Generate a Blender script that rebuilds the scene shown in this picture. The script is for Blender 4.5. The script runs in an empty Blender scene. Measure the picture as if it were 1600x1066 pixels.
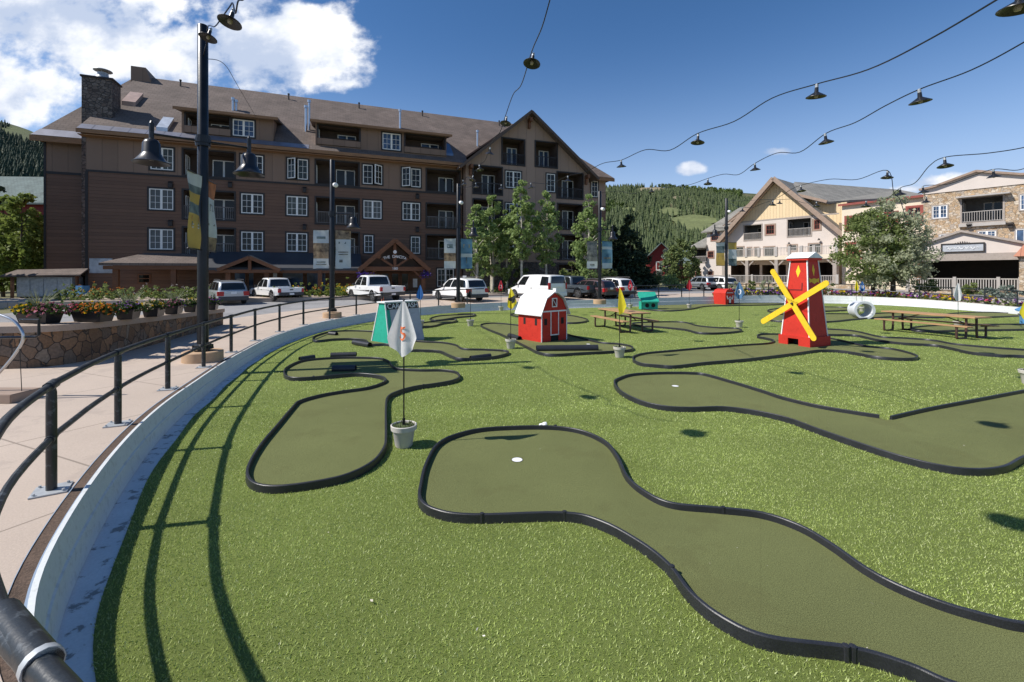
import bpy, bmesh, math, random
import numpy as np
from mathutils import Vector, Matrix
from mathutils.geometry import tessellate_polygon
RN = random.Random(7); NR = np.random.default_rng(11)
F, CZ, Y0 = 711.0, 2.5, 429.0           # focal length in photo pixels, eye height, horizon row
SC = bpy.context.scene; COL = SC.collection
PI = math.pi
def at(px, py, Y): return Vector(((px-800)/F*Y, Y, CZ+(Y0-py)/F*Y))
def gp(px, py, z=0.0):
    Y = F*(CZ-z)/(py-Y0); return Vector(((px-800)/F*Y, Y, z))
GY = [0, 5, 9, 13, 22, 30, 36, 45, 60, 90, 130, 200, 4000]
GZ = [.45, .45, .38, .34, .38, .48, .6, .75, .9, .9, .6, 0, 0]
def gz(Y): return float(np.interp(Y, GY, GZ))
def gx(px, Y, dz=0): return Vector(((px-800)/F*Y, Y, gz(Y)+dz))

# ---------------------------------------------------------------- mesh builder
class MB:
    def __init__(s): s.v = []; s.f = []; s.m = []; s.M = None
    def add(s, vs, fs, m=0):
        o = len(s.v)
        for v in vs:
            v = Vector(v)
            s.v.append(tuple(s.M @ v) if s.M else tuple(v))
        for f in fs: s.f.append(tuple(i+o for i in f)); s.m.append(m)
        return s
    def box(s, a, b, m=0):
        x0, y0, z0 = a; x1, y1, z1 = b
        if x0 > x1: x0, x1 = x1, x0
        if y0 > y1: y0, y1 = y1, y0
        if z0 > z1: z0, z1 = z1, z0
        return s.add([(x0,y0,z0),(x1,y0,z0),(x1,y1,z0),(x0,y1,z0),(x0,y0,z1),(x1,y0,z1),(x1,y1,z1),(x0,y1,z1)],
                     [(0,3,2,1),(4,5,6,7),(0,1,5,4),(1,2,6,5),(2,3,7,6),(3,0,4,7)], m)
    def hexa(s, lo, hi, m=0):           # two quads of four points
        return s.add(list(lo)+list(hi), [(0,3,2,1),(4,5,6,7),(0,1,5,4),(1,2,6,5),(2,3,7,6),(3,0,4,7)], m)
    def poly(s, pts, m=0): return s.add(pts, [tuple(range(len(pts)))], m)
    def prism(s, pts, vec, m=0):
        n = len(pts); v = Vector(vec)
        return s.add(list(pts)+[Vector(p)+v for p in pts],
                     [tuple(range(n-1,-1,-1)), tuple(range(n,2*n))]+[(i,(i+1)%n,n+(i+1)%n,n+i) for i in range(n)], m)
    def beam(s, p, q, w, h=None, m=0):
        p, q = Vector(p), Vector(q); d = (q-p)
        if d.length < 1e-6: return s
        d.normalize(); h = h or w
        up = Vector((0,0,1)) if abs(d.z) < .98 else Vector((0,1,0))
        a = d.cross(up).normalized()*(w/2); b = a.cross(d).normalized()*(h/2)
        return s.hexa([p-a-b,p+a-b,p+a+b,p-a+b],[q-a-b,q+a-b,q+a+b,q-a+b], m)
    def tube(s, pts, r, n=8, m=0, cap=True):
        P = [Vector(p) for p in pts]; k = len(P)
        rs = r if isinstance(r, (list, tuple)) else [r]*k
        vs = []; prev = None
        for i, p in enumerate(P):
            d = (P[min(i+1,k-1)]-P[max(i-1,0)]).normalized()
            if prev is None:
                up = Vector((0,0,1)) if abs(d.z) < .95 else Vector((1,0,0))
                a = d.cross(up).normalized()
            else:
                a = (prev - d*prev.dot(d))
                a = a.normalized() if a.length > 1e-6 else d.orthogonal().normalized()
            prev = a; b = d.cross(a)
            for j in range(n):
                t = 2*PI*j/n; vs.append(p+(a*math.cos(t)+b*math.sin(t))*rs[i])
        fs = [(i*n+j, i*n+(j+1)%n, (i+1)*n+(j+1)%n, (i+1)*n+j) for i in range(k-1) for j in range(n)]
        if cap: fs += [tuple(range(n-1,-1,-1)), tuple((k-1)*n+j for j in range(n))]
        return s.add(vs, fs, m)
    def lathe(s, prof, c=(0,0,0), n=20, m=0, axis=None):
        vs = []; k = len(prof); c = Vector(c)
        Q = axis.to_track_quat('Z','Y').to_matrix() if axis else None
        for r, z in prof:
            for j in range(n):
                v = Vector((r*math.cos(2*PI*j/n), r*math.sin(2*PI*j/n), z))
                vs.append(c+(Q@v if Q else v))
        fs = [(i*n+j, i*n+(j+1)%n, (i+1)*n+(j+1)%n, (i+1)*n+j) for i in range(k-1) for j in range(n)]
        if prof[0][0] > 1e-4: fs.append(tuple(range(n-1,-1,-1)))
        if prof[-1][0] > 1e-4: fs.append(tuple((k-1)*n+j for j in range(n)))
        return s.add(vs, fs, m)
    def build(s, name, mats, parent=None, smooth=False, bevel=0):
        me = bpy.data.meshes.new(name); me.from_pydata(s.v, [], s.f)
        for m in (mats if isinstance(mats, (list, tuple)) else [mats]): me.materials.append(m)
        if any(s.m): me.polygons.foreach_set('material_index', s.m)
        me.update()
        if bevel:
            bm = bmesh.new(); bm.from_mesh(me)
            bmesh.ops.remove_doubles(bm, verts=bm.verts, dist=1e-5)
            ed = [e for e in bm.edges if len(e.link_faces) == 2 and e.calc_face_angle(0) > .5]
            bmesh.ops.bevel(bm, geom=ed, offset=bevel, segments=2, affect='EDGES', clamp_overlap=True)
            bm.to_mesh(me); bm.free()
        if smooth:
            me.polygons.foreach_set('use_smooth', [True]*len(me.polygons))
            try: me.set_sharp_from_angle(angle=math.radians(40))
            except Exception: pass
        o = bpy.data.objects.new(name, me); COL.objects.link(o)
        if parent: o.parent = parent
        return o
def tag(o, label, cat, group=None, kind=None):
    if label: o['label'] = label
    if cat: o['category'] = cat
    if group: o['group'] = group
    if kind: o['kind'] = kind
    return o
def thing(name, label, cat, loc=(0,0,0), rz=0, group=None):
    o = bpy.data.objects.new(name, None); COL.objects.link(o); o.empty_display_size = .1
    o.location = loc; o.rotation_euler = (0,0,rz)
    return tag(o, label, cat, group)
def struct(o): o['kind'] = 'structure'; return o
def dup(root, loc, rz=0, label=None, group=None, scale=None):
    def cp(o, par):
        c = o.copy(); COL.objects.link(c); c.parent = par
        for ch in list(o.children): cp(ch, c)
        return c
    r = cp(root, None); r.location = loc; r.rotation_euler = (0,0,rz)
    if scale: r.scale = scale if isinstance(scale, tuple) else (scale,)*3
    if label: r['label'] = label
    if group: r['group'] = group
    return r
def np_mesh(name, verts, faces_n, mat, parent=None):
    """verts: (N*faces_n,3) array, consecutive faces of faces_n verts each"""
    me = bpy.data.meshes.new(name); nv = len(verts); nf = nv//faces_n
    me.vertices.add(nv); me.vertices.foreach_set('co', np.ascontiguousarray(verts, np.float32).ravel())
    me.loops.add(nv); me.loops.foreach_set('vertex_index', np.arange(nv, dtype=np.int32))
    me.polygons.add(nf); me.polygons.foreach_set('loop_start', np.arange(0, nv, faces_n, dtype=np.int32))
    me.polygons.foreach_set('loop_total', np.full(nf, faces_n, np.int32))
    me.materials.append(mat); me.update(calc_edges=True)
    o = bpy.data.objects.new(name, me); COL.objects.link(o)
    if parent: o.parent = parent
    return o
def text_mesh(s, size, depth=.004, align='CENTER'):
    cu = bpy.data.curves.new('lettering', 'FONT'); cu.body = s; cu.size = size; cu.extrude = depth
    cu.align_x = align; cu.align_y = 'CENTER'
    o = bpy.data.objects.new('lettering', cu); COL.objects.link(o)
    dg = bpy.context.evaluated_depsgraph_get(); dg.update()
    me = bpy.data.meshes.new_from_object(o.evaluated_get(dg))
    vs = [v.co.copy() for v in me.vertices]; fs = [tuple(p.vertices) for p in me.polygons]
    bpy.data.objects.remove(o); bpy.data.curves.remove(cu); bpy.data.meshes.remove(me)
    return vs, fs
def lettering(mb, s, size, o, ex, ez, m=0, depth=.006, fn=None):
    """text laid along ex / ez starting at centre o"""
    vs, fs = text_mesh(s, size, depth); ex, ez = Vector(ex).normalized(), Vector(ez).normalized(); en = ex.cross(ez)
    o = Vector(o)
    mb.add([fn(v) if fn else o+ex*v.x+ez*v.y+en*v.z for v in vs], fs, m)
def spline(pts, closed=False, n=6):
    P = [Vector(p) for p in pts]; k = len(P); out = []
    for i in range(k if closed else k-1):
        if closed: a, b, c, d = P[(i-1)%k], P[i], P[(i+1)%k], P[(i+2)%k]
        else: a, b, c, d = P[max(i-1,0)], P[i], P[i+1], P[min(i+2,k-1)]
        for j in range(n):
            t = j/n
            out.append(.5*((2*b)+(c-a)*t+(2*a-5*b+4*c-d)*t*t+(3*b-a-3*c+d)*t**3))
    if not closed: out.append(P[-1])
    return out

# ---------------------------------------------------------------- materials
def _base(name):
    m = bpy.data.materials.new(name); m.use_nodes = True; nt = m.node_tree
    b = nt.nodes['Principled BSDF']; return m, nt, b
def N(nt, t, **kw):
    n = nt.nodes.new(t)
    for k, v in kw.items():
        if k.startswith('i_'): n.inputs[k[2:].replace('_',' ')].default_value = v
        else: setattr(n, k, v)
    return n
def coords(nt, world=False):
    if world: return N(nt, 'ShaderNodeNewGeometry').outputs['Position']
    return N(nt, 'ShaderNodeTexCoord').outputs['Object']
def rgba(c): return (c[0], c[1], c[2], 1)
def sc(c, k): return tuple(min(1, x*k) for x in c)
def pm(name, col, rough=.6, metal=0, var=.15, scale=3, bump=0, bscale=60, spec=.5, col2=None, world=False, detail=4):
    m, nt, b = _base(name); co = coords(nt, world)
    nz = N(nt, 'ShaderNodeTexNoise'); nz.inputs['Scale'].default_value = scale; nz.inputs['Detail'].default_value = detail
    nt.links.new(co, nz.inputs['Vector'])
    rp = N(nt, 'ShaderNodeValToRGB')
    rp.color_ramp.elements[0].position = .3; rp.color_ramp.elements[1].position = .7
    rp.color_ramp.elements[0].color = rgba(sc(col, 1-var)); rp.color_ramp.elements[1].color = rgba(col2 or sc(col, 1+var))
    nt.links.new(nz.outputs['Fac'], rp.inputs['Fac']); nt.links.new(rp.outputs['Color'], b.inputs['Base Color'])
    b.inputs['Roughness'].default_value = rough; b.inputs['Metallic'].default_value = metal
    b.inputs['Specular IOR Level'].default_value = spec
    if bump:
        n2 = N(nt, 'ShaderNodeTexNoise'); n2.inputs['Scale'].default_value = bscale; n2.inputs['Detail'].default_value = 3
        nt.links.new(co, n2.inputs['Vector'])
        bp = N(nt, 'ShaderNodeBump'); bp.inputs['Strength'].default_value = bump; bp.inputs['Distance'].default_value = .02
        nt.links.new(n2.outputs['Fac'], bp.inputs['Height']); nt.links.new(bp.outputs['Normal'], b.inputs['Normal'])
    return m
def lines_mat(name, col, period, axis='Z', depth=.03, rough=.7, var=.12, gap=.06, gapk=.55):
    """boards: lap siding along Z or board-and-batten along X, relief by bump and a thin open joint"""
    m, nt, b = _base(name); co = coords(nt)
    sx = N(nt, 'ShaderNodeSeparateXYZ'); nt.links.new(co, sx.inputs[0])
    mu = N(nt, 'ShaderNodeMath', operation='DIVIDE'); mu.inputs[1].default_value = period
    nt.links.new(sx.outputs[axis], mu.inputs[0])
    fr = N(nt, 'ShaderNodeMath', operation='FRACT'); nt.links.new(mu.outputs[0], fr.inputs[0])
    fl = N(nt, 'ShaderNodeMath', operation='FLOOR'); nt.links.new(mu.outputs[0], fl.inputs[0])
    wn = N(nt, 'ShaderNodeTexWhiteNoise', noise_dimensions='1D'); nt.links.new(fl.outputs[0], wn.inputs['W'])
    nz = N(nt, 'ShaderNodeTexNoise'); nz.inputs['Scale'].default_value = 1.2; nz.inputs['Detail'].default_value = 5
    nt.links.new(co, nz.inputs['Vector'])
    ad = N(nt, 'ShaderNodeMath', operation='ADD'); nt.links.new(wn.outputs['Value'], ad.inputs[0]); nt.links.new(nz.outputs['Fac'], ad.inputs[1])
    rp = N(nt, 'ShaderNodeValToRGB'); rp.color_ramp.elements[0].position = .3; rp.color_ramp.elements[1].position = 1.2/1.0 if False else 1.0
    ha = N(nt, 'ShaderNodeMath', operation='MULTIPLY'); ha.inputs[1].default_value = .6; nt.links.new(ad.outputs[0], ha.inputs[0])
    rp.color_ramp.elements[0].color = rgba(sc(col, 1-var)); rp.color_ramp.elements[1].color = rgba(sc(col, 1+var))
    nt.links.new(ha.outputs[0], rp.inputs['Fac'])
    lt = N(nt, 'ShaderNodeMath', operation='LESS_THAN'); lt.inputs[1].default_value = gap; nt.links.new(fr.outputs[0], lt.inputs[0])
    mx = N(nt, 'ShaderNodeMix', data_type='RGBA'); nt.links.new(lt.outputs[0], mx.inputs['Factor'])
    nt.links.new(rp.outputs['Color'], mx.inputs[6]); mx.inputs[7].default_value = rgba(sc(col, gapk))  # joint line darkened: the shadow gap between boards is put into the colour
    nt.links.new(mx.outputs[2], b.inputs['Base Color'])
    bp = N(nt, 'ShaderNodeBump', invert=True); bp.inputs['Strength'].default_value = 1; bp.inputs['Distance'].default_value = depth
    nt.links.new(fr.outputs[0] if axis == 'Z' else lt.outputs[0], bp.inputs['Height'])
    nt.links.new(bp.outputs['Normal'], b.inputs['Normal']); b.inputs['Roughness'].default_value = rough
    return m
def stone_mat(name, cols, scale, mortar, world=False, squash=(1,1,1.3), mw=.05):
    m, nt, b = _base(name); co = coords(nt, world)
    mp = N(nt, 'ShaderNodeMapping'); mp.inputs['Scale'].default_value = squash; nt.links.new(co, mp.inputs['Vector'])
    nz = N(nt, 'ShaderNodeTexNoise'); nz.inputs['Scale'].default_value = scale*1.2; nt.links.new(mp.outputs[0], nz.inputs['Vector'])
    mv = N(nt, 'ShaderNodeVectorMath', operation='MULTIPLY_ADD'); mv.inputs[1].default_value = (.22/scale*2,)*3
    nt.links.new(nz.outputs['Color'], mv.inputs[0]); nt.links.new(mp.outputs[0], mv.inputs[2])
    v1 = N(nt, 'ShaderNodeTexVoronoi'); v1.inputs['Scale'].default_value = scale
    v2 = N(nt, 'ShaderNodeTexVoronoi', feature='DISTANCE_TO_EDGE'); v2.inputs['Scale'].default_value = scale
    for v in (v1, v2): nt.links.new(mv.outputs[0], v.inputs['Vector'])
    rp = N(nt, 'ShaderNodeValToRGB'); cr = rp.color_ramp; cr.interpolation = 'LINEAR'
    cr.elements[0].color = rgba(cols[0]); cr.elements[0].position = 0; cr.elements[1].color = rgba(cols[-1]); cr.elements[1].position = 1
    for i, c in enumerate(cols[1:-1]):
        e = cr.elements.new((i+1)/(len(cols)-1)); e.color = rgba(c)
    sp = N(nt, 'ShaderNodeSeparateColor'); nt.links.new(v1.outputs['Color'], sp.inputs[0]); nt.links.new(sp.outputs[0], rp.inputs['Fac'])
    n3 = N(nt, 'ShaderNodeTexNoise'); n3.inputs['Scale'].default_value = scale*5; n3.inputs['Detail'].default_value = 5; nt.links.new(co, n3.inputs['Vector'])
    m3 = N(nt, 'ShaderNodeMix', data_type='RGBA', blend_type='OVERLAY'); m3.inputs['Factor'].default_value = .55
    nt.links.new(rp.outputs['Color'], m3.inputs[6]); nt.links.new(n3.outputs['Fac'], m3.inputs[7])
    st = N(nt, 'ShaderNodeMapRange'); st.inputs['From Min'].default_value = mw*.5; st.inputs['From Max'].default_value = mw*1.6
    nt.links.new(v2.outputs['Distance'], st.inputs['Value'])
    mx = N(nt, 'ShaderNodeMix', data_type='RGBA'); nt.links.new(st.outputs[0], mx.inputs['Factor'])
    mx.inputs[6].default_value = rgba(mortar); nt.links.new(m3.outputs[2], mx.inputs[7]); nt.links.new(mx.outputs[2], b.inputs['Base Color'])
    ad = N(nt, 'ShaderNodeMath', operation='MULTIPLY_ADD'); ad.inputs[1].default_value = .3
    nt.links.new(n3.outputs['Fac'], ad.inputs[0]); nt.links.new(st.outputs[0], ad.inputs[2])
    bp = N(nt, 'ShaderNodeBump'); bp.inputs['Strength'].default_value = .8; bp.inputs['Distance'].default_value = .05
    nt.links.new(ad.outputs[0], bp.inputs['Height']); nt.links.new(bp.outputs['Normal'], b.inputs['Normal'])
    b.inputs['Roughness'].default_value = .85
    return m
def leaf_mat(name, c1, c2, trans=.35):
    m, nt, b = _base(name); co = coords(nt)
    nz = N(nt, 'ShaderNodeTexNoise'); nz.inputs['Scale'].default_value = 1.1; nz.inputs['Detail'].default_value = 6; nz.inputs['Roughness'].default_value = .7
    nt.links.new(co, nz.inputs['Vector'])
    rp = N(nt, 'ShaderNodeValToRGB'); rp.color_ramp.elements[0].position = .35; rp.color_ramp.elements[1].position = .65
    rp.color_ramp.elements[0].color = rgba(c1); rp.color_ramp.elements[1].color = rgba(c2); nt.links.new(nz.outputs['Fac'], rp.inputs['Fac'])
    nt.links.new(rp.outputs['Color'], b.inputs['Base Color']); b.inputs['Roughness'].default_value = .6; b.inputs['Specular IOR Level'].default_value = .2
    tr = N(nt, 'ShaderNodeBsdfTranslucent'); nt.links.new(rp.outputs['Color'], tr.inputs['Color'])
    ms = N(nt, 'ShaderNodeMixShader'); ms.inputs[0].default_value = trans
    nt.links.new(b.outputs[0], ms.inputs[1]); nt.links.new(tr.outputs[0], ms.inputs[2])
    nt.links.new(ms.outputs[0], nt.nodes['Material Output'].inputs['Surface'])
    return m
def glass_mat(name, col, rough=.06):
    m, nt, b = _base(name)
    co = coords(nt); nz = N(nt, 'ShaderNodeTexNoise'); nz.inputs['Scale'].default_value = .7; nt.links.new(co, nz.inputs['Vector'])
    rp = N(nt, 'ShaderNodeValToRGB'); rp.color_ramp.elements[0].position = .4; rp.color_ramp.elements[1].position = .6
    rp.color_ramp.elements[0].color = rgba(sc(col, .5)); rp.color_ramp.elements[1].color = rgba(sc(col, 1.6)); nt.links.new(nz.outputs['Fac'], rp.inputs['Fac'])
    nt.links.new(rp.outputs['Color'], b.inputs['Base Color'])
    b.inputs['Roughness'].default_value = rough; b.inputs['Specular IOR Level'].default_value = .3
    return m
def mix_detail(name, col, var, scale, fine, fvar, rough=.8, bump=.3, bscale=200, extra=None, spec=.3, dist=.02):
    """large patches times fine grain, for ground surfaces"""
    m, nt, b = _base(name); co = coords(nt, True)
    def noise(s, d=4, r=.6):
        n = N(nt, 'ShaderNodeTexNoise'); n.inputs['Scale'].default_value = s; n.inputs['Detail'].default_value = d; n.inputs['Roughness'].default_value = r
        nt.links.new(co, n.inputs['Vector']); return n.outputs['Fac']
    def rng(o, lo, hi):
        r = N(nt, 'ShaderNodeMapRange'); r.inputs['From Min'].default_value = .25; r.inputs['From Max'].default_value = .75
        r.inputs['To Min'].default_value = lo; r.inputs['To Max'].default_value = hi; nt.links.new(o, r.inputs['Value']); return r.outputs[0]
    a = rng(noise(scale), 1-var, 1+var); f = rng(noise(fine, 2), 1-fvar, 1+fvar)
    mu = N(nt, 'ShaderNodeMath', operation='MULTIPLY'); nt.links.new(a, mu.inputs[0]); nt.links.new(f, mu.inputs[1])
    vm = N(nt, 'ShaderNodeVectorMath', operation='SCALE'); vm.inputs[0].default_value = col; nt.links.new(mu.outputs[0], vm.inputs['Scale'])
    src = vm.outputs[0]
    if extra:                       # dark stains with edges of their own
        s = noise(extra[0], 6, .7); r = N(nt, 'ShaderNodeMapRange'); r.inputs['From Min'].default_value = .55; r.inputs['From Max'].default_value = .60
        nt.links.new(s, r.inputs['Value'])
        ml = N(nt, 'ShaderNodeMath', operation='MULTIPLY'); ml.inputs[1].default_value = extra[2]; nt.links.new(r.outputs[0], ml.inputs[0])
        mx = N(nt, 'ShaderNodeMix', data_type='RGBA'); nt.links.new(ml.outputs[0], mx.inputs['Factor']); nt.links.new(src, mx.inputs[6])
        mx.inputs[7].default_value = rgba(extra[1]); src = mx.outputs[2]
    nt.links.new(src, b.inputs['Base Color']); b.inputs['Roughness'].default_value = rough; b.inputs['Specular IOR Level'].default_value = spec
    if bump:
        bp = N(nt, 'ShaderNodeBump'); bp.inputs['Strength'].default_value = bump; bp.inputs['Distance'].default_value = dist
        nt.links.new(noise(bscale, 3), bp.inputs['Height']); nt.links.new(bp.outputs['Normal'], b.inputs['Normal'])
    return m
M = {}
M['concrete'] = mix_detail('concrete', (.46,.375,.305), .1, .35, 60, .1, .85, .15, 90, (1.3,(.33,.27,.23),.35))
M['asphalt'] = mix_detail('asphalt', (.27,.265,.265), .12, .25, 90, .22, .9, .3, 120, (.6,(.17,.17,.175),.5))
M['earth'] = mix_detail('earth', (.16,.15,.075), .4, .25, 12, .35, .95, .5, 30)
M['brown_dirt'] = mix_detail('brown_dirt', (.11,.075,.055), .3, 2, 60, .4, .95, .6, 80)
M['turf'] = mix_detail('turf', (.18,.225,.055), .12, .5, 260, .45, .8, .8, 300, spec=.2)
M['green'] = mix_detail('green', (.152,.165,.064), .12, .55, 130, .55, .9, .7, 260, (.9,(.125,.128,.05),.35), spec=.12, dist=.012)
M['white_paint'] = pm('white_paint', (.74,.75,.74), .45, var=.06, scale=2, bump=.03, bscale=30, world=True)
M['white_worn'] = mix_detail('white_worn', (.64,.65,.66), .08, 3, 40, .08, .7, .1, 60, (5,(.10,.09,.08),.7))
M['wall_paint'] = mix_detail('wall_paint', (.62,.64,.63), .06, 1.2, 30, .05, .5, .05, 40, (9,(.42,.42,.40),.4))
M['black_metal'] = pm('black_metal', (.012,.013,.015), .35, .3, var=.3, scale=5, bump=.06, bscale=40)
M['rail_metal'] = mix_detail('rail_metal', (.016,.019,.021), .2, 3, 50, .2, .38, .08, 60, (14,(.10,.115,.125),.55), spec=.5)
M['rubber'] = mix_detail('rubber', (.022,.023,.027), .25, 5, 80, .25, .42, .1, 80, spec=.5)
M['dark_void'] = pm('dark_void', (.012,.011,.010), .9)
M['steel'] = pm('steel', (.55,.56,.57), .3, .9, var=.1, scale=8)
M['galv'] = pm('galv', (.42,.44,.45), .5, .3, var=.2, scale=6, bump=.1, bscale=25)
def joints(m, w, l, rot, k, c=(.10,.08,.06), ms=.012):
    nt = m.node_tree; b = nt.nodes['Principled BSDF']; src = b.inputs['Base Color'].links[0].from_socket
    mp = N(nt,'ShaderNodeMapping'); mp.inputs['Rotation'].default_value = (0,0,rot); nt.links.new(coords(nt, True), mp.inputs['Vector'])
    br = N(nt,'ShaderNodeTexBrick', offset=0); br.inputs['Scale'].default_value = 1; br.inputs['Brick Width'].default_value = w; br.inputs['Row Height'].default_value = l; br.inputs['Mortar Size'].default_value = ms
    nt.links.new(mp.outputs[0], br.inputs['Vector']); mx = N(nt,'ShaderNodeMix', data_type='RGBA'); ml = N(nt,'ShaderNodeMath', operation='MULTIPLY'); ml.inputs[1].default_value = k; nt.links.new(br.outputs['Fac'], ml.inputs[0]); nt.links.new(ml.outputs[0], mx.inputs['Factor'])
    nt.links.new(src, mx.inputs[6]); mx.inputs[7].default_value = rgba(c); nt.links.new(mx.outputs[2], b.inputs['Base Color'])
joints(M['concrete'], 2.6, 2.6, .42, .55); joints(M['green'], 40, 3.7, .5, .15, (.09,.09,.035), .006)
def wood(name, c, sx=2, sy=30):
    m, nt, b = _base(name); co = coords(nt); mp = N(nt, 'ShaderNodeMapping'); mp.inputs['Scale'].default_value = (sx, sy, sy); nt.links.new(co, mp.inputs['Vector'])
    nz = N(nt, 'ShaderNodeTexNoise'); nz.inputs['Scale'].default_value = 1; nz.inputs['Detail'].default_value = 5; nt.links.new(mp.outputs[0], nz.inputs['Vector'])
    rp = N(nt, 'ShaderNodeValToRGB'); rp.color_ramp.elements[0].position = .3; rp.color_ramp.elements[1].position = .7
    rp.color_ramp.elements[0].color = rgba(sc(c, .72)); rp.color_ramp.elements[1].color = rgba(sc(c, 1.2)); nt.links.new(nz.outputs['Fac'], rp.inputs['Fac'])
    nt.links.new(rp.outputs['Color'], b.inputs['Base Color']); b.inputs['Roughness'].default_value = .65
    return m
M['table_wood'] = wood('table_wood', (.42,.25,.12))
M['timber'] = wood('timber', (.15,.06,.024))
M['eave_wood'] = wood('eave_wood', (.26,.135,.06))
def paint(name, c, r=.55): M[name] = mix_detail(name, c, .10, 2.5, 25, .07, r, .06, 60, (7,sc(c,.72),.5), spec=.2); return M[name]
paint('red', (.52,.035,.022)); paint('yellow', (.80,.52,.03)); paint('teal', (.03,.36,.25)); paint('white', (.78,.78,.77)); paint('blue', (.10,.28,.52))
paint('orange', (.75,.14,.04)); paint('grey_paint', (.42,.44,.47)); paint('dark_red', (.16,.02,.02)); paint('taupe', (.36,.31,.27))
M['pot'] = pm('pot', (.50,.47,.42), .7, var=.08, scale=8, bump=.05)
M['moss'] = pm('moss', (.075,.10,.03), .9, var=.5, scale=60, bump=.8, bscale=120)
M['lamp_inside'] = pm('lamp_inside', (.30,.27,.19), .4)
M['shade_black'] = pm('shade_black', (.013,.013,.015), .35, .0, var=.2, scale=6)

# ---------------------------------------------------------------- camera, sun, sky
cam = bpy.data.cameras.new('Camera'); co = bpy.data.objects.new('Camera', cam); COL.objects.link(co)
cam.sensor_width = 36; cam.lens = F/1600*36; cam.shift_y = -(533-Y0)/1600; cam.clip_start = .05; cam.clip_end = 6000
co.location = (0,0,CZ); co.rotation_euler = (PI/2,0,0); SC.camera = co
SUNV = Vector((-.94,-.195,1.0)).normalized()
sl = bpy.data.lights.new('Sun', 'SUN'); sl.energy = 4.9; sl.angle = math.radians(.53); sl.color = (1,.955,.89)
so = bpy.data.objects.new('Sun', sl); COL.objects.link(so); so.rotation_euler = (-SUNV).to_track_quat('-Z','Y').to_euler(); so.location = (-20,-5,40)
W = bpy.data.worlds.new('World'); SC.world = W; W.use_nodes = True; nt = W.node_tree; bg = nt.nodes['Background']
sky = N(nt, 'ShaderNodeTexSky', sky_type='NISHITA', sun_disc=False); sky.sun_elevation = math.asin(SUNV.z); sky.sun_rotation = math.atan2(SUNV.x, SUNV.y)
sky.altitude = 2700; sky.air_density = 1.0; sky.dust_density = 1.1; sky.ozone_density = 2.2
tc = N(nt, 'ShaderNodeTexCoord'); sx = N(nt, 'ShaderNodeSeparateXYZ'); nt.links.new(tc.outputs['Generated'], sx.inputs[0])
def mth(op, a, b=None, c=None, clamp=False):
    n = N(nt, 'ShaderNodeMath', operation=op, use_clamp=clamp)
    for i, v in enumerate((a, b, c)):
        if v is None: continue
        if isinstance(v, (int, float)): n.inputs[i].default_value = v
        else: nt.links.new(v, n.inputs[i])
    return n.outputs[0]
yy = mth('MAXIMUM', sx.outputs['Y'], .02); cu_ = mth('DIVIDE', sx.outputs['X'], yy); cw_ = mth('DIVIDE', sx.outputs['Z'], yy)
cx = N(nt, 'ShaderNodeCombineXYZ'); nt.links.new(cu_, cx.inputs[0]); nt.links.new(cw_, cx.inputs[1])
def wnoise(scale, det, rough, off=(0,0,0), sq=(1,1.35,1)):
    mp = N(nt, 'ShaderNodeMapping'); mp.inputs['Location'].default_value = off; mp.inputs['Scale'].default_value = sq
    nt.links.new(cx.outputs[0], mp.inputs['Vector'])
    n = N(nt, 'ShaderNodeTexNoise'); n.inputs['Scale'].default_value = scale; n.inputs['Detail'].default_value = det; n.inputs['Roughness'].default_value = rough
    nt.links.new(mp.outputs[0], n.inputs['Vector']); return n.outputs['Fac']
n1 = wnoise(7, 8, .55); n2 = wnoise(4.2, 6, .55, (3.1,1.7,0)); n3 = wnoise(16, 8, .6, (1.3,5.2,0))
BL = [(70,20,230,75,1),(-160,60,200,120,1),(215,75,120,48,1),(285,100,75,42,.8),(455,70,115,75,1.05),(520,100,60,45,.8),(25,140,95,58,1),(400,10,80,40,.8),(-60,150,110,60,1),(250,150,70,22,.5),
      (1213,238,30,9,.75),(1078,264,24,12,.85),(1490,285,75,14,.8),(1420,296,30,8,.7),(1800,200,160,40,.8)]
fld = None
for px, py, rx, ry, amp in BL:
    du = mth('DIVIDE', mth('SUBTRACT', cu_, (px-800)/F), rx/F); dw = mth('DIVIDE', mth('SUBTRACT', cw_, (Y0-py)/F), ry/F)
    d2 = mth('ADD', mth('MULTIPLY', du, du), mth('MULTIPLY', dw, dw))
    g = mth('MULTIPLY', mth('MAXIMUM', mth('SUBTRACT', 1.25, mth('MULTIPLY', d2, .75)), -1), amp)
    fld = g if fld is None else mth('MAXIMUM', fld, g)
dens = mth('ADD', fld, mth('MULTIPLY', mth('SUBTRACT', n1, .5), 3.2))
dens = mth('ADD', dens, mth('MULTIPLY', mth('SUBTRACT', n3, .5), .9))
mr = N(nt, 'ShaderNodeMapRange', interpolation_type='SMOOTHSTEP'); mr.inputs['From Min'].default_value = .22; mr.inputs['From Max'].default_value = .85
nt.links.new(dens, mr.inputs['Value'])
yp = mth('GREATER_THAN', sx.outputs['Y'], .03); msk = mth('MULTIPLY', mr.outputs[0], yp)
shd = N(nt, 'ShaderNodeMapRange', interpolation_type='SMOOTHSTEP'); shd.inputs['From Min'].default_value = .43; shd.inputs['From Max'].default_value = .6
nt.links.new(mth('ADD', mth('MULTIPLY', n2, .8), mth('MULTIPLY', n1, .25)), shd.inputs['Value'])
cr = N(nt, 'ShaderNodeValToRGB'); cr.color_ramp.elements[0].color = (3.6,4.2,5.4,1); cr.color_ramp.elements[1].color = (7.0,7.1,7.3,1)
nt.links.new(shd.outputs[0], cr.inputs['Fac'])
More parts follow.
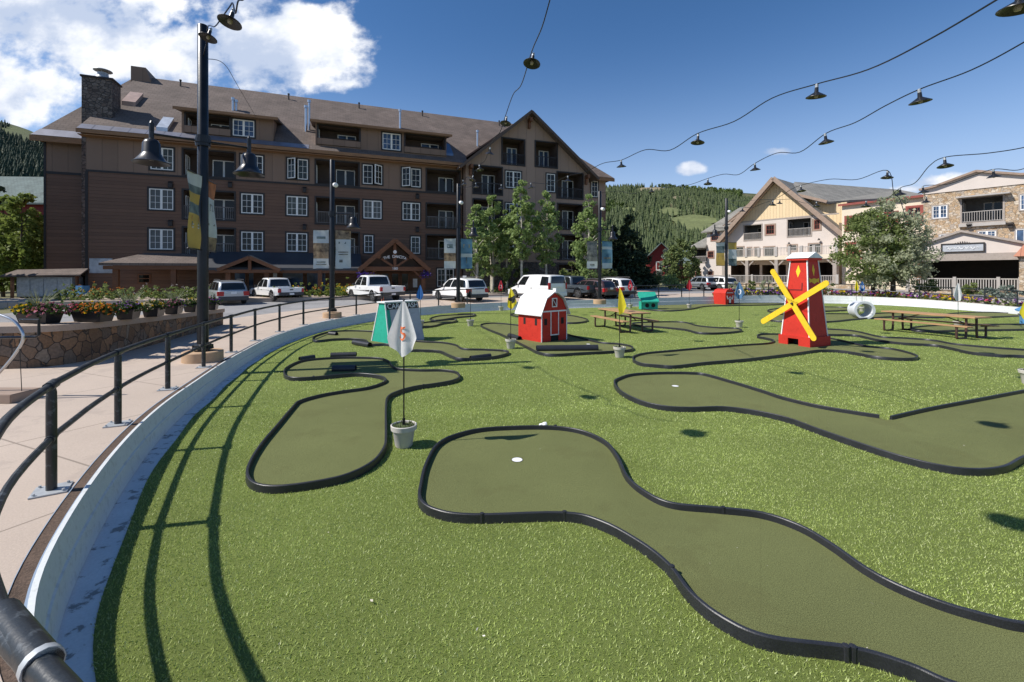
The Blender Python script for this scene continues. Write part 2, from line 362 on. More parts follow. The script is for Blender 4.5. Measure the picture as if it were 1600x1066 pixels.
mxw = N(nt, 'ShaderNodeMix', data_type='RGBA'); nt.links.new(msk, mxw.inputs['Factor']); hs = N(nt,'ShaderNodeHueSaturation'); hs.inputs['Saturation'].default_value = 1.2; hs.inputs['Value'].default_value = .95; nt.links.new(sky.outputs[0], hs.inputs['Color']); hz_ = N(nt,'ShaderNodeMix', data_type='RGBA'); hk = mth('MAXIMUM', mth('SUBTRACT', 1.0, mth('DIVIDE', mth('MAXIMUM', sx.outputs['Z'], 0), .55)), 0); nt.links.new(mth('MINIMUM', mth('MULTIPLY', mth('MULTIPLY', mth('MULTIPLY', hk, hk), hk), 2.0), .8), hz_.inputs['Factor'])
nt.links.new(hs.outputs[0], hz_.inputs[6]); hz_.inputs[7].default_value = (3.2,4.1,5.6,1); nt.links.new(hz_.outputs[2], mxw.inputs[6]); nt.links.new(cr.outputs[0], mxw.inputs[7])
nt.links.new(mxw.outputs[2], bg.inputs['Color']); bg.inputs['Strength'].default_value = .13
vs_ = SC.view_settings; vs_.view_transform = 'Standard'; vs_.look = 'None'; vs_.exposure = .27; vs_.gamma = 1

# ---------------------------------------------------------------- rink outline, ground, walls, rails
RIM = [(-3.81,3.93),(-5.17,6.34),(-6.2,8.8),(-7.5,12.6),(-8.35,16.4),(-8.45,20.8),(-7.0,25.9),(-4.1,29.7),(0,32.3),(7.3,34.9),(16,37.9),(22,39.7),(27.2,39.6),(30.6,36.7),(31.7,32.2),
       (31.2,27.0),(30.2,19),(27.5,11),(21.5,5),(13,1.9),(6,.9),(2.4,.75),(-.3,1.1),(-1.43,1.78),(-2.74,2.58)]
CEN = Vector((11.5,20.0,0))
RC = spline([(x,y,0) for x,y in RIM], True, 8); NRC = len(RC)
def rim_normal(i):
    t = (RC[(i+1)%NRC]-RC[i-1]).normalized(); return Vector((-t.y,t.x,0))      # outward: the outline runs clockwise
RNM = [rim_normal(i) for i in range(NRC)]
if sum((RC[i]-CEN).dot(RNM[i]) for i in range(NRC)) < 0: RNM = [-n for n in RNM]
def off(i, d):
    """point of the outline moved outward by d; far away the direction turns radial"""
    i %= NRC
    rad = (RC[i]-CEN).normalized(); k = min(1, max(0, (d-1)/4)); n = (RNM[i]*(1-k)+rad*k).normalized()
    return RC[i]+n*d
def ring(name, dists, mat, dz=0, zf=None):
    mb = MB(); vs = []
    for d in dists:
        for i in range(NRC):
            p = off(i, d); vs.append((p.x, p.y, (zf(p.y) if zf else gz(p.y))+dz))
    fs = [(k*NRC+i, k*NRC+(i+1)%NRC, (k+1)*NRC+(i+1)%NRC, (k+1)*NRC+i) for k in range(len(dists)-1) for i in range(NRC)]
    mb.add(vs, fs); return mb.build(name, mat, smooth=True)
struct(ring('pavement', [.12,.6,1.5,3,5.2], M['concrete']))
struct(ring('parking_lot', [5.2,8,11,15,19], M['asphalt']))
struct(ring('ground', [19,24,30,40,55,80,120,200,400,900,2600], M['earth']))
struct(ring('dirt_strip', [0.03,.12], M['brown_dirt'], -.01))
# rim wall of the rink: sloping white face with a crease and a cap
def rim_wall():
    mb = MB(); vs = []; prof = [(-.10,0,0),(-.075,.5,0),(-.06,.52,0),(-.025,1,-.012),(-.022,1,.0),(.012,1,.0),(.03,.2,0)]
    for i in range(NRC):
        z = gz(RC[i].y)
        for d, t, e in prof:
            p = off(i, d); vs.append((p.x, p.y, z*t+e+.012))
    k = len(prof)
    fs = [(i*k+j, i*k+j+1, ((i+1)%NRC)*k+j+1, ((i+1)%NRC)*k+j) for i in range(NRC) for j in range(k-1)]
    mb.add(vs, fs); return mb.build('rink_wall', M['wall_paint'])
tag(rim_wall(), 'low curved white board wall running round the whole putting lawn', 'low wall')
fl = MB(); fl.add([off(i, -.02) for i in range(NRC)]+[off(i, -.60) for i in range(NRC)], [(i,(i+1)%NRC,NRC+(i+1)%NRC,NRC+i) for i in range(NRC)])
o = fl.build('rink_floor', M['white_worn']); struct(o)
# turf sheet
TI = [off(i, -.30+.02*math.sin(RC[i].x*3+RC[i].y*4)) for i in range(NRC)]
mb = MB(); mb.add([(p.x,p.y,.008) for p in TI]+[(CEN.x,CEN.y,.008)], [(i,(i+1)%NRC,NRC) for i in range(NRC)])
struct(mb.build('lawn', M['turf']))

def railing(label, i0, i1, start=0.0, pre=()):
    """tubular rail following the outline between two outline indices, posts every 2.25 m"""
    t = thing('guard_railing', label, 'railing', off(i0,.27).xyz)
    base = Vector(t.location); P = []
    i = i0
    while i <= i1: q = off(i, .27); P.append(Vector((q.x,q.y,gz(q.y)))-base); i += 1
    if pre: P = spline([Vector((x,y,gz(y)))-base for x,y in pre], False, 6)+P
    top = MB(); mid = MB()
    top.tube([p+Vector((0,0,1.0)) for p in P], .034, 10); mid.tube([p+Vector((0,0,.50)) for p in P], .029, 8)
    acc = start; L = 0; posts = []
    for a, b in zip(P[:-1], P[1:]):
        s = (b-a).length
        while acc <= L+s: posts.append((a+(b-a)*((acc-L)/s), (b-a).normalized())); acc += 2.25
        L += s
    posts = [p for p in posts if not pre or (p[0]+base).y > 2.95]
    for q, d in posts:
        top.tube([q+Vector((0,0,1.0))-d*.11, q+Vector((0,0,1.0))+d*.11], .046, 10)
        mid.tube([q+Vector((0,0,.5))-d*.08, q+Vector((0,0,.5))+d*.08], .037, 10)
    if pre:
        a_, b_ = Vector((-1.12,1.14,gz(1)+1.0))-base, Vector((-1.66,1.455,gz(1)+1.0))-base
        top.tube([a_+(b_-a_)*.25, a_+(b_-a_)*.85], .043, 14); rg = MB(); rg.tube([a_+(b_-a_)*.25, a_+(b_-a_)*.29], .046, 14); rg.build('coupling_ring', M['galv'], t, True)
    top.build('top_rail', M['rail_metal'], t, True); mid.build('mid_rail', M['rail_metal'], t, True)
    for q, d in posts:
        m = MB(); m.tube([q+Vector((0,0,.012)), q+Vector((0,0,.8)), q+Vector((0,0,.93)), q+Vector((0,0,.985))], [.042,.042,.040,.03], 12)
        p = m.build('post', M['rail_metal'], t, True)
        n = Vector((-d.y,d.x,0)); b = MB()
        b.hexa([q+d*x*.13+n*y*.13+Vector((0,0,.003)) for x,y in ((-1,-1),(1,-1),(1,1),(-1,1))],[q+d*x*.13+n*y*.13+Vector((0,0,.015)) for x,y in ((-1,-1),(1,-1),(1,1),(-1,1))])
        for x in (-1,1):
            for y in (-1,1): c = q+d*x*.1+n*y*.1; b.lathe([(.012,.015),(.012,.035)], c, 6)
        b.build('base_plate', M['galv'], p)
    return t
def near_idx(x, y): return min(range(NRC), key=lambda i: (RC[i]-Vector((x,y,0))).length)
i_gate = near_idx(-1.9,31.2); i_back = near_idx(9.5,35.6); i_right = near_idx(30.2,19)
railing('black pipe guard railing curving along the walkway on the left of the putting lawn', near_idx(-4.6,5.6), i_gate, 2.07, [(.6,.16),(-.35,.70),(-1.12,1.14),(-1.66,1.455),(-2.66,2.26),(-3.66,3.3),(-4.43,4.41)])
railing('black pipe guard railing behind the far flower band before the cream building', i_back, i_right, .4)

# ---------------------------------------------------------------- putting greens
def pip(x, y, poly):
    c = np.zeros(x.shape, bool); n = len(poly); j = n-1
    for i in range(n):
        xi, yi = poly[i]; xj, yj = poly[j]
        if yi != yj:
            k = ((yi > y) != (yj > y)) & (x < (xj-xi)*(y-yi)/(yj-yi)+xi); c ^= k
        j = i
    return c
GREENS = []
def sweep_curb(mb, pts, closed, w=.034, h=.094):
    k = len(pts); vs = []
    for i in range(k):
        a = pts[(i-1)%k] if closed or i else pts[0]; b = pts[(i+1)%k] if closed or i < k-1 else pts[-1]
        t = (b-a).normalized(); n = Vector((-t.y,t.x,0)); p = pts[i]
        for s, z in ((-.62,0),(-.5,h*.93),(-.32,h),(.32,h),(.5,h*.93),(.62,0)): q = p+n*w*s; vs.append((q.x,q.y,.008+z))
    r = k if closed else k-1; S = 6
    fs = [(i*S+j, i*S+j+1, ((i+1)%k)*S+j+1, ((i+1)%k)*S+j) for i in range(r) for j in range(S-1)]
    if not closed: fs += [tuple(range(S)), tuple((k-1)*S+j for j in range(S-1,-1,-1))]
    mb.add(vs, fs)
def green(label, outline, cups=(), curbs=None, joints=(), n=5):
    """outline in photo pixels of the curb's top edge; curbs: list of open pixel polylines if not all round"""
    pts = spline([gp(x,y,.1).xy.to_3d() for x,y in outline], True, n)
    c = sum(pts, Vector())/len(pts)
    t = thing('putting_green', label, 'mini golf green', (c.x,c.y,.01))
    loops = [[Vector((p.x-c.x,p.y-c.y,.028)) for p in pts]]; cupc = []
    for x, y in cups:
        q = gp(x,y,.035); q = Vector((q.x-c.x,q.y-c.y,.028)); cupc.append(q)
        loops.append([q+Vector((math.cos(a)*.075, math.sin(a)*.075,0)) for a in [2*PI*i/20 for i in range(20)]])
    tri = tessellate_polygon(loops); flat = [p for l in loops for p in l]
    m = MB(); m.add(flat, [tuple(f) for f in tri]); g = m.build('green_mat', M['green'], t)
    bm = bmesh.new(); bm.from_mesh(g.data); bmesh.ops.recalc_face_normals(bm, faces=bm.faces)
    if sum(f.normal.z for f in bm.faces) < 0: bmesh.ops.reverse_faces(bm, faces=bm.faces)
    bm.to_mesh(g.data); bm.free()
    m = MB()
    if curbs is None: sweep_curb(m, [Vector((p.x-c.x,p.y-c.y,0)) for p in pts], True)
    else:
        for cl in curbs: sweep_curb(m, spline([Vector((q.x-c.x,q.y-c.y,0)) for q in [gp(x,y,.1) for x,y in cl]], False, n), False)
    cb = m.build('curb', M['rubber'], t, True); cb.location.z = -.01
    for q in cupc:
        m = MB(); m.lathe([(.078,.031),(.07,.031),(.066,-.006),(0,-.006)], (q.x,q.y,0), 20); m.build('cup', M['white'], t, True)
    for x, y in joints:
        q = gp(x,y,.1); q = Vector((q.x-c.x,q.y-c.y,0)); m = MB()
        m.lathe([(.025,0),(.023,.098),(.014,.102),(0,.102)], q, 8); m.build('curb_joint', M['rubber'], t, True)
    GREENS.append([(p.x,p.y) for p in pts]); return t
G1t = [(658,752),(666,722),(683,693),(712,678),(760,668),(850,665),(905,671),(945,688),(965,712),(980,743),(1010,768),(1050,785),(1120,792),(1190,800),(1250,820),(1300,849),(1350,884),(1400,911),(1470,939),(1540,959),(1600,972),(1760,990),(1950,1000)]
G1b = [(1950,1150),(1700,1125),(1500,1069),(1420,1036),(1330,1010),(1200,993),(1130,963),(1080,924),(1045,880),(1000,845),(940,813),(880,800),(740,803),(682,795),(657,778)]
green('large front green with a white cup, running off the lower right corner', G1t+G1b, [(808,719)], joints=[(753,803),(882,800),(1050,885),(1322,1010),(1333,1011),(868,665),(1130,793)])
green('green on the left with a side lobe under black tubes, beside the white flag', [(467,564),(491,560),(532,557.6),(570,557.6),(595,559),(608,564),(612,570),(623,575),(659,577),(689,577),(712,580),(718,587),(709,593),(684,598),(648.5,603),(623,610),(607,618),(603,632),(603,678),(600,698),(582,720),(545,739),(500,750),(440,758),(402,755),(387,741),(391,720),(410,690),(440,655),(458,634),(469,625),(501.6,616),(537,610),(575,604.5),(598,597),(603,592),(595,587),(577.6,584),(552,583),(506.6,587),(481,589),(456,589),(445,584),(447,574)], joints=[(490,588),(549,583),(537,610),(662,601)])
green('narrow curved green passing behind the teal car wash hut and white flag', [(496,523),(520,517),(560,516),(600,519),(645,531),(690,534),(712,538),(724,544),(757,545),(790,547),(793,551),(775,556),(747,559),(717,559),(702,554),(686,547.5),(658,546),(633,545),(608,537),(577,537),(572,531),(552,528.5),(522,529),(494,531.6),(489,527)])
green('long green with the red toy barn standing on it', [(751,507),(762,504.4),(780,504.4),(807,507),(850,512),(900,525),(936,533.7),(965,536),(983,539),(989,542.7),(983,546),(954,548.3),(909,550.6),(864,553),(841,549.4),(825,541.6),(785,522.4),(762,513.4)], [(919,538)])
green('green with the red windmill in its middle, stretching from pot to oval end', [(989,559),(992,555),(1010,550.6),(1055,546.5),(1098,542.7),(1160,538),(1201,535.3),(1209,531),(1197,527.5),(1184,525),(1186,522),(1199,521),(1224,521.4),(1280,525),(1320,532),(1350,539),(1395,544),(1427,552),(1433,557),(1418,559.4),(1373,557),(1339,551),(1310,547),(1278,546.6),(1237,552),(1170,560),(1102,565.7),(1055,571),(1032,570),(1005,567.5),(992,563)])
G6 = [(960,596),(967,590),(987,584),(1021,581.6),(1055,581),(1080,581.5),(1102,583.7),(1147,596),(1192,609.6),(1224,620),(1280,633),(1340,643),(1374,648),(1392,650),(1450,637),(1530,622),(1600,609),(1760,580),(1900,575),(1950,640),(1800,690),(1640,703),(1600,712),(1570,727),(1530,732),(1480,728),(1420,715),(1360,697),(1280,670),(1230,652),(1180,641),(1130,635),(1080,636),(1040,634),(1000,625),(970,610)]
green('forked green right of centre with white cup and a gap in its black curb', G6, [(1055,603.5)], [G6[13:]+G6[:13]])
green('winding green strip behind the windmill running off the right side', [(1240,512),(1300,513.5),(1337,516.6),(1375,525),(1412,527),(1459,530.7),(1497,537),(1598,545),(1720,550),(1720,563),(1598,555),(1562,554),(1516,549.5),(1487,543),(1459,538),(1412,535.4),(1375,530.7),(1337,523),(1300,522),(1245,519)])
green('small green running under the nearer picnic table', [(990,504),(1040,502),(1070,503),(1090,508),(1120,511),(1150,512),(1158,516),(1125,519.5),(1092,519),(1070,514),(1030,510),(1000,508)])
green('short green behind the blue flag near the car wash hut', [(640,511),(655,504.5),(690,500),(712,498.5),(710,502),(690,505),(680,508),(660,510.5)])
green('thin curved green next to the far left rim', [(672,497),(690,492.5),(739,490.5),(739,493),(715,495),(690,499),(678,499.5)])
green('oval green right behind the red toy barn', [(800,490),(850,488.5),(890,492),(917,498),(910,502.5),(885,503.5),(850,499),(810,494)])
green('far green in front of the teal box hut', [(1000,481),(1020,476),(1060,474.5),(1210,473),(1212,475.5),(1110,477.5),(1078,482.5),(1040,485)])
green('far green behind the windmill to its left and right', [(1200,484),(1230,480),(1290,479),(1325,480.5),(1323,484),(1270,486),(1215,487.5)])
green('green beside the grey pipe tunnel behind the windmill', [(1197,496),(1215,491),(1300,489.5),(1350,490),(1400,488),(1475,490),(1472,495),(1400,494),(1340,497.5),(1290,502),(1215,501)])
green('small oval green by the far white rim on the right', [(1480,490),(1530,487),(1585,489),(1590,492.5),(1530,495),(1500,493)])
green('green under the farther picnic table on the right', [(1425,511),(1480,507),(1610,506),(1620,513),(1520,515),(1440,516.5)])
# loose black bumper tubes
def bumper(a, b, r, label):
    p, q = gp(*a), gp(*b); c = (p+q)/2; d = (q-p)
    mb = MB(); n = 10; vs = []; d.z = 0; u = d.normalized(); s = Vector((-u.y,u.x,0))
    for e in (-d/2, d/2):
        for rr in (r, r*.82):
            for j in range(n+1): t = PI*1.35*j/n-PI*.175; vs.append(e+s*rr*math.cos(t)+Vector((0,0,rr*math.sin(t)+r*.5)))
    k = n+1
    fs = [(j,j+1,2*k+j+1,2*k+j) for j in range(n)]+[(k+j,3*k+j,3*k+j+1,k+j+1) for j in range(n)]+[(j,k+j,k+j+1,j+1) for j in range(n)]+[(2*k+j,2*k+j+1,3*k+j+1,3*k+j) for j in range(n)]
    mb.add(vs, fs); o = mb.build('bumper_tube', M['rubber'], smooth=True); o.location = (c.x,c.y,.035)
    tag(o, label, 'bumper tube', 'loose black bumper tubes on the greens')
bumper((515,524.5),(526,525.5),.09,'stubby black tube lying inside the farthest left green')
bumper((553,539),(578,543.5),.10,'black tube lying on the turf in front of the teal hut')
bumper((468,565.5),(491,562),.075,'black tube leaning at the upper left curb of the lobed green')
bumper((517,559.5),(557,558.5),.085,'black tube on the far curb of the lobed green')
bumper((520,582),(556,581.5),.10,'black tube lying in the middle of the lobed green')
bumper((735,564),(766,560),.075,'black tube at the right end of the green beside the car wash hut')
bumper((838,550),(934,549),.12,'long black tube lying in front of the red barn')
bumper((796,528),(812,533),.10,'black tube at the left side of the red barn')
# turf blades
def grass():
    def patch(n, ymin, ymax, hmin, hmax, w, pw):
        y = (ymin**pw+NR.random(n)*(ymax**pw-ymin**pw))**(1/pw)
        y = y[(y < ymax-np.abs(NR.normal(size=n))*.12*ymax) & (y > ymin+np.abs(NR.normal(size=n))*.12*ymin*(ymin > 5))]; n = len(y)
        x = (NR.random(n)*2-1)*(y*1.2+1.0)
        k = pip(x, y, [(p.x,p.y) for p in TI])
        for g in GREENS: k &= ~pip(x, y, g)
        x, y = x[k], y[k]; n = len(x)
        a = NR.random(n)*2*PI; h = hmin+NR.random(n)*(hmax-hmin); ww = w*(.6+.8*NR.random(n)); l = h*(.3+.65*NR.random(n)); b = NR.random(n)*2*PI
        v = np.zeros((n,3,3)); v[:,0] = np.stack([x-np.cos(a)*ww/2, y-np.sin(a)*ww/2, np.full(n,.004)],1)
        v[:,1] = np.stack([x+np.cos(a)*ww/2, y+np.sin(a)*ww/2, np.full(n,.004)],1)
        v[:,2] = np.stack([x+np.cos(b)*l, y+np.sin(b)*l, h],1)
        return v.reshape(-1,3)
    V = np.concatenate([patch(660000,2.2,9.6,.014,.030,.007,1.6), patch(360000,7,24,.016,.032,.017,1.5), patch(110000,19,43,.016,.03,.034,1.5)])
    m, nt, b = _base('blade'); g = N(nt, 'ShaderNodeNewGeometry')
    rp = N(nt, 'ShaderNodeValToRGB'); cr = rp.color_ramp
    cr.elements[0].color = (.23,.31,.06,1); cr.elements[1].position = 1; cr.elements[1].color = (.63,.67,.34,1)
    e = cr.elements.new(.45); e.color = (.43,.53,.12,1); e = cr.elements.new(.8); e.color = (.53,.61,.21,1)
    nt.links.new(g.outputs['Random Per Island'], rp.inputs['Fac'])
    nz = N(nt, 'ShaderNodeTexNoise'); nz.inputs['Scale'].default_value = .6; nz.inputs['Detail'].default_value = 4; nt.links.new(g.outputs['Position'], nz.inputs['Vector'])
    r2 = N(nt, 'ShaderNodeMapRange'); r2.inputs['From Min'].default_value = .3; r2.inputs['From Max'].default_value = .7; r2.inputs['To Min'].default_value = .82; r2.inputs['To Max'].default_value = 1.16
    nt.links.new(nz.outputs['Fac'], r2.inputs['Value'])
    mp = N(nt, 'ShaderNodeMapping'); mp.inputs['Rotation'].default_value = (0,0,.5); mp.inputs['Scale'].default_value = (.12,1.1,1); nt.links.new(g.outputs['Position'], mp.inputs['Vector'])
    n5 = N(nt, 'ShaderNodeTexNoise'); n5.inputs['Scale'].default_value = 1; n5.inputs['Detail'].default_value = 3; nt.links.new(mp.outputs[0], n5.inputs['Vector'])
    r5 = N(nt, 'ShaderNodeMapRange'); r5.inputs['From Min'].default_value = .35; r5.inputs['From Max'].default_value = .65; r5.inputs['To Min'].default_value = .86; r5.inputs['To Max'].default_value = 1.12; nt.links.new(n5.outputs['Fac'], r5.inputs['Value'])
    mm = N(nt, 'ShaderNodeMath', operation='MULTIPLY'); nt.links.new(r2.outputs[0], mm.inputs[0]); nt.links.new(r5.outputs[0], mm.inputs[1])
    vm = N(nt, 'ShaderNodeVectorMath', operation='SCALE'); nt.links.new(rp.outputs['Color'], vm.inputs[0]); nt.links.new(mm.outputs[0], vm.inputs['Scale'])
    nt.links.new(vm.outputs[0], b.inputs['Base Color']); b.inputs['Roughness'].default_value = .5
    tr = N(nt, 'ShaderNodeBsdfTranslucent'); nt.links.new(vm.outputs[0], tr.inputs['Color']); ms = N(nt, 'ShaderNodeMixShader'); ms.inputs[0].default_value = .3
    nt.links.new(b.outputs[0], ms.inputs[1]); nt.links.new(tr.outputs[0], ms.inputs[2]); nt.links.new(ms.outputs[0], nt.nodes['Material Output'].inputs['Surface'])
    o = np_mesh('turf_blades', V, 3, m); tag(o, 'short green artificial turf blades covering the lawn between the greens', 'turf', kind='stuff')
grass()
# ================================================================ buildings
M['lap'] = lines_mat('lap', (.160,.083,.048), .26, 'Z', .03, .7, .14)
M['batten'] = lines_mat('batten', (.22,.142,.097), .95, 'X', .03, .7, .08, .05, .8)
M['batten_grey'] = lines_mat('batten_grey', (.31,.215,.158), .95, 'X', .03, .7, .08, .05, .8)
M['shingle'] = None
def shingle(name, c, c2):
    m, nt, b = _base(name); co = coords(nt)
    mp = N(nt, 'ShaderNodeMapping'); mp.inputs['Rotation'].default_value = (0,0,0); nt.links.new(co, mp.inputs['Vector'])
    sx = N(nt, 'ShaderNodeSeparateXYZ'); nt.links.new(mp.outputs[0], sx.inputs[0]); cb = N(nt, 'ShaderNodeCombineXYZ')
    ad = N(nt, 'ShaderNodeMath', operation='ADD'); nt.links.new(sx.outputs['Y'], ad.inputs[0]); nt.links.new(sx.outputs['Z'], ad.inputs[1])
    nt.links.new(sx.outputs['X'], cb.inputs[0]); nt.links.new(ad.outputs[0], cb.inputs[1])
    br = N(nt, 'ShaderNodeTexBrick'); br.inputs['Scale'].default_value = 1; br.inputs['Brick Width'].default_value = .5; br.inputs['Row Height'].default_value = .42
    br.inputs['Mortar Size'].default_value = .02; br.inputs['Color1'].default_value = rgba(c); br.inputs['Color2'].default_value = rgba(c2); br.inputs['Mortar'].default_value = rgba(sc(c,.6))
    nt.links.new(cb.outputs[0], br.inputs['Vector'])
    nz = N(nt, 'ShaderNodeTexNoise'); nz.inputs['Scale'].default_value = .8; nz.inputs['Detail'].default_value = 6; nt.links.new(co, nz.inputs['Vector'])
    mx = N(nt, 'ShaderNodeMix', data_type='RGBA', blend_type='OVERLAY'); mx.inputs['Factor'].default_value = .5; nt.links.new(br.outputs['Color'], mx.inputs[6]); nt.links.new(nz.outputs['Fac'], mx.inputs[7])
    nt.links.new(mx.outputs[2], b.inputs['Base Color']); b.inputs['Roughness'].default_value = .9
    bp = N(nt, 'ShaderNodeBump'); bp.inputs['Strength'].default_value = .5; bp.inputs['Distance'].default_value = .03; nt.links.new(br.outputs['Fac'], bp.inputs['Height']); bp.invert = True
    nt.links.new(bp.outputs['Normal'], b.inputs['Normal']); return m
M['shingle'] = shingle('shingle', (.155,.118,.098), (.125,.094,.077))
M['shingle_grey'] = shingle('shingle_grey', (.25,.235,.205), (.20,.19,.165))
M['shingle_green'] = shingle('shingle_green', (.14,.18,.165), (.115,.15,.14))
M['porch_grey'] = pm('porch_grey', (.05,.052,.058), .6, var=.15, scale=1)
M['flashing'] = pm('flashing', (.20,.20,.235), .45, .3, var=.15, scale=1.5)
M['dark_trim'] = pm('dark_trim', (.022,.017,.015), .6)
M['sash'] = pm('sash', (.80,.79,.74), .5, var=.05)
M['pane'] = glass_mat('pane', (.012,.014,.013)); M['pane_blue'] = glass_mat('pane_blue', (.05,.085,.15)); M['curtain'] = glass_mat('curtain', (.04,.046,.04))
M['pane_dim'] = glass_mat('pane_dim', (.022,.03,.028)); M['pane_blind'] = lines_mat('pane_blind', (.11,.11,.095), .09, 'Z', .01, .3, .1, .2, .6)
M['dark_fascia'] = pm('dark_fascia', (.085,.055,.038), .6)
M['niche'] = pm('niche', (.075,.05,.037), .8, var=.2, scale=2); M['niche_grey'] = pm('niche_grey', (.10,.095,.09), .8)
M['bal_rail'] = pm('bal_rail', (.15,.135,.125), .6); M['bal_rail_dark'] = pm('bal_rail_dark', (.02,.016,.015), .5)
M['chim_stone'] = stone_mat('chim_stone', [(.07,.055,.048),(.16,.13,.11),(.11,.08,.065),(.21,.18,.155)], 3.4, (.05,.045,.04))
M['planter_stone'] = stone_mat('planter_stone', [(.10,.06,.035),(.21,.125,.068),(.14,.11,.085),(.27,.15,.075),(.11,.075,.05),(.20,.16,.12)], 4.0, (.05,.04,.032), True, (1,1,.85), .022)
M['cap_stone'] = mix_detail('cap_stone', (.36,.285,.225), .1, 1.2, 40, .12, .85, .2, 60)
M['tan_stone'] = stone_mat('tan_stone', [(.30,.19,.10),(.52,.41,.29),(.40,.27,.15),(.62,.53,.42),(.36,.30,.24),(.50,.33,.18)], 3.8, (.33,.27,.20), False, (1,1,1.3), .03)
M['beige'] = pm('beige', (.60,.53,.475), .8, var=.05, scale=.6, bump=.1, bscale=30); M['cream'] = pm('cream', (.70,.60,.46), .8, var=.05, scale=.8)
M['yellow_bb'] = lines_mat('yellow_bb', (.72,.55,.33), .4, 'X', .02, .7, .04, .06, .8)
M['brown_trim'] = pm('brown_trim', (.30,.215,.16), .7, var=.12); M['red_trim'] = pm('red_trim', (.25,.055,.04), .6); M['grey_rail'] = pm('grey_rail', (.40,.37,.34), .7, var=.08)
M['copper'] = lines_mat('copper', (.40,.17,.10), .5, 'X', .02, .5, .1, .04, .7)

class Frame:
    """a building's own frame: x along the facade, -y out of it, z up; heights given from the lawn level"""
    def __init__(s, O, d, name, label, cat, group=None):
        s.d = Vector((d[0],d[1],0)).normalized(); s.n = Vector((s.d.y,-s.d.x,0)); s.O = Vector(O); s.rz = math.atan2(s.d.y, s.d.x); s.zb = s.O.z
        s.root = thing(name, label, cat, s.O, s.rz, group)
    def mb(s): m = MB(); m.M = Matrix.Translation((0,0,-s.zb)); return m
    def px(s, x, y, w=0):
        r = (x-800)/F; a11, a12, a21, a22 = s.d.x, -r, s.d.y, -1.0; b1, b2 = -(s.O.x+w*s.n.x), -(s.O.y+w*s.n.y)
        D = a11*a22-a12*a21; u = (b1*a22-a12*b2)/D; Y = (a11*b2-a21*b1)/D
        return u, CZ+(Y0-y)*Y/F
    def world(s, u, y, z): return s.O+s.d*u-s.n*y+Vector((0,0,z-s.zb))
    def rect(s, x0, x1, y0, y1, w=0):
        a, za = s.px(x0, y0, w); b, zb = s.px(x1, y0, w); a, zc = s.px(x0, y1, w); b, zd = s.px(x1, y1, w)
        return a, b, (zc+zd)/2, (za+zb)/2
def clip_poly(P, C):
    out = list(P); n = len(C)
    for i in range(n):
        (ax,az),(bx,bz) = C[i], C[(i+1)%n]; inp = out; out = []
        f = lambda p: (bx-ax)*(p[1]-az)-(bz-az)*(p[0]-ax)
        for j in range(len(inp)):
            p, q = inp[j], inp[(j+1)%len(inp)]; fp, fq = f(p), f(q)
            if fp >= 0: out.append(p)
            if (fp > 0 > fq) or (fp < 0 < fq): t = fp/(fp-fq); out.append((p[0]+(q[0]-p[0])*t, p[1]+(q[1]-p[1])*t))
        if not out: return []
    return out
def wall_cells(mb, u0, u1, z0, z1, holes, y=0, clip=None, bands=((99,0),)):
    us = sorted({u0,u1,*[h[k] for h in holes for k in (0,1) if u0 < h[k] < u1]}); zs = sorted({z0,z1,*[h[k] for h in holes for k in (2,3) if z0 < h[k] < z1],*[b for b,_ in bands if z0 < b < z1]})
    for a, b in zip(us[:-1], us[1:]):
        for c, d in zip(zs[:-1], zs[1:]):
            mu, mz = (a+b)/2, (c+d)/2
            if any(h[0] < mu < h[1] and h[2] < mz < h[3] for h in holes): continue
            P = [(a,c),(b,c),(b,d),(a,d)]
            if clip: P = clip_poly(P, clip)
            if len(P) > 2: mb.add([(p[0],y,p[1]) for p in P], [tuple(range(len(P)))], next(m for t,m in bands if mz < t))
def ring_frame(mb, u0, u1, z0, z1, t, ya, yb, m):
    mb.box((u0,ya,z0),(u0+t,yb,z1),m); mb.box((u1-t,ya,z0),(u1,yb,z1),m); mb.box((u0+t,ya,z0),(u1-t,yb,z0+t),m); mb.box((u0+t,ya,z1-t),(u1-t,yb,z1),m)
def window(fr, u0, u1, z0, z1, y=0, sashes=2, cols=2, rows=3, mats=('dark_trim','sash'), pane='pane', case=.12, opened=None, par=None, name='window'):
    m = fr.mb()
    if case: ring_frame(m, u0-case, u1+case, z0-case, z1+case, case, y-.045, y+.09, 0)
    w = (u1-u0)/sashes; g = fr.mb()
    for k in range(sashes):
        a, b = u0+k*w, u0+(k+1)*w; sv = m.M, g.M
        if opened == k:
            hx = a if k else b; ang = math.radians(38)*(1 if k else -1)
            R = Matrix.Translation((hx if False else (b if k else a), y, 0)) @ Matrix.Rotation(ang if k else ang, 4, 'Z') @ Matrix.Translation((-(b if k else a), -y, 0))
            m.M = m.M @ R; g.M = g.M @ R
        ring_frame(m, a, b, z0, z1, .075, y-.02, y+.05, 1)
        ia, ib, ja, jb = a+.07, b-.07, z0+.08, z1-.08
        for i in range(1, cols): c = ia+(ib-ia)*i/cols; m.box((c-.012,y+.002,ja),(c+.012,y+.03,jb),1)
        for j in range(1, rows): c = ja+(jb-ja)*j/rows; m.box((ia,y+.004,c-.012),(ib,y+.028,c+.012),1)
        g.box((ia,y+.032,ja),(ib,y+.04,jb)); m.M, g.M = sv
    f = m.build(name, [M[k] for k in mats], par or fr.root); g.build('pane', M[pane], f)
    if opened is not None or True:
        b = fr.mb(); b.box((u0,y+.2,z0),(u1,y+.22,z1)); b.build('blind', M['dark_void'], f)  # near-black sheet stands in for the dark room behind the panes
    return f
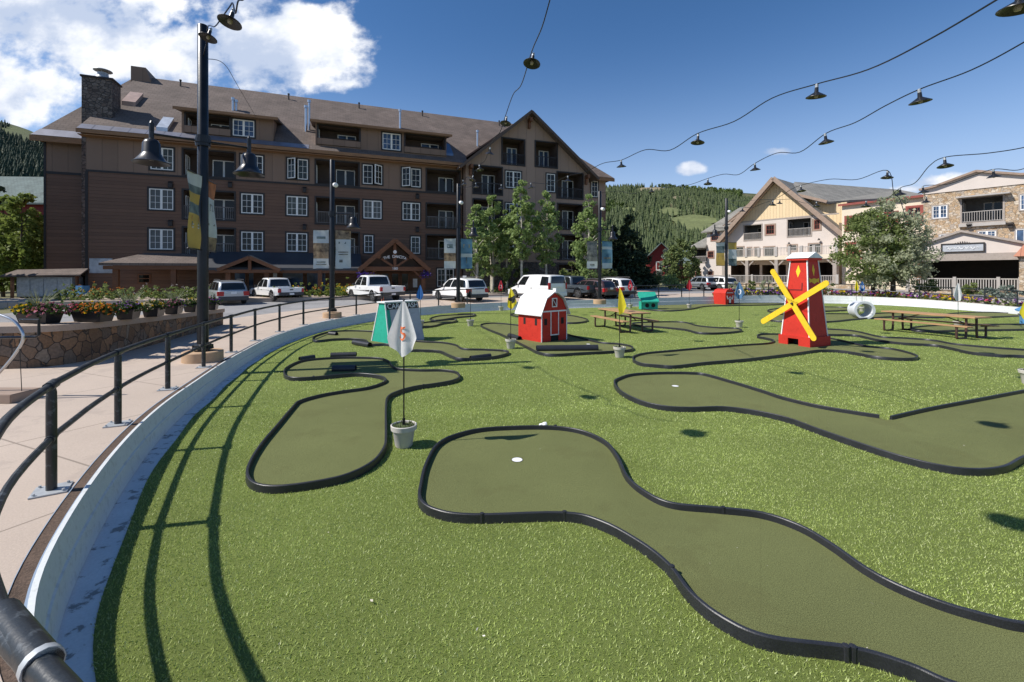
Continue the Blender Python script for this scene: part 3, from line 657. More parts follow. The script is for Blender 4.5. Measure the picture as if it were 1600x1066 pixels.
def bars(mb, p, q, h, n, m=0, t=.035, top=.06, z0=.08):
    """railing of upright bars from p to q"""
    p, q = Vector(p), Vector(q); up = Vector((0,0,1))
    mb.beam(p+up*h, q+up*h, top, top, m); mb.beam(p+up*z0, q+up*z0, .05, .05, m)
    for i in range(n+1):
        c = p+(q-p)*i/n; mb.beam(c+up*z0, c+up*h, t, t, m)
def balcony(fr, u0, u1, z0, z1, y=0, depth=1.8, rail=True, railmat='bal_rail', nm='niche', trim='dark_trim', door=True, gap=.13, sash='sash', solid=0, dm='pane'):
    m = fr.mb(); D = y+depth
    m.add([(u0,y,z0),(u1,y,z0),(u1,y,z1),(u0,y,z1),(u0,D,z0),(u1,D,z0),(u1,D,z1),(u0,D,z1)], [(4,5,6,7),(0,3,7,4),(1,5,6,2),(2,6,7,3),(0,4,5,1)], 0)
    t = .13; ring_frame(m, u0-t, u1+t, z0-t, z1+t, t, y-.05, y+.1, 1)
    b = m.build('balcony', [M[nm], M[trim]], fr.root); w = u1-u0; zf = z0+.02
    if rail:
        r = fr.mb(); r_h = min(1.02, (z1-z0)*.47); bars(r, (u0+.02,y+.04,z0), (u1-.02,y+.04,z0), r_h, max(3,int(w/gap)), 0)
        r.build('balcony_railing', M[railmat], b)
    if solid:
        r = fr.mb(); r.box((u0-.1,y-.12,z0-.1),(u1+.1,y+.06,z0+solid)); r.build('parapet', M['batten'], b)
    if door:
        d = fr.mb(); a, c = u0+w*.46, u0+w*.93; zt = z0+(z1-z0)*.84
        for s, e in ((a,(a+c)/2),((a+c)/2,c)):
            ring_frame(d, s, e, zf, zt, .07, D-.06, D-.01, 0); d.box((s+.07,D-.04,zf+.07),(e-.07,D-.03,zt-.07),1)
        d.build('balcony_door', [M[sash], M[dm]], b)
        if w > 2.4:
            d = fr.mb(); a0, c0 = y+.5, D-.25; ring = [(u0+.012,a0,zf),(u0+.012,c0,zf),(u0+.012,c0,zt),(u0+.012,a0,zt)]
            for p, q in zip(ring, ring[1:]+ring[:1]): d.beam(p, q, .07, .05, 0)
            d.beam((u0+.012,(a0+c0)/2,zf),(u0+.012,(a0+c0)/2,zt),.06,.05,0); d.box((u0+.004,a0,zf),(u0+.008,c0,zt),1)
            d.build('side_door', [M[sash], M[dm]], b)
    return b
def roof_slab(mb, P, t=.22, m=0, me=None):
    """thick roof face: polygon P (counter-clockwise from above) with its thickness downward"""
    n = len(P); lo = [Vector(p)-Vector((0,0,t)) for p in P]
    mb.add([*P,*lo], [tuple(range(n)), tuple(range(2*n-1,n-1,-1))], m)
    mb.add([*P,*lo], [(i,n+i,n+(i+1)%n,(i+1)%n) for i in range(n)], m if me is None else me)

# ---------------------------------------------------------------- brown lodge on the left
D = Frame((-31.7,33.84,.72), (.934,.358), 'lodge_building', 'long dark brown lodge with brown shingle roof, stone chimney and timber entrance gable', 'building')
EZ, RZ, RY, BY = 13.15, 20.75, 8.5, 17.0
wins = []; bals = []
r4 = [(235,271,236,268,None),(376,411,247,277,None),(449,481,249,281,0),(567,597,258,288,1),(628,657,262,291,0)]
r3 = [(233,271,298,331,None),(377,411,304,335,None),(448,480,308,338,None),(568,596,313,341,None),(629,656,316,343,None)]
r2 = [(233,271,361,393,None),(377,411,363,394,None),(448,480,364,394,None),(569,583,367,395,None),(642,656,369,395,None)]
ROWZ = {4:(10.66,12.38), 3:(7.55,9.17), 2:(4.45,6.03)}
for k, row in ((4,r4),(3,r3),(2,r2)):
    for x0,x1,y0,y1,op in row:
        a, b, _, _ = D.rect(x0,x1,y0,y1); wins.append((a,b,ROWZ[k][0],ROWZ[k][1],op,1 if b-a < 1.1 else 2))
a, b, c, d = D.rect(683,709,420,448); wins.append((a,b,c,d,None,2))
for (x0,x1) in ((287,366),(494,560),(667,718)):
    a, b, _, _ = D.rect(x0,x1,260,300)
    for k,(z0,z1) in {4:(10.42,12.42),3:(6.95,9.18),2:(3.98,6.2)}.items(): bals.append((a,b,z0,z1,k))
LEN = 28.75
w = D.mb(); holes = [h[:4] for h in wins]+[h[:4] for h in bals]
BELT0, BELT1 = 10.16, 10.42
wall_cells(w, 0, LEN, .3, EZ, holes, 0, None, ((BELT0,0),(99,1)))
w.add([(0,0,.3),(0,2,.3),(0,2,EZ),(0,0,EZ)], [(0,3,2,1)], 0)                 # step to the set-back wing
w.add([(-3.3,2,.3),(0,2,.3),(0,2,BELT0),(-3.3,2,BELT0)], [(0,1,2,3)], 0); w.add([(-3.3,2,BELT0),(0,2,BELT0),(0,2,13),(-3.3,2,13)], [(0,1,2,3)], 1)
w.add([(-3.3,2,.3),(-3.3,BY-2,.3),(-3.3,BY-2,13),(-3.3,2,13)], [(0,3,2,1)], 0)
w.add([(-3.3,BY-2,.3),(45.6,BY-2,.3),(45.6,BY-2,13),(-3.3,BY-2,13)], [(0,3,2,1)], 0)
w.build('wall', [M['lap'], M['batten']], D.root)
w = D.mb(); BB = ROWZ  # belt course, split round the openings of the upper storey
w.box((0,-.03,BELT0),(LEN,.02,BELT0+.16)); w.box((-3.3,1.97,BELT0),(-.66,2.02,BELT0+.2)); w.box((-3.32,1.96,.3),(-3.18,2.05,12.9)); w.box((-.03,-.03,.3),(.14,.03,BELT0)); w.build('belt_course', M['dark_trim'], D.root)
for a,b,z0,z1,op,n in wins: window(D, a, b, z0, z1, 0, n, 2, 3, opened=op, pane=RN.choice(['pane','pane','curtain','pane_dim','pane_blind']))
for a,b,z0,z1,k in bals: balcony(D, a, b, z0, z1, 0, 1.7, k != 4, solid=0)
# gable block
GYF = -.9; GU0, GU1, GA, GAZ, GFZ = 28.9, 42.3, 35.4, 18.75, 13.3
gw = [(790,814,268,294,2),(854,867,272,300,1),(790,814,370,395,2),(790,814,318,345,2)]
gb = [(785,819,218,257,1),(837,870,223,261,1),(740,784,261,303,1),(871,910,271,310,1),(872,910,320,358,1),(872,910,368,405,1),(740,784,313,353,1),(740,784,364,403,1)]
gwu = [(*D.rect(*g[:4],-GYF), g[4]) for g in gw]; gbu = [D.rect(*g[:4],-GYF) for g in gb]; gbu.append((38.75,41.5,.75,3.5))
w = D.mb(); clip = [(GU0,.3),(GU1,.3),(GU1,GFZ-.3),(GA,GAZ-.2),(GU0,GFZ-.3)]
wall_cells(w, GU0, GU1, .3, GAZ, [h[:4] for h in gwu]+[h[:4] for h in gbu], GYF, clip, ((3.75,1),(99,0)))
for u in (GU0, GU1): w.add([(u,GYF,.3),(u,3,.3),(u,3,GFZ),(u,GYF,GFZ)], [(0,3,2,1)], 0)
w.build('gable_wall', [M['batten_grey'], M['chim_stone']], D.root)
for a,b,z0,z1,n in gwu: window(D, a, b, z0, z1, GYF, n, 2, 3)
for i,(a,b,z0,z1) in enumerate(gbu): balcony(D, a, b, z0, z1, GYF, 1.7, i < 8, 'bal_rail_dark', gap=.16, dm='pane_blue' if i < 2 else 'pane')
w = D.mb()                                                                    # bracket ends under the gable
for u, z in ((GA,GAZ-.55),(GU0+.4,GFZ-.25),(GU1-.4,GFZ-.25)): w.box((u-.13,GYF-.75,z-.5),(u+.13,GYF-.02,z-.15)); w.box((u-.11,GYF-.3,z-1.1),(u+.11,GYF-.03,z-.5))
w.build('bracket', M['timber'], D.root)
# recessed corner right of the gable
a, b, c, d = D.rect(924,934,283,308,-1); w = D.mb(); wall_cells(w, GU1, 45.6, .3, 13.3, [(a,b,c,d)], 1.0, None, ((10.2,0),(99,1)))
w.add([(45.6,1,.3),(45.6,BY-2,.3),(45.6,BY-2,13.3),(45.6,1,13.3)], [(0,1,2,3)], 0); w.build('corner_wall', [M['lap'], M['batten_grey']], D.root); window(D, a, b, c, d, 1.0, 1, 2, 3)
# roof
def mz(y): return EZ+(RZ-EZ)*(y+.75)/(RY+.75)
r = D.mb()
roof_slab(r, [(-.2,-.75,EZ),(GU0+.3,-.75,EZ),(GU0+.3,.4,mz(.4)),(GA+2,RY,RZ),(.3,RY,RZ)], .2, 0)                # main slope
r.add([(-.2,-.75,EZ-.2),(.3,RY,RZ-.2),(.3,RY,RZ-2.2),(-.2,1.2,12.9)], [(0,1,2,3)], 0)
roof_slab(r, [(-3.7,1.2,12.85),(1.2,1.2,12.85),(1.2,RY-.02,RZ-.04),(.2,RY-.02,RZ-.04)], .2, 0)                    # wing slope
roof_slab(r, [(-3.7,BY-1.2,12.85),(-3.7,1.2,12.85),(.2,RY,RZ-.04)], .2, 0)                                          # hip
roof_slab(r, [(46.2,BY-1.2,12.85),(-3.7,BY-1.2,12.85),(.2,RY,RZ),(39,RY,RZ)], .2, 0)                               # back
roof_slab(r, [(GA+1,.3,13.25),(46.2,.3,13.25),(39,RY,RZ),(GA+1,RY,RZ)], .2, 0)                                       # right slope
roof_slab(r, [(46.2,.3,13.25),(46.2,BY-1.2,12.9),(39,RY,RZ)], .2, 0)
GO = GYF-.75; gd = 7.6
roof_slab(r, [(GU0-.75,GO,GFZ-.62),(GA,GO,GAZ+.05),(GA,gd,GAZ+.05),(GU0-.75,gd,GFZ-.62)][::-1], .2, 0); roof_slab(r, [(GA,GO,GAZ+.05),(GU1+.75,GO,GFZ-.62),(GU1+.75,gd,GFZ-.62),(GA,gd,GAZ+.05)][::-1], .2, 0)
r.build('roof', M['shingle'], D.root)
e = D.mb(); e.box((-.25,-.82,EZ-.30),(GU0-.2,-.70,EZ-.02)); e.box((-3.75,1.14,12.42),(-.66,1.25,12.83)); e.box((-.2,-.7,EZ-.42),(GU0-.2,0,EZ-.36))
for s, uu in ((1,GU0-.8),(-1,GU1+.8)): gf_ = D.mb(); gf_.beam((uu,GO-.05,GFZ-.82),(GA,GO-.05,GAZ-.13),.1,.26); gf_.build('gable_fascia', M['dark_fascia'], D.root)
e.beam((GU1,.25,13.0),(46.25,.25,13.0),.1,.35); e.build('fascia', M['eave_wood'], D.root)
e = D.mb(); sl = (RZ-EZ)/(RY+.75)
e.add([(-.22,-.78,EZ+.012),(15.2,-.78,EZ+.012),(15.2,-.15,mz(-.15)+.015),(-.18,-.15,mz(-.15)+.015)], [(0,1,2,3)]); e.add([(-3.7,1.18,12.875),(-.66,1.18,12.875),(-.66,1.75,13.49),(-3.4,1.75,13.49)], [(0,1,2,3)])
for k in range(14):
    u = .6+k*1.08; e.add([(u,-.79,EZ+.02),(u+.04,-.79,EZ+.02),(u+.04,-.15,mz(-.15)+.035),(u,-.15,mz(-.15)+.035)], [(0,1,2,3)])
e.build('eave_flashing', M['flashing'], D.root)
# chimney
c = D.mb(); c.box((-.66,1.0,.3),(1.2,2.5,17.55)); ch = c.build('chimney', M['chim_stone'], D.root)
c = D.mb(); c.box((-.74,.92,17.55),(1.28,2.58,17.68)); c.build('chimney_cap', M['dark_trim'], ch)
c = D.mb(); c.lathe([(.52,17.68),(.5,17.82),(.36,18.0),(.33,18.25),(.28,18.25)], (.35,1.75,0), 16); c.lathe([(.0,18.52),(.58,18.44),(.6,18.40),(.0,18.46)], (.35,1.75,0), 18)
for k in range(4): c.tube([(.35+.25*math.cos(k*PI/2),1.75+.25*math.sin(k*PI/2),18.2),(.35+.25*math.cos(k*PI/2),1.75+.25*math.sin(k*PI/2),18.46)],.02,5)
c.build('chimney_cowl', M['galv'], ch, True)
# dormers
def dormer(u0, u1, ft, ops, win):
    y = -.1; zb = mz(y)-.1; m = D.mb(); wall_cells(m, u0, u1, zb-.6, ft, [*ops, win], y, None, ((99,0),))
    yt = 3.6
    for u in (u0, u1): m.add([(u,y,zb-.6),(u,yt,mz(yt)),(u,y,ft)], [(0,1,2)], 0)
    d = m.build('dormer', M['batten'], D.root); m = D.mb(); roof_slab(m, [(u0-.4,y-.6,ft-.02),(u1+.4,y-.6,ft-.02),(u1+.4,yt,ft+.75),(u0-.4,yt,ft+.75)], .16, 0); m.build('dormer_roof', M['shingle'], d)
    m = D.mb(); m.box((u0-.42,y-.65,ft-.24),(u1+.42,y-.605,ft-.02)); m.build('dormer_fascia', M['eave_wood'], d)
    window(D, *win, y, 2, 2, 3, pane='pane_blue')
    for o in ops: balcony(D, *o, y, 1.5, False, nm='niche', solid=.42, sash='sash', dm='pane_blue')
dormer(6.0, 12.45, 15.55, [(6.3,9.25,13.85,15.25)], (9.5,11.05,13.85,15.2)); dormer(15.7, 27.2, 15.75, [(15.95,19.3,13.9,15.45),(23.35,27.0,13.9,15.45)], (21.3,22.9,13.9,15.4))
# skylights, vents, rooftop box
def on_roof(name, px, py0, py1, px1, mat, h=.25, slope_y=None):
    m = D.mb()
    def hit(x, yy):
        lo, hi = -.7, 8.4
        for _ in range(30):
            md = (lo+hi)/2; u, z = D.px(x, yy, -md)
            if z > mz(md): lo = md
            else: hi = md
        return u, md
    ua, ya = hit(px, py1); ub, yb = hit(px1, py0)
    m.hexa([(ua,ya,mz(ya)-.05),(ub,ya,mz(ya)-.05),(ub,yb,mz(yb)-.05),(ua,yb,mz(yb)-.05)], [(ua,ya,mz(ya)+h),(ub,ya,mz(ya)+h),(ub,yb,mz(yb)+h),(ua,yb,mz(yb)+h)]); return m.build(name, M[mat], D.root)
M['skylight_tan'] = pm('skylight_tan', (.42,.30,.24), .4); M['skylight_glass'] = pm('skylight_glass', (.55,.58,.62), .12, .2); M['skylight_blue'] = pm('skylight_blue', (.10,.15,.24), .1, .3)
on_roof('skylight', 190, 152, 164, 224, 'skylight_tan', .35); on_roof('skylight', 244, 190, 204, 272, 'skylight_glass', .3); on_roof('skylight', 690, 228, 242, 702, 'skylight_blue', .2)
for px, py, h, r in ((364,172,1.1,.1),(369,172,.9,.1),(478,205,2.3,.11),(483,203,2.7,.1),(625,200,1.9,.1),(746,228,1.6,.11)):
    lo, hi = -.7, 8.4
    for _ in range(30):
        md = (lo+hi)/2; u, z = D.px(px, py, -md)
        if z > mz(md): lo = md
        else: hi = md
    m = D.mb(); m.lathe([(r,mz(md)-.2),(r,mz(md)+h-.25),(r*1.5,mz(md)+h-.22),(r*1.5,mz(md)+h)], (u,md,0), 10); m.build('vent_pipe', M['steel'], D.root, True)
for px in (282,451,561,660,780):
    u, z = D.px(px, 140, -7.6); m = D.mb(); m.lathe([(.07,mz(7.6)-.1),(.07,mz(7.6)+.45),(.1,mz(7.6)+.47),(.1,mz(7.6)+.6)], (u,7.6,0), 8); m.build('roof_vent', M['dark_trim'], D.root, True)
m = D.mb(); m.hexa([(.1,7.6,19.8),(1.7,7.6,19.8),(2.6,10,19.8),(.1,10,19.8)],[(.1,7.6,21.3),(1.2,7.6,21.3),(1.2,10,21.3),(.1,10,21.3)]); m.build('rooftop_box', M['batten'], D.root)
# ground floor: porch, timber posts, low gable, entrance gable, doors
m = D.mb(); PW = -2.9
roof_slab(m, [(2.0,PW-.3,3.32),(8.0,PW-.3,3.32),(8.0,-.02,4.15),(3.6,-.02,4.15)], .18, 0); m.build('porch_roof', M['shingle'], D.root)
m = D.mb(); roof_slab(m, [(8.0,PW,3.02),(19.4,PW,3.02),(19.4,-.02,4.35),(8.0,-.02,4.35)], .2, 0); m.build('porch_roof', M['porch_grey'], D.root)
m = D.mb(); m.box((2.2,PW-.2,2.86),(8.0,PW-.02,3.12)); m.box((8.0,PW+.05,2.6),(19.4,PW+.25,2.82)); m.build('porch_beam', M['timber'], D.root)
for px in (182,272,357,417,500):
    u, _ = D.px(px, 430, -PW-.2); m = D.mb(); m.box((u-.16,PW,.6),(u+.16,PW+.32,2.86)); m.build('porch_post', M['timber'], D.root)
m = D.mb(); LG = [(9.2,2.95),(11.2,3.95),(13.2,2.95)]
roof_slab(m, [(9.0,PW-.5,2.9),(11.2,PW-.5,3.98),(11.2,-.3,3.98),(9.0,-.3,2.9)][::-1], .16, 0); roof_slab(m, [(11.2,PW-.5,3.98),(13.4,PW-.5,2.9),(13.4,-.3,2.9),(11.2,-.3,3.98)][::-1], .16, 0); m.build('porch_gable_roof', M['porch_grey'], D.root)
m = D.mb(); m.beam((9.2,PW-.2,2.75),(13.2,PW-.2,2.75),.2,.24); m.beam((9.1,PW-.5,2.82),(11.2,PW-.5,3.8),.12,.26); m.beam((11.2,PW-.5,3.8),(13.3,PW-.5,2.82),.12,.26); m.beam((11.2,PW-.25,2.8),(11.2,PW-.25,3.7),.2); m.build('porch_gable_truss', M['timber'], D.root)
EU, EA, EF, EW = 22.05, 5.55, 2.95, -3.0
m = D.mb(); hw = 2.95
roof_slab(m, [(EU-hw,EW-.4,EF),(EU,EW-.4,EA),(EU,-.02,EA),(EU-hw,-.02,EF)][::-1], .2, 0); roof_slab(m, [(EU,EW-.4,EA),(EU+hw,EW-.4,EF),(EU+hw,-.02,EF),(EU,-.02,EA)][::-1], .2, 0); m.build('entrance_roof', M['shingle'], D.root)
m = D.mb()
for s in (-1,1): m.beam((EU+s*hw,EW-.42,EF-.12),(EU,EW-.42,EA-.14),.14,.34); m.box((EU+s*2.45-.17,EW,.6),(EU+s*2.45+.17,EW+.34,3.1)); m.beam((EU+s*2.3,EW+.1,2.2),(EU+s*1.6,EW+.1,2.85),.14,.14); m.lathe([(.2,-.1),(.2,.1),(0,.1)], (EU+s*1.35,EW-.3,4.02), 10, axis=Vector((0,-1,0)))
m.beam((EU-2.6,EW,2.98),(EU+2.6,EW,2.98),.3,.36); m.beam((EU,EW-.05,3.1),(EU,EW-.05,5.2),.24,.24); m.beam((EU-.1,EW-.05,3.15),(EU-1.1,EW-.05,3.85),.16,.18); m.beam((EU+.1,EW-.05,3.15),(EU+1.1,EW-.05,3.85),.16,.18)
m.build('entrance_truss', M['timber'], D.root)
m = D.mb(); m.add([(EU-2.4,EW+.5,3.1),(EU+2.4,EW+.5,3.1),(EU,EW+.5,5.25)], [(0,1,2)]); m.build('entrance_gable_panel', M['niche'], D.root)
sg = D.mb(); s = 'THE DAKOTA'; n = len(s); Rr = 2.6
for i, ch in enumerate(s):
    if ch == ' ': continue
    a = (i-(n-1)/2)*.185/1.0*.5*1.0*2.0/2.0; ang = -(i-(n-1)/2)*.075
    px_, pz_ = EU+Rr*math.sin(-ang), 4.02-Rr+Rr*math.cos(ang); ex = Vector((math.cos(ang),0,math.sin(ang))); ez = Vector((-math.sin(ang),0,math.cos(ang)))
    lettering(sg, ch, .34, (px_,EW-.2,pz_), ex, ez, depth=.015)
lettering(sg, '180', .32, (EU,EW-.18,3.0), (1,0,0), (0,0,1), depth=.015); sg.lathe([(.15,-.02),(.15,.02),(0,.02)], (EU,EW-.2,4.42), 10, axis=Vector((0,-1,0)))
sg.build('entrance_lettering', M['white'], D.root)
d = D.mb(); d.box((EU-1.9,-.1,.75),(EU+1.7,-.02,2.75),0)
for k in range(4): u = EU-1.8+k*.88; ring_frame(d, u, u+.82, .78, 2.7, .13, -.16, -.1, 0); d.box((u+.13,-.13,.9),(u+.69,-.12,2.57),1)
d.build('entrance_door', [M['timber'], M['pane']], D.root)
d = D.mb(); d.box((EU+2.0,-.05,1.3),(EU+2.4,-.02,2.1)); d.build('notice_board', M['white'], D.root)
for px0, px1 in ((365,385),(387,398),(440,475),(478,510)):
    a, _ = D.px(px0, 440); b, _ = D.px(px1, 440); d = D.mb(); ring_frame(d, a, b, .95, 2.7, .08, -.06, .02, 0); d.box((a+.08,-.02,1.03),(b-.08,-.005,2.62),1); d.build('shop_window', [M['timber'], M['pane_blue']], D.root)
a, b, c, d2 = D.rect(215,236,428,443); d = D.mb(); ring_frame(d, a, b, c, d2, .1, -.06, .02, 0); d.box((a,-.03,(c+d2)/2-.03),(b,.0,(c+d2)/2+.03),0); d.box((a+.1,-.02,c+.1),(b-.1,-.005,d2-.1),1); d.build('ground_window', [M['timber'], M['pane']], D.root)
M['map_panel'] = pm('map_panel', (.40,.43,.45), .5, var=.3, scale=2.5)
a, b, c, d2 = D.rect(140,176,404,427); d = D.mb(); d.box((a,-.06,c),(b,-.005,d2)); d.build('wall_panel', M['map_panel'], D.root)
for px, py in ((267,290),(267,350),(476,298),(476,356),(652,308),(652,360),(360,290)):
    u, z = D.px(px, py); d = D.mb(); d.box((u-.14,-.2,z-.18),(u+.14,0,z+.16)); d.beam((u,-.2,z+.16),(u,0,z+.3),.3,.05); d.build('wall_lamp', M['dark_trim'], D.root)
sw = D.mb(); sw.box((-6,-6.2,.2),(47,0,.82)); sw.box((-6,-6.4,.2),(47,-6.2,.80)); o = sw.build('sidewalk', M['concrete']); o.location = D.O; o.rotation_euler = (0,0,D.rz); struct(o)
# hanging baskets at the entrance
M['petunia_purple'] = leaf_mat('petunia_purple', (.07,.03,.25), (.14,.06,.42), .2); M['foliage_basket'] = leaf_mat('foliage_basket', (.03,.06,.015), (.07,.12,.03))

# ---------------------------------------------------------------- cream gabled building on the right
L = Frame((32.2,68,.9), (.616,-.788), 'gabled_building', 'cream and yellow gabled building with terrace arcade and grey roof behind the windmill', 'building')
lb = [(1163,1190,352,375),(1231,1267,342,369)]; lw = [(1197,1210,352,366),(1272,1281,344,358.5)]
lbu = [L.rect(*b) for b in lb]; lwu = [L.rect(*b) for b in lw]
low = [L.rect(*b) for b in ((1150,1162,386,405),(1168,1174,387,405),(1179,1185,387,403),(1194,1210,386,404),(1231,1245,383,392),(1264,1283,381,396))]
arc = [L.rect(*b) for b in ((1142,1187,414,443),(1191,1228,414,441),(1232,1262,412,440),(1278,1304,410,438))]
w = L.mb(); hs = lbu+lwu+low+arc; U1 = 14.1
wall_cells(w, 0, U1, .5, 15.4, hs, 0, [(0,.5),(U1,.5),(U1,8.2),(6.85,15.3),(0,8.2)], ((10.15,0),(99,1)))
w.add([(U1,0,.5),(U1,14,.5),(U1,14,9),(U1,0,9)], [(0,1,2,3)], 0); w.add([(0,0,.5),(0,14,.5),(0,14,9),(0,0,9)], [(0,3,2,1)], 0)
w.build('wall', [M['beige'], M['yellow_bb']], L.root)
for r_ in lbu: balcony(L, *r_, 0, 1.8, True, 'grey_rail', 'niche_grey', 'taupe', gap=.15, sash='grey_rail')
for r_ in lwu: window(L, *r_, 0, 1, 3, 2, ('brown_trim','red_trim'), case=.2)
for r_ in low: window(L, *r_, 0, 1, 2, 1, ('brown_trim','grey_rail'), case=.12, pane='curtain', name='terrace_door')
for r_ in arc:
    m = L.mb(); a, b, c, d2 = r_; c = 1.2
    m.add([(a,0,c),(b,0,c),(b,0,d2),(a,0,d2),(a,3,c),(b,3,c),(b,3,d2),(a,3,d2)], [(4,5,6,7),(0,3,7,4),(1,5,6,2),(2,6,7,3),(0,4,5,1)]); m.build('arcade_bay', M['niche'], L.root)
m = L.mb(); m.box((10.15 and 0,-.03,10.05),(U1,.01,10.22)); m.build('string_course', M['taupe'], L.root)
# roof over the gable
g = L.mb(); yo = -1.1
roof_slab(g, [(-1.0,yo,7.35),(6.85,yo,15.75),(6.85,12,15.75),(-1.0,12,7.35)][::-1], .3, 0); roof_slab(g, [(6.85,yo,15.75),(14.9,yo,7.35),(14.9,12,7.35),(6.85,12,15.75)][::-1], .3, 0)
B1, B2 = L.world(6.85,6,16.0), at(1405,296.5,76); E1, E2 = L.world(12.5,1.0,11.9), at(1450,305,61)
inv = lambda p: (Vector((p.x,p.y,0))-Vector((L.O.x,L.O.y,0)))
def loc(p): v = inv(p); return (v.dot(L.d), -v.dot(L.n), p.z)
b1, b2, e1, e2 = loc(B1), loc(B2), loc(E1), loc(E2); e0 = (8.2,1.0,13.6)
roof_slab(g, [e0, e1, e2, b2, b1], .25, 0); roof_slab(g, [b1, b2, (b2[0]+8,b2[1]+12,9), (b1[0]-2,b1[1]+14,9)], .25, 0); g.build('roof', M['shingle_grey'], L.root)
f = L.mb(); f.beam((-1.05,yo-.08,7.2),(6.85,yo-.08,15.6),.12,.55); f.beam((6.85,yo-.08,15.6),(14.95,yo-.08,7.2),.12,.55)
f.beam((-.6,yo+.5,7.3),(6.6,yo+.5,15.1),.5,.2); f.beam((7,yo+.5,15.1),(14.5,yo+.5,7.3),.5,.2); f.beam(e0, e1, .2, .35); f.build('fascia', M['brown_trim'], L.root)
m = L.mb(); m.add([(8,2.2,8),(14.3,2.2,8),(14.3,2.2,11.75),(12.5,2.2,11.75),(8.2,2.2,13.5)], [(0,1,2,3,4)]); m.add([(14.3,2.2,6),(14.3,5,6),(14.3,5,11.7),(14.3,2.2,11.7)], [(0,1,2,3)], 0); m.build('side_dormer_wall', [M['yellow_bb']], L.root)
m = L.mb(); m.add([(-3,2.2,8.6),(3.5,2.2,8.6),(3.5,2.2,12.9),(-1.2,2.2,9.6)], [(0,1,2,3)]); m.build('side_dormer_wall', M['yellow_bb'], L.root)
m = L.mb(); m.beam((-1.6,.6,9.2),(4.6,.6,13.9),.2,.4); roof_slab(m, [(-2.2,.5,9.1),(5.2,.5,14.2),(5.2,6,14.2),(-2.2,6,9.1)][::-1], .2, 0); m.build('side_dormer_roof', M['brown_trim'], L.root)
# lower wings at the left end
m = L.mb(); ww = [L.rect(1111.5,1123,364,376,-.1), L.rect(1106,1115,393,403,-.1), L.rect(1107,1114,425,434,-.1), L.rect(1086.5,1095,425,434,-.1)]; wb = [L.rect(1086,1104,390,410,-.1)]
wall_cells(m, -3.3, 0, .5, 9.2, ww+wb, .1); wall_cells(m, -5.8, -3.3, .5, 6.9, ww+wb, .1); m.add([(-5.8,.1,.5),(-5.8,9,.5),(-5.8,9,6.9),(-5.8,.1,6.9)], [(0,3,2,1)]); m.build('wing_wall', M['beige'], L.root)
for r_ in ww: window(L, *r_, .1, 1, 3, 2, ('brown_trim','red_trim'), case=.14)
for r_ in wb: balcony(L, *r_, .1, 1.6, True, 'grey_rail', 'niche_grey', 'taupe', gap=.15, sash='grey_rail')
m = L.mb(); roof_slab(m, [(-3.9,-.5,9.1),(.2,-.5,9.3),(2.6,6,13.4),(-1.0,6,13.2)], .2, 0); roof_slab(m, [(-6.3,-.4,6.75),(-3.2,-.4,6.85),(-3.2,3,8.7),(-4.8,3,8.6)], .2, 0); m.build('wing_roof', M['shingle_grey'], L.root)
# terrace deck, posts and railings
m = L.mb(); m.box((.6,-2.6,4.45),(14.6,-.02,4.95)); m.build('terrace_deck', M['cream'], L.root)
m = L.mb(); bars(m, (.6,-2.55,4.95), (14.6,-2.55,4.95), 1.05, 80, 0, .04, .09)
for u in (.6,3.9,5.6,7.8,9.4,10.8,12.2,14.6): m.box((u-.16,-2.68,4.9),(u+.16,-2.42,6.15))
m.build('terrace_railing', M['grey_rail'], L.root)
for u in (.7,4.0,7.8,10.8,14.4):
    m = L.mb(); m.box((u-.2,-2.6,.8),(u+.2,-2.2,4.45))
    for s in (-1,1): m.beam((u,-2.4,3.5),(u+s*.9,-2.4,4.42),.16,.16)
    m.build('terrace_post', M['taupe'], L.root)
m = L.mb(); bars(m, (-1.2,-3.6,1.35), (15,-3.6,1.35), 1.0, 90, 0, .045, .09)
for u in (-1.2,2,5.2,8.4,11.6,15): m.box((u-.12,-3.72,1.3),(u+.12,-3.48,2.5))
m.build('porch_railing', M['grey_rail'], L.root)
m = L.mb(); m.box((-1.4,-3.9,.5),(18,-3.5,1.3)); m.box((-1.4,-3.5,.5),(15.5,0,1.28)); m.build('terrace_base', M['tan_stone'], L.root)
for u, z in ((2.0,5.9),(8.5,6.6),(12.0,6.9)): m = L.mb(); m.lathe([(.04,z+.25),(.07,z+.2),(.18,z),(.0,z-.02)], (u,-.3,0), 10); m.build('wall_lamp', M['dark_trim'], L.root)

# ---------------------------------------------------------------- stone building at the right edge with its link
S = Frame((44.4,45,.85), (.6,-.8), 'stone_building', 'tan fieldstone building with low gabled parapet, balcony and porch sign at right edge', 'building')
SU0, SU1 = -2.8, 9.5
sw_ = [S.rect(1457,1480,321.5,341), S.rect(1468,1500,366,380), S.rect(1528,1556,361,374), S.rect(1594,1606,304,328), S.rect(1587,1612,358,385)]; sb = [S.rect(1503,1567,308,346.5)]
w = S.mb(); wall_cells(w, SU0, SU1, .4, 10.85, sw_+sb, 0); w.add([(SU0,0,.4),(SU0,9,.4),(SU0,9,10.85),(SU0,0,10.85)], [(0,3,2,1)]); w.add([(SU1,0,.4),(SU1,9,.4),(SU1,9,10.85),(SU1,0,10.85)], [(0,1,2,3)]); w.build('wall', M['tan_stone'], S.root)
for i, r_ in enumerate(sw_): window(S, *r_, 0, 2 if i < 3 else 1, 2, 3 if i != 4 else 1, ('taupe','white'), case=.1, pane='pane_blue')
balcony(S, *sb[0], 0, 1.9, True, 'grey_rail', 'niche_grey', 'taupe', gap=.17, sash='grey_rail'); a, b, c, d2 = sb[0]
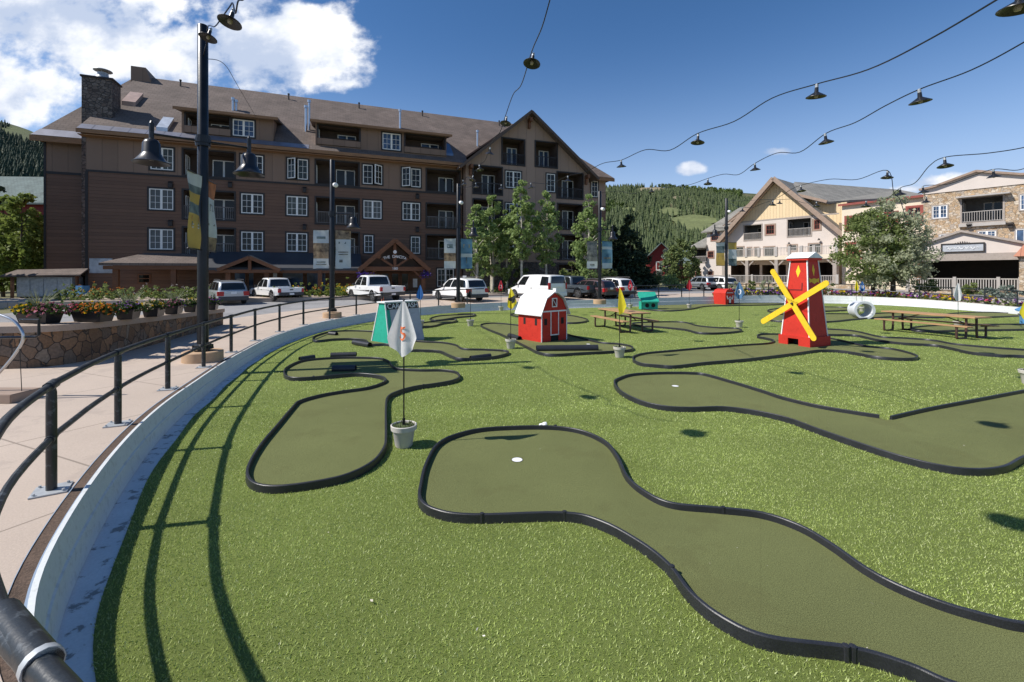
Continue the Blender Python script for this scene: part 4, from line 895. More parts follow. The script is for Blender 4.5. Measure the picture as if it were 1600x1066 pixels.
m = S.mb(); m.beam((a-.35,-.35,d2+.12),(b+.5,-.35,d2+.12),.6,.14); m.box((a-.2,-.3,c-.42),(b+.2,.02,c-.13)); m.build('balcony_hood', M['grey_rail'], S.root)
m = S.mb(); P = [(SU0-.1,10.8),(SU1,10.8),(SU1,11.5),(5.2,11.5),(4.0,11.6),(1.1,12.4),(-2.0,11.4),(SU0-.1,11.25)]; m.prism([(u,-.08,z) for u,z in P], (0,9,0)); m.build('parapet', M['beige'], S.root)
m = S.mb(); T = [(SU0-.3,11.3),(-2.0,11.45),(1.1,12.5),(4.0,11.68),(5.2,11.58),(SU1+.1,11.58)]
for p, q in zip(T[:-1], T[1:]): m.beam((p[0],-.2,p[1]),(q[0],-.2,q[1]),.4,.2)
m.build('coping', M['brown_trim'], S.root)
pw = -4.0; m = S.mb(); P = [(-2.5,3.85),(4.6,3.85),(4.6,5.15),(.65,6.4),(-2.5,5.35)]
m.prism([(u,pw,z) for u,z in P], (0,.3,0)); m.build('porch_gable', M['beige'], S.root)
m = S.mb(); m.box((-2.6,pw-.06,3.78),(4.7,pw-.003,4.42)); m.build('porch_fascia', M['taupe'], S.root)
m = S.mb(); roof_slab(m, [(-2.9,pw-.3,5.3),(.65,pw-.3,6.6),(.65,0,6.6),(-2.9,0,5.3)][::-1], .2, 0); roof_slab(m, [(.65,pw-.3,6.6),(4.9,pw-.3,5.2),(4.9,0,5.2),(.65,0,6.6)][::-1], .2, 0); m.box((-2.5,pw+.3,3.9),(4.6,-.05,4.1)); m.build('porch_roof', M['taupe'], S.root)
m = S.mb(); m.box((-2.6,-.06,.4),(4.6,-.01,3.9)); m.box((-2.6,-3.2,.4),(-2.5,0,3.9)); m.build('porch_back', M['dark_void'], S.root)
a, b, c, d2 = S.rect(1471.5,1538,382.5,392,4.05); c = (c+d2)/2-.38; d2 = c+.76
m = S.mb(); m.box((a,pw-.10,c),(b,pw-.004,d2),0); ring_frame(m, a-.05, b+.05, c-.05, d2+.05, .1, pw-.16, pw-.05, 1)
for k in range(7): m.tube([((a+b)/2-.45+k*.15,pw-.08,d2+.03),((a+b)/2-.45+k*.15,pw-.08,d2+.1+.12*math.sin(k/6*PI))],.03,5,1)
sg_ = m.build('porch_sign', [M['grey_paint'], M['dark_trim']], S.root)
m = S.mb(); q0 = spline([(a+.3+(b-a-.6)*k/16, pw-.115, (c+d2)/2+.13*math.sin(k*2.3)+.06*math.cos(k*5.1)) for k in range(17)], False, 4); m.tube(q0, .022, 5); q1 = spline([(a+.4+(b-a-.8)*k/12, pw-.115, (c+d2)/2-.08+.07*math.sin(k*3.1)) for k in range(13)], False, 4); m.tube(q1, .018, 5); m.build('sign_scroll', M['white'], sg_)
m = S.mb(); bars(m, (-3.2,pw-.2,1.0), (4.3,pw-.2,1.0), 1.1, 44, 0, .07, .1)
for u in (-3.2,.2,3.0,4.3): m.box((u-.11,pw-.31,.8),(u+.11,pw-.09,2.28))
m.build('porch_railing', M['grey_rail'], S.root)
m = S.mb(); m.box((-3.4,pw-.1,.3),(4.5,pw+.3,1.0)); m.box((-3.4,pw+.3,.3),(4.5,-.05,.98)); m.build('porch_base', M['tan_stone'], S.root)
m = S.mb(); m.box((-2.55,pw+.05,.9),(-2.2,pw+.4,3.85)); m.build('porch_post', M['timber'], S.root)
m = S.mb(); m.box((4.4,pw-2.2,.3),(6.6,pw+.4,4.0)); m.build('porch_pier', M['tan_stone'], S.root)
m = S.mb(); m.hexa([(4.1,pw-2.6,4.0),(7.0,pw-2.6,4.0),(7.0,pw+.8,4.0),(4.1,pw+.8,4.0)],[(4.9,pw-1.2,5.5),(6.4,pw-1.2,5.5),(6.4,pw-.2,5.5),(4.9,pw-.2,5.5)]); m.build('pier_roof', M['copper'], S.root)
for px, py in ((1515,353.5),(1579,353)): u, z = S.px(px, py); m = S.mb(); m.box((u-.16,-.3,z-.2),(u+.16,0,z+.14)); m.beam((u,-.4,z+.1),(u,0,z+.3),.4,.06); m.build('wall_lamp', M['dark_trim'], S.root)
K = Frame(tuple(S.world(-10.9,3,.85)), (.6,-.8), 'link_building', 'pale cream building with red windows behind the big leafy tree', 'building')
kw = [(.45,1.75,7.9,9.4),(3.6,5.2,7.9,9.5),(6.2,7.3,8.1,9.9),(.5,1.8,4.5,6.2),(3.6,5.2,4.5,6.2),(6.5,7.4,4.6,6.3)]
w = K.mb(); wall_cells(w, 0, 7.9, .4, 11.0, kw, 0); w.add([(0,0,.4),(0,9,.4),(0,9,11),(0,0,11)], [(0,3,2,1)]); w.build('wall', M['cream'], K.root)
for r_ in kw: window(K, *r_, 0, 2, 2, 2, ('red_trim','red_trim'), case=.2)
m = K.mb(); roof_slab(m, [(-.3,-.4,11.05),(8.1,-.4,11.15),(8.1,8,12.2),(-.3,8,12.2)], .25, 0); m.build('roof', M['red_trim'], K.root)

# ---------------------------------------------------------------- small houses in the distance
H = Frame(tuple(gx(1012,92)), (1,-.25), 'gabled_house', 'dark red house with green roof between the spruces and cream building', 'house')
m = H.mb(); m.prism([(0,0,.3),(5.2,0,.3),(5.2,0,6.2),(2.6,0,8.6),(0,0,6.2)], (0,9,0)); m.build('wall', M['dark_red'], H.root)
m = H.mb(); roof_slab(m, [(-.6,-.7,5.7),(2.6,-.7,8.95),(2.6,10,8.95),(-.6,10,5.7)][::-1], .2, 0); roof_slab(m, [(2.6,-.7,8.95),(5.8,-.7,5.7),(5.8,10,5.7),(2.6,10,8.95)][::-1], .2, 0); roof_slab(m, [(4.6,1.5,4.6),(12,1.5,4.6),(12,6,7.6),(3.6,6,7.6)], .2, 0); m.build('roof', M['shingle_green'], H.root)
m = H.mb(); m.box((5,2,.3),(11.5,8,4.7)); m.build('wing', M['dark_red'], H.root)
window(H, 1.7, 3.5, 3.4, 5.0, 0, 2, 1, 2, ('sash','sash'), case=.1)
G = Frame(tuple(gx(-60,66)), (1,.05), 'roofed_house', 'house with a broad grey green roof beyond the trees on the far left', 'house')
m = G.mb(); m.box((0,1,.3),(16,11,13.2)); m.build('wall', M['dark_red'], G.root); m = G.mb(); roof_slab(m, [(-1,0,13.0),(17,0,13.0),(17,6,18.0),(-1,6,18.0)], .25, 0); roof_slab(m, [(17,12,13.0),(-1,12,13.0),(-1,6,18.0),(17,6,18.0)], .25, 0); m.build('roof', M['shingle_green'], G.root)
m = G.mb(); m.lathe([(.12,16.4),(.12,17.4),(.2,17.4),(.2,17.7)], (11.3,4.6,0), 8); m.build('roof_vent', M['galv'], G.root)
# ================================================================ hills and forest
SKY = ([-700,-200,0,40,75,110,170,300,600,940,990,1040,1100,1190,1290,1400,1600,1900,2400],[150,172,184,196,212,218,208,240,285,295,291,289,294,300,306,312,326,345,360])
def hill_h(r, Y):
    px = 800+F*r; ys = float(np.interp(px, *SKY)); left = float(np.interp(px, [100,350],[1,0])); YR = 640+260*left
    top = CZ+(Y0-ys-(3 if px > 600 else 5))/F*YR; s = (Y-150)/(YR-150)
    if s <= 0: return -1.0+.9*max(0,1+s*2)
    k = s**1.05 if s < 1 else max(0, 1-(s-1)*.7)
    n = math.sin(r*9+Y*.011)*.03+math.sin(r*23-Y*.017+1)*.018
    return top*max(0, k*(1+n*min(1,3*(1-min(s,1))*s*3)))
rs = np.linspace(-1.7, 1.7, 150); Ys = np.concatenate([np.linspace(140, 900, 64), np.linspace(950, 1500, 8)])
m = MB(); m.add([(r*Y, Y, hill_h(r, Y)) for Y in Ys for r in rs], [(j*150+i, j*150+i+1, (j+1)*150+i+1, (j+1)*150+i) for j in range(len(Ys)-1) for i in range(149)])
M['hill'] = mix_detail('hill', (.085,.10,.035), .3, .012, .4, .35, .95, 0, 1, (.008,(.15,.13,.07),.6))
M['meadow'] = mix_detail('meadow', (.15,.17,.065), .2, .05, .5, .3, .95, 0, 1); M['dry_meadow'] = mix_detail('dry_meadow', (.27,.22,.13), .2, .05, .5, .3, .95, 0, 1)
struct(m.build('hill', M['hill'], smooth=True))
MEAD = [(1018,298,26,4,1),(1176,307,20,6,1),(1047,334,18,6,0),(1083,350,36,10,0),(1096,362,30,8,0),(38,206,34,9,1),(60,214,30,8,1),(1060,312,10,3,1),(985,330,14,3,0)]
def surf(px, py):
    r = (px-800)/F; lo, hi = 150, 1150; prev = None
    for Y in np.linspace(152, 1000, 240):
        if CZ+(Y0-py)/F*Y <= hill_h(r, Y): return Vector((r*Y, Y, hill_h(r, Y)))
    return None
for k in (0, 1):
    m = MB()
    for px, py, rx, ry, d in MEAD:
        if d != k: continue
        ring = [surf(px+rx*math.cos(a)*(1+.25*math.sin(3*a+px)), py+ry*math.sin(a)*(1+.2*math.cos(2*a+px))) for a in [2*PI*i/14 for i in range(14)]]; c = surf(px, py)
        if c is None or any(q is None for q in ring): continue
        vs = [c+Vector((0,0,1.4))]; 
        for t in (.5, 1): vs += [Vector((c.x+(q.x-c.x)*t, c.y+(q.y-c.y)*t, hill_h((c.x+(q.x-c.x)*t)/(c.y+(q.y-c.y)*t), c.y+(q.y-c.y)*t)+1.4)) for q in ring]
        m.add(vs, [(0,1+i,1+(i+1)%14) for i in range(14)]+[(1+i,15+i,15+(i+1)%14,1+(i+1)%14) for i in range(14)])
    if m.v: struct(m.build('meadow' if k == 0 else 'dry_slope', M['meadow' if k == 0 else 'dry_meadow'], smooth=True))
def in_mead(px, py): return any(((px-a)/(b*1.05))**2+((py-c)/(d*1.15))**2 < 1 for a,c,b,d,_ in MEAD)
def forest():
    con, conl, dec = [], [], []
    for _ in range(38000):
        r = RN.uniform(-1.68,1.55); px = 800+F*r; left = px < 330
        if left: Y = 160+720*RN.random()**.75
        else: Y = 158+500*RN.random()**.8
        h = hill_h(r, Y)
        if h < .5 and RN.random() < .6: continue
        py = Y0-(h-CZ)/Y*F
        if in_mead(px, py): continue
        x, y = r*Y, Y; g = math.sin(x*.02+1.3)+math.sin(y*.017+x*.011)+math.sin(x*.006-y*.008)
        H = RN.uniform(5.5,10.5)*(1.1 if left else .88)
        if g > .35 and not left and RN.random() < .75: dec.append((x,y,h,H*.62))
        else: (conl if left else con).append((x,y,h,H))
    n = 6
    M['conifer_left'] = leaf_mat('conifer_left', (.026,.044,.024), (.05,.072,.038), .1)
    for sd, CL in ((0, con), (1, conl)):
      V = []
      for x,y,h,H in CL:
        w = H*RN.uniform(.19,.27); a0 = RN.random()*6
        for zb, zt, k in ((.06,.55,1.0),(.32,.80,.74),(.60,1.0,.45)):
            P = [(x+w*k*RN.uniform(.75,1.2)*math.cos(a0+2*PI*i/n), y+w*k*math.sin(a0+2*PI*i/n), h-1+H*(zb+RN.uniform(-.04,.04))) for i in range(n)]; T = (x,y,h-1+H*zt)
            for i in range(n): V += [P[i], P[(i+1)%n], T]
      M['conifer_far'] = leaf_mat('conifer_far', (.055,.080,.030), (.105,.130,.050), .1); o = np_mesh('forest', np.array(V), 3, M['conifer_left' if sd else 'conifer_far'])
      tag(o, 'dense dark conifer forest on the mountain at the far left' if sd else 'green conifer forest covering the hill right of the brown lodge', 'forest', kind='stuff')
    V = []; NRl = np.random.default_rng(5)
    for x,y,h,H in dec:
        k = 26; d = NRl.normal(size=(k,3)); d /= np.linalg.norm(d,axis=1)[:,None]; c = np.array([x,y,h+H*.5])+d*np.array([H*.3,H*.3,H*.42])
        a = NRl.normal(size=(k,3))*.75*H*.2; b = NRl.normal(size=(k,3))*.75*H*.2
        V.append(np.stack([c-a,c+b,c+a,c-b],1).reshape(-1,3))
    M['aspen_far'] = leaf_mat('aspen_far', (.085,.125,.032), (.12,.165,.045), .2)
    if V: o = np_mesh('aspen_stands', np.concatenate(V), 4, M['aspen_far']); tag(o, 'light green stands of leafy trees among the conifers on the mountain', 'woods', kind='stuff')
forest()

# ================================================================ trees and plants
M['bark_aspen'] = pm('bark_aspen', (.42,.39,.32), .85, var=.3, scale=6, bump=.3); M['bark'] = pm('bark', (.10,.075,.055), .9, var=.3, scale=6, bump=.4)
M['leaf_aspen'] = leaf_mat('leaf_aspen', (.20,.285,.09), (.35,.44,.18), .5); M['leaf_dark'] = leaf_mat('leaf_dark', (.14,.19,.06), (.25,.30,.10), .45); M['leaf_olive'] = leaf_mat('leaf_olive', (.31,.34,.20), (.50,.52,.36), .5); M['leaf_left'] = leaf_mat('leaf_left', (.12,.17,.035), (.23,.28,.07), .45)
M['needle'] = leaf_mat('needle', (.022,.04,.02), (.055,.08,.036), .15); M['needle_blue'] = leaf_mat('needle_blue', (.13,.17,.14), (.22,.26,.21), .2); M['needle_pine'] = leaf_mat('needle_pine', (.11,.15,.05), (.19,.23,.085), .3)
def leaf_cloud(centres, rad, n, size, g):
    """n leaf quads scattered round each clump centre"""
    C = np.repeat(centres, n, 0); k = len(C); d = g.normal(size=(k,3)); d /= np.linalg.norm(d,axis=1)[:,None]
    R = np.repeat(rad, n)[:,None]; c = C+d*R*(g.random((k,1))**.45)*np.array([1,1,.8])
    s = size*(.6+.8*g.random((k,1))); a = g.normal(size=(k,3)); a /= np.linalg.norm(a,axis=1)[:,None]; b = g.normal(size=(k,3)); b -= a*(a*b).sum(1)[:,None]; b /= np.linalg.norm(b,axis=1)[:,None]
    a *= s*.5; b *= s*.38
    return np.stack([c-a, c+b-a*.15, c+a, c-b-a*.15],1).reshape(-1,3)
def tree(name, label, cat, base, H, cr, z0, nclump, nleaf, size, leaf, bark, seed, group=None, prof=None, trunk_r=None, stems=1, lean=0):
    g = np.random.default_rng(seed); t = thing(name, label, cat, base, 0, group); prof = prof or (lambda s: math.sin(PI*min(1,max(0,s))**.8)**.7)
    cs, rd = [], []; 
    while len(cs) < nclump:
        s = g.random(); R = cr*prof(s)
        if g.random() > R/cr+.08: continue
        a = g.random()*2*PI; q = math.sqrt(g.random()); k = .25+.75*q
        cs.append((R*k*math.cos(a)*.92, R*k*math.sin(a)*.92, z0+(H-z0)*s)); rd.append(cr*(.15+.19*g.random())*(.6+.4*R/cr))
    cs = np.array(cs); rd = np.array(rd)
    o = np_mesh('crown', leaf_cloud(cs, rd, nleaf, size, g), 4, leaf, t)
    m = MB(); tr = trunk_r or H*.014
    for k in range(stems):
        a = k*2.1; ox = .5*cr*(k > 0)*math.cos(a); oy = .5*cr*(k > 0)*math.sin(a)
        P = [(ox*.2,oy*.2,-.15),(ox*.5+tr*math.sin(seed),oy*.5,H*.3),(ox+lean*.5,oy,H*.62),(ox*.9+lean,oy,H*.93)]
        m.tube(spline(P, False, 4), [tr*(1.15-1.0*i/12) for i in range(13)], 8)
    for k in range(0, len(cs), max(1, len(cs)//16)):
        c = Vector(cs[k]); b = Vector((0,0,max(H*.15, c.z-.55*math.hypot(c.x,c.y)-.4))); m.tube(spline([b, (b+c)/2+Vector((0,0,.12)), c], False, 3), [tr*.42-tr*.3*i/6 for i in range(7)], 5)
    m.build('trunk', bark, t, True); return t
asp = lambda s: (.25+.75*math.sin(PI*min(1,s*.9+.08)))*(1.0 if s < .55 else max(.1,1.15-.95*(s-.4)))
ag = 'aspens in front of the brown gable'
for i,(px,Y,top,cw,z0,lab) in enumerate(((744,39.5,318,34,1.6,'slim aspen nearest the blue banner lamp post'),(769,41,303,42,1.8,'full aspen second from the blue banner in front of the gable'),(815,40,284,40,3.2,'tallest aspen with a bare pale trunk in front of the gable window'),(855,41,300,40,2.6,'aspen with thin pale trunk right of the tallest one'),(920,39,306,44,1.5,'leafy aspen behind the lamp post at the right corner of the brown lodge'),(792,42,330,36,1.3,'aspen half hidden between two fuller aspens before the gable'))):
    b = gx(px, Y); H = CZ+(Y0-top)/F*Y-b.z
    tree('aspen_tree', lab, 'tree', b, H, cw/F*Y*.66, z0, 84, 52, .23, M['leaf_aspen'], M['bark_aspen'], 20+i, ag, asp, .12, 2 if i in (0,1) else 1)
for i,(px,Y,hh,rr,lab) in enumerate(((810,43,2.8,1.5,'low green shrub between aspen trunks'),(893,44,3.0,1.4,'low green shrub under the balconies'),(948,43,2.6,1.3,'low green shrub right of the brown lodge corner'))):
    tree('shrub', lab, 'shrub', gx(px,Y), hh, rr, .3, 22, 50, .24, M['leaf_dark'], M['bark'], 50+i, 'shrubs in front of the brown lodge')
con = lambda s: max(.04, (1-s))**.8*(.55+.45*min(1,s*6+.3))
b = gx(985,54); tree('spruce_tree', 'dark dense spruce right of the brown lodge corner', 'tree', b, 8.6, 3.1, .2, 110, 60, .34, M['needle'], M['bark'], 61, None, con)
b = gx(962,58); tree('spruce_tree', 'dark spruce squeezed between lodge corner and the bigger dark spruce', 'tree', b, 8.3, 2.4, .2, 70, 55, .34, M['needle'], M['bark'], 62, None, con)
b = gx(1041,62); tree('blue_spruce', 'pale blue green spruce before the red house', 'tree', b, 5.6, 1.7, .2, 60, 55, .3, M['needle_blue'], M['bark'], 63, None, con)
b = gx(1064,60); tree('pine_tree', 'bright green pine left of the cream gabled building', 'tree', b, 6.2, 2.4, .3, 62, 55, .32, M['needle_pine'], M['bark'], 64)
b = gx(1083,70); tree('pine_tree', 'slender green pine touching the left corner of the cream building', 'tree', b, 6.6, 1.5, .3, 40, 45, .32, M['needle_pine'], M['bark'], 65, None, con)
b = gx(1010,56); tree('shrub', 'pale green bush under the red house', 'shrub', b, 2.2, 1.9, .1, 26, 50, .26, M['needle_pine'], M['bark'], 66)
b = gx(1052,52); tree('shrub', 'yellowish bush beside the far fence', 'shrub', b, 1.7, 1.6, .1, 22, 50, .22, M['leaf_aspen'], M['bark'], 67)
b = gx(1363,39); tree('deciduous_tree', 'big bright green leafy tree left half of the pair before the cream link', 'tree', b, 7.3, 2.9, 1.5, 110, 90, .2, M['leaf_dark'], M['bark'], 71, None, lambda s: math.sin(PI*min(1,s*.86+.14))**.55, .16)
b = gx(1395,38); tree('deciduous_tree', 'big grey green leafy tree in front of the stone building corner', 'tree', b, 8.9, 2.9, 1.0, 125, 92, .2, M['leaf_olive'], M['bark'], 72, None, lambda s: math.sin(PI*min(1,s*.84+.16))**.6*(1.05-.35*s), .18)
for i,(px,top,w,H0,lab) in enumerate(((34,300,80,0,'leafy green tree left of the brown lodge'),(5,300,60,0,'leafy tree at the left photo edge with dark lower branches'),(46,335,34,0,'small leafy tree between the bigger leafy tree and the lodge wall'))):
    Y = 36+2*i; b = gx(px, Y); H = CZ+(Y0-top)/F*Y-b.z; tree('leafy_tree', lab, 'tree', b, H, w/F*Y*.55, .4, 95, 62, .28, M['leaf_left'], M['bark'], 80+i)
tree('spruce_tree', 'dark tall spruce behind the leafy tree at the left edge', 'tree', gx(-12,44), 11.5, 2.4, .2, 70, 50, .34, M['needle'], M['bark'], 90, None, con)
for i,(x,y,h) in enumerate(((-40,19,13),(-47,24,14),(-39,27.5,10))):
    tree('leafy_tree', ('tall leafy tree shading the road left of the photo','second tall leafy tree left of the road','lower leafy tree at the road bend on the left')[i], 'tree', (x,y,gz(y)), h, 4.2, 2, 80, 40, .5, M['leaf_left'], M['bark'], 95+i)
# shrubs on the terrace side and before the lodge
tsh = 'shrubs along the stone terrace wall'
for i, px in enumerate((1147,1172,1200,1226,1262,1290)):
    tree('terrace_shrub', 'low green shrub in the row along the stone terrace wall', 'shrub', gx(px,46-i*.6), .95+.15*(i%3), .8, .05, 14, 40, .16, M['leaf_dark'] if i%2 else M['leaf_olive'], M['bark'], 110+i, tsh)
for px, Y, h, lab in ((1445,40.5,1.5,'leafy bush in front of the porch railing of the stone building'),(1520,41,.9,'low bush behind the white flag'),(1570,37,1.0,'round blue green bush at the right edge by the fence')):
    tree('bush', lab, 'shrub', gx(px,Y), h, 1.3, .05, 20, 46, .16, M['leaf_dark'] if px != 1570 else M['needle_blue'], M['bark'], int(px))
def flower_clump(mb_list, c, rx, ry, h, n, size, g, cols):
    pass
def flowers(name, label, cat, P, group=None, kind=None, parent=None):
    """P: list of (centre, rx, ry, h, flower material, density); leaves and petals as separate parts"""
    g = np.random.default_rng(len(P)*7+int(abs(P[0][0][0])*10)); base = Vector(P[0][0]); t = parent or thing(name, label, cat, base, 0, group)
    lv = []; fl = {}
    for c, rx, ry, h, mat_, n in P:
        c = np.array(Vector(c)-base); k = int(n); d = g.normal(size=(k,3)); d /= np.linalg.norm(d,axis=1)[:,None]
        q = c+np.array([0,0,h*.35])+d*np.array([rx,ry,h*.6])*(g.random((k,1))**.4); q[:,2] = np.maximum(q[:,2], .02)
        lv.append(leaf_cloud(q, np.full(k,.03), 3, .09, g))
        d = g.normal(size=(k,3)); d[:,2] = np.abs(d[:,2])*1.2; d /= np.linalg.norm(d,axis=1)[:,None]; q = c+np.array([0,0,h*.4])+d*np.array([rx,ry,h*.62])*1.03
        fl.setdefault(mat_, []).append(leaf_cloud(q, np.full(k,.025), 3, .085, g))
    np_mesh('foliage', np.concatenate(lv), 4, M['foliage_basket'], t)
    for k, v in fl.items(): np_mesh('blossoms', np.concatenate(v), 4, M[k], t)
    return t
def petal(name, c): M[name] = leaf_mat(name, sc(c,.75), sc(c,1.15), .25)
petal('p_yellow',(.75,.52,.02)); petal('p_pink',(.62,.10,.16)); petal('p_orange',(.65,.22,.03)); petal('p_mauve',(.35,.18,.42)); petal('p_rose',(.45,.17,.22)); petal('p_white',(.6,.55,.5)); petal('p_red',(.5,.03,.05)); petal('p_purple',(.22,.06,.35)); petal('p_cream',(.6,.5,.3))

# planter wall on the left with its pots
PW_ = [(-19,9.9),(-13.6,10.15),(-11.2,10.3),(-10.55,11.2),(-10.9,13.5),(-11.6,16.6),(-12.25,19.3)]
PWs = [Vector((p.x,p.y,0)) for p in spline([(x,y,0) for x,y in PW_], False, 5)]
def wall_ribbon(mb, w0, w1, zlo, zhi):
    vs = []
    for i, p in enumerate(PWs):
        t = (PWs[min(i+1,len(PWs)-1)]-PWs[max(i-1,0)]).normalized(); n = Vector((-t.y,t.x,0)); z = gz(p.y)
        zt = float(np.interp(p.y,[10,19.3],[1.34,1.05]))
        for a, b in ((w0,zlo),(w1,zlo),(w1,zhi),(w0,zhi)): q = p+n*a; vs.append((q.x,q.y,(z+b) if b < 0 else zt+b-10 if b > 5 else b))
    k = len(PWs); fs = [(i*4+j,i*4+(j+1)%4,(i+1)*4+(j+1)%4,(i+1)*4+j) for i in range(k-1) for j in range(4)]+[(0,1,2,3),((k-1)*4+3,(k-1)*4+2,(k-1)*4+1,(k-1)*4)]
    mb.add(vs, fs)
pt = thing('planter_wall', 'low curved rust and tan fieldstone wall with flat cap left of the lamp post', 'stone wall', (0,0,0))
m = MB(); wall_ribbon(m, 0, .8, -.1, 10-.15); m.build('stone_face', M['planter_stone'], pt)
m = MB(); wall_ribbon(m, -.06, .9, 10-.15, 10); m.build('cap', M['cap_stone'], pt)
pots = [(62,11.0,.85,[(-.38,'p_yellow'),(-.15,'p_yellow'),(.15,'p_rose'),(.4,'p_rose')],'black planter box with yellow flowers at left end of the wall'),(146,11.6,.85,[(-.5,'p_pink'),(-.1,'p_orange'),(.15,'p_yellow'),(.45,'p_orange')],'black planter box with pink and orange flowers'),
        (201,12.6,.6,[(-.3,'p_yellow'),(0,'p_mauve'),(.3,'p_mauve')],'planter box with mauve and yellow flowers and tall grass'),(241,13.8,.7,[(-.35,'p_rose'),(0,'p_yellow'),(.3,'p_cream')],'planter box with yellow and rose flowers left of the lamp post'),
        (272,15.2,.65,[(-.25,'p_purple'),(.2,'p_rose')],'planter box with dark rose flowers nearer the lamp post'),(300,16.6,.6,[(-.2,'p_yellow'),(.2,'p_cream')],'planter box with cream flowers beside the lamp post'),(331,18.2,.55,[(-.2,'p_rose'),(.2,'p_purple')],'last planter box with rose flowers right of the lamp post')]
for px, Y, w, fl_, lab in pots:
    z = float(np.interp(Y-.5,[10,19.3],[1.34,1.05])); c = at(px, 500, Y); c.z = z
    t = thing('flower_planter', lab, 'flower planter', c, -.1 if Y < 12 else -1.2, 'flower planters on the stone wall')
    m = MB(); m.hexa([(-w*.42,-.16,0),(w*.42,-.16,0),(w*.42,.16,0),(-w*.42,.16,0)],[(-w/2,-.2,.26),(w/2,-.2,.26),(w/2,.2,.26),(-w/2,.2,.26)]); ring_frame(m, -w/2-.02, w/2+.02, 0, 0, 0, 0, 0, 0) if False else m.box((-w/2-.015,-.215,.24),(w/2+.015,.215,.27)); m.build('box', M['shade_black'], t)
    flowers('', '', '', [((dx*w*1.15,0,.27),.24,.26,.24,k,150) for dx,k in fl_], parent=t) if False else None
    g = np.random.default_rng(int(px)); lv = []; 
    for dx, k in fl_:
        q = np.array([dx*w*.95,-.0,.32])+g.normal(size=(150,3))*np.array([.14,.11,.065]); lv.append(leaf_cloud(q, np.full(150,.03), 3, .07, g))
        q = np.array([dx*w*.95,-.02,.345])+g.normal(size=(75,3))*np.array([.14,.12,.06]); o = np_mesh('blossoms', leaf_cloud(q, np.full(75,.02), 3, .06, g), 4, M[k], t)
    if px in (62,201,272):
        m = MB()
        for k in range(36): a = RN.random()*2*PI; s = RN.uniform(.15,.4); m.tube([(0,0,.25),(s*.5*math.cos(a),s*.5*math.sin(a),.55),(s*math.cos(a),s*math.sin(a),RN.uniform(.6,.85))],[.008,.007,.002],3)
        m.build('tall_grass', M['leaf_olive'], t)
    np_mesh('foliage', np.concatenate(lv), 4, M['foliage_basket'], t)
# flower beds: petunias outside the far rim, perennials in front of the lodge
def bed(label, pts, spread, h, cols, n, zoff=0, leafm='leaf_dark', fs=.12):
    g = np.random.default_rng(n); P = spline(pts, False, 6); base = P[0]; t = thing('flower_bed', label, 'flower bed', base)
    t['kind'] = 'stuff'; L = []; Q = {c: [] for c in cols}; k = len(P)
    for i in range(n):
        f = g.random()*(k-1); a, b = P[int(f)], P[min(int(f)+1,k-1)]; p = a+(b-a)*(f%1); c = cols[int((math.sin(f*.9)+math.sin(f*.37+1)+2)/4*len(cols)*.999+g.random()*.7)%len(cols)]
        q = np.array([[p.x-base.x+g.normal()*spread*.4, p.y-base.y+g.normal()*spread*.4, p.z-base.z+abs(g.normal())*h*.5+.03]])
        L.append(q); q2 = q.copy(); q2[0,2] += h*.22+.04; Q[c].append(q2)
    np_mesh('foliage', leaf_cloud(np.concatenate(L), np.full(n,.12), 12, .13, g), 4, M[leafm], t)
    for c, v in Q.items():
        if v and c != 'none': v = np.concatenate(v); np_mesh('blossoms', leaf_cloud(v, np.full(len(v),.1), 5, fs, g), 4, M[c], t)
ri = [off(i,.85) for i in range(near_idx(27.2,39.6)-14, near_idx(31.2,25))]; 
bed('band of purple, yellow and pink petunias outside the far white rim', [Vector((p.x,p.y,gz(p.y)+.02)) for p in ri[::4]], .75, .3, ['p_purple','p_mauve','p_yellow','p_purple','p_pink','p_white'], 620, fs=.16)
bed('green perennial bed with orange blossoms in front of the brown lodge on the left', [D.world(u,y,.84) for u,y in ((.5,-4.6),(2.5,-4.9),(4.5,-4.6),(7.5,-4.9),(9,-4.8))], 1.3, .7, ['none','none','none','p_orange','none','none','p_white','none','none'], 480, leafm='leaf_dark', fs=.07)
bed('yellow flowering bed behind the white pickups in front of the lodge', [D.world(u,y,.84) for u,y in ((13.2,-5.0),(15,-5.1),(17.5,-5.0),(19,-4.8))], 1.1, .8, ['p_yellow','none','none','p_orange','none'], 300, leafm='leaf_left', fs=.08)
bed('low greenery under the aspens along the gable foot', [D.world(u,y,.84) for u,y in ((29.5,-3.5),(34,-4),(39,-3.5),(45,-3))], 1.4, .7, ['none'], 240)
M['boulder'] = mix_detail('boulder', (.42,.35,.28), .2, 3, 20, .25, .9, .5, 15)
for i,(px,py,s,lab) in enumerate(((122,459,.62,'largest pale boulder near the kiosk'),(166,460,.42,'pale boulder at the left end of the flower bed'),(182,461,.33,'small boulder next to another in the flower bed'),(298,461,.45,'boulder beside the silver car in the flower bed'),(232,463,.28,'small boulder in the middle of the flower bed'))):
    Y = 32.3+i*.5; c = gx(px, Y); m = MB(); bm = bmesh.new(); bmesh.ops.create_icosphere(bm, subdivisions=3, radius=s)
    for v in bm.verts: n = 1+.16*math.sin(v.co.x*7/s*.5+i)+.13*math.sin(v.co.y*8/s*.4+2*i)+.1*math.sin(v.co.z*9/s*.5); v.co = Vector((v.co.x*n*1.35, v.co.y*n, max(-.1,v.co.z*n*.75)))
    me = bpy.data.meshes.new('boulder'); bm.to_mesh(me); bm.free(); me.materials.append(M['boulder']); me.polygons.foreach_set('use_smooth',[True]*len(me.polygons)); o = bpy.data.objects.new('boulder', me); COL.objects.link(o); o.location = c+Vector((0,0,.05 if Y < 33 else .2)); tag(o, lab, 'boulder')
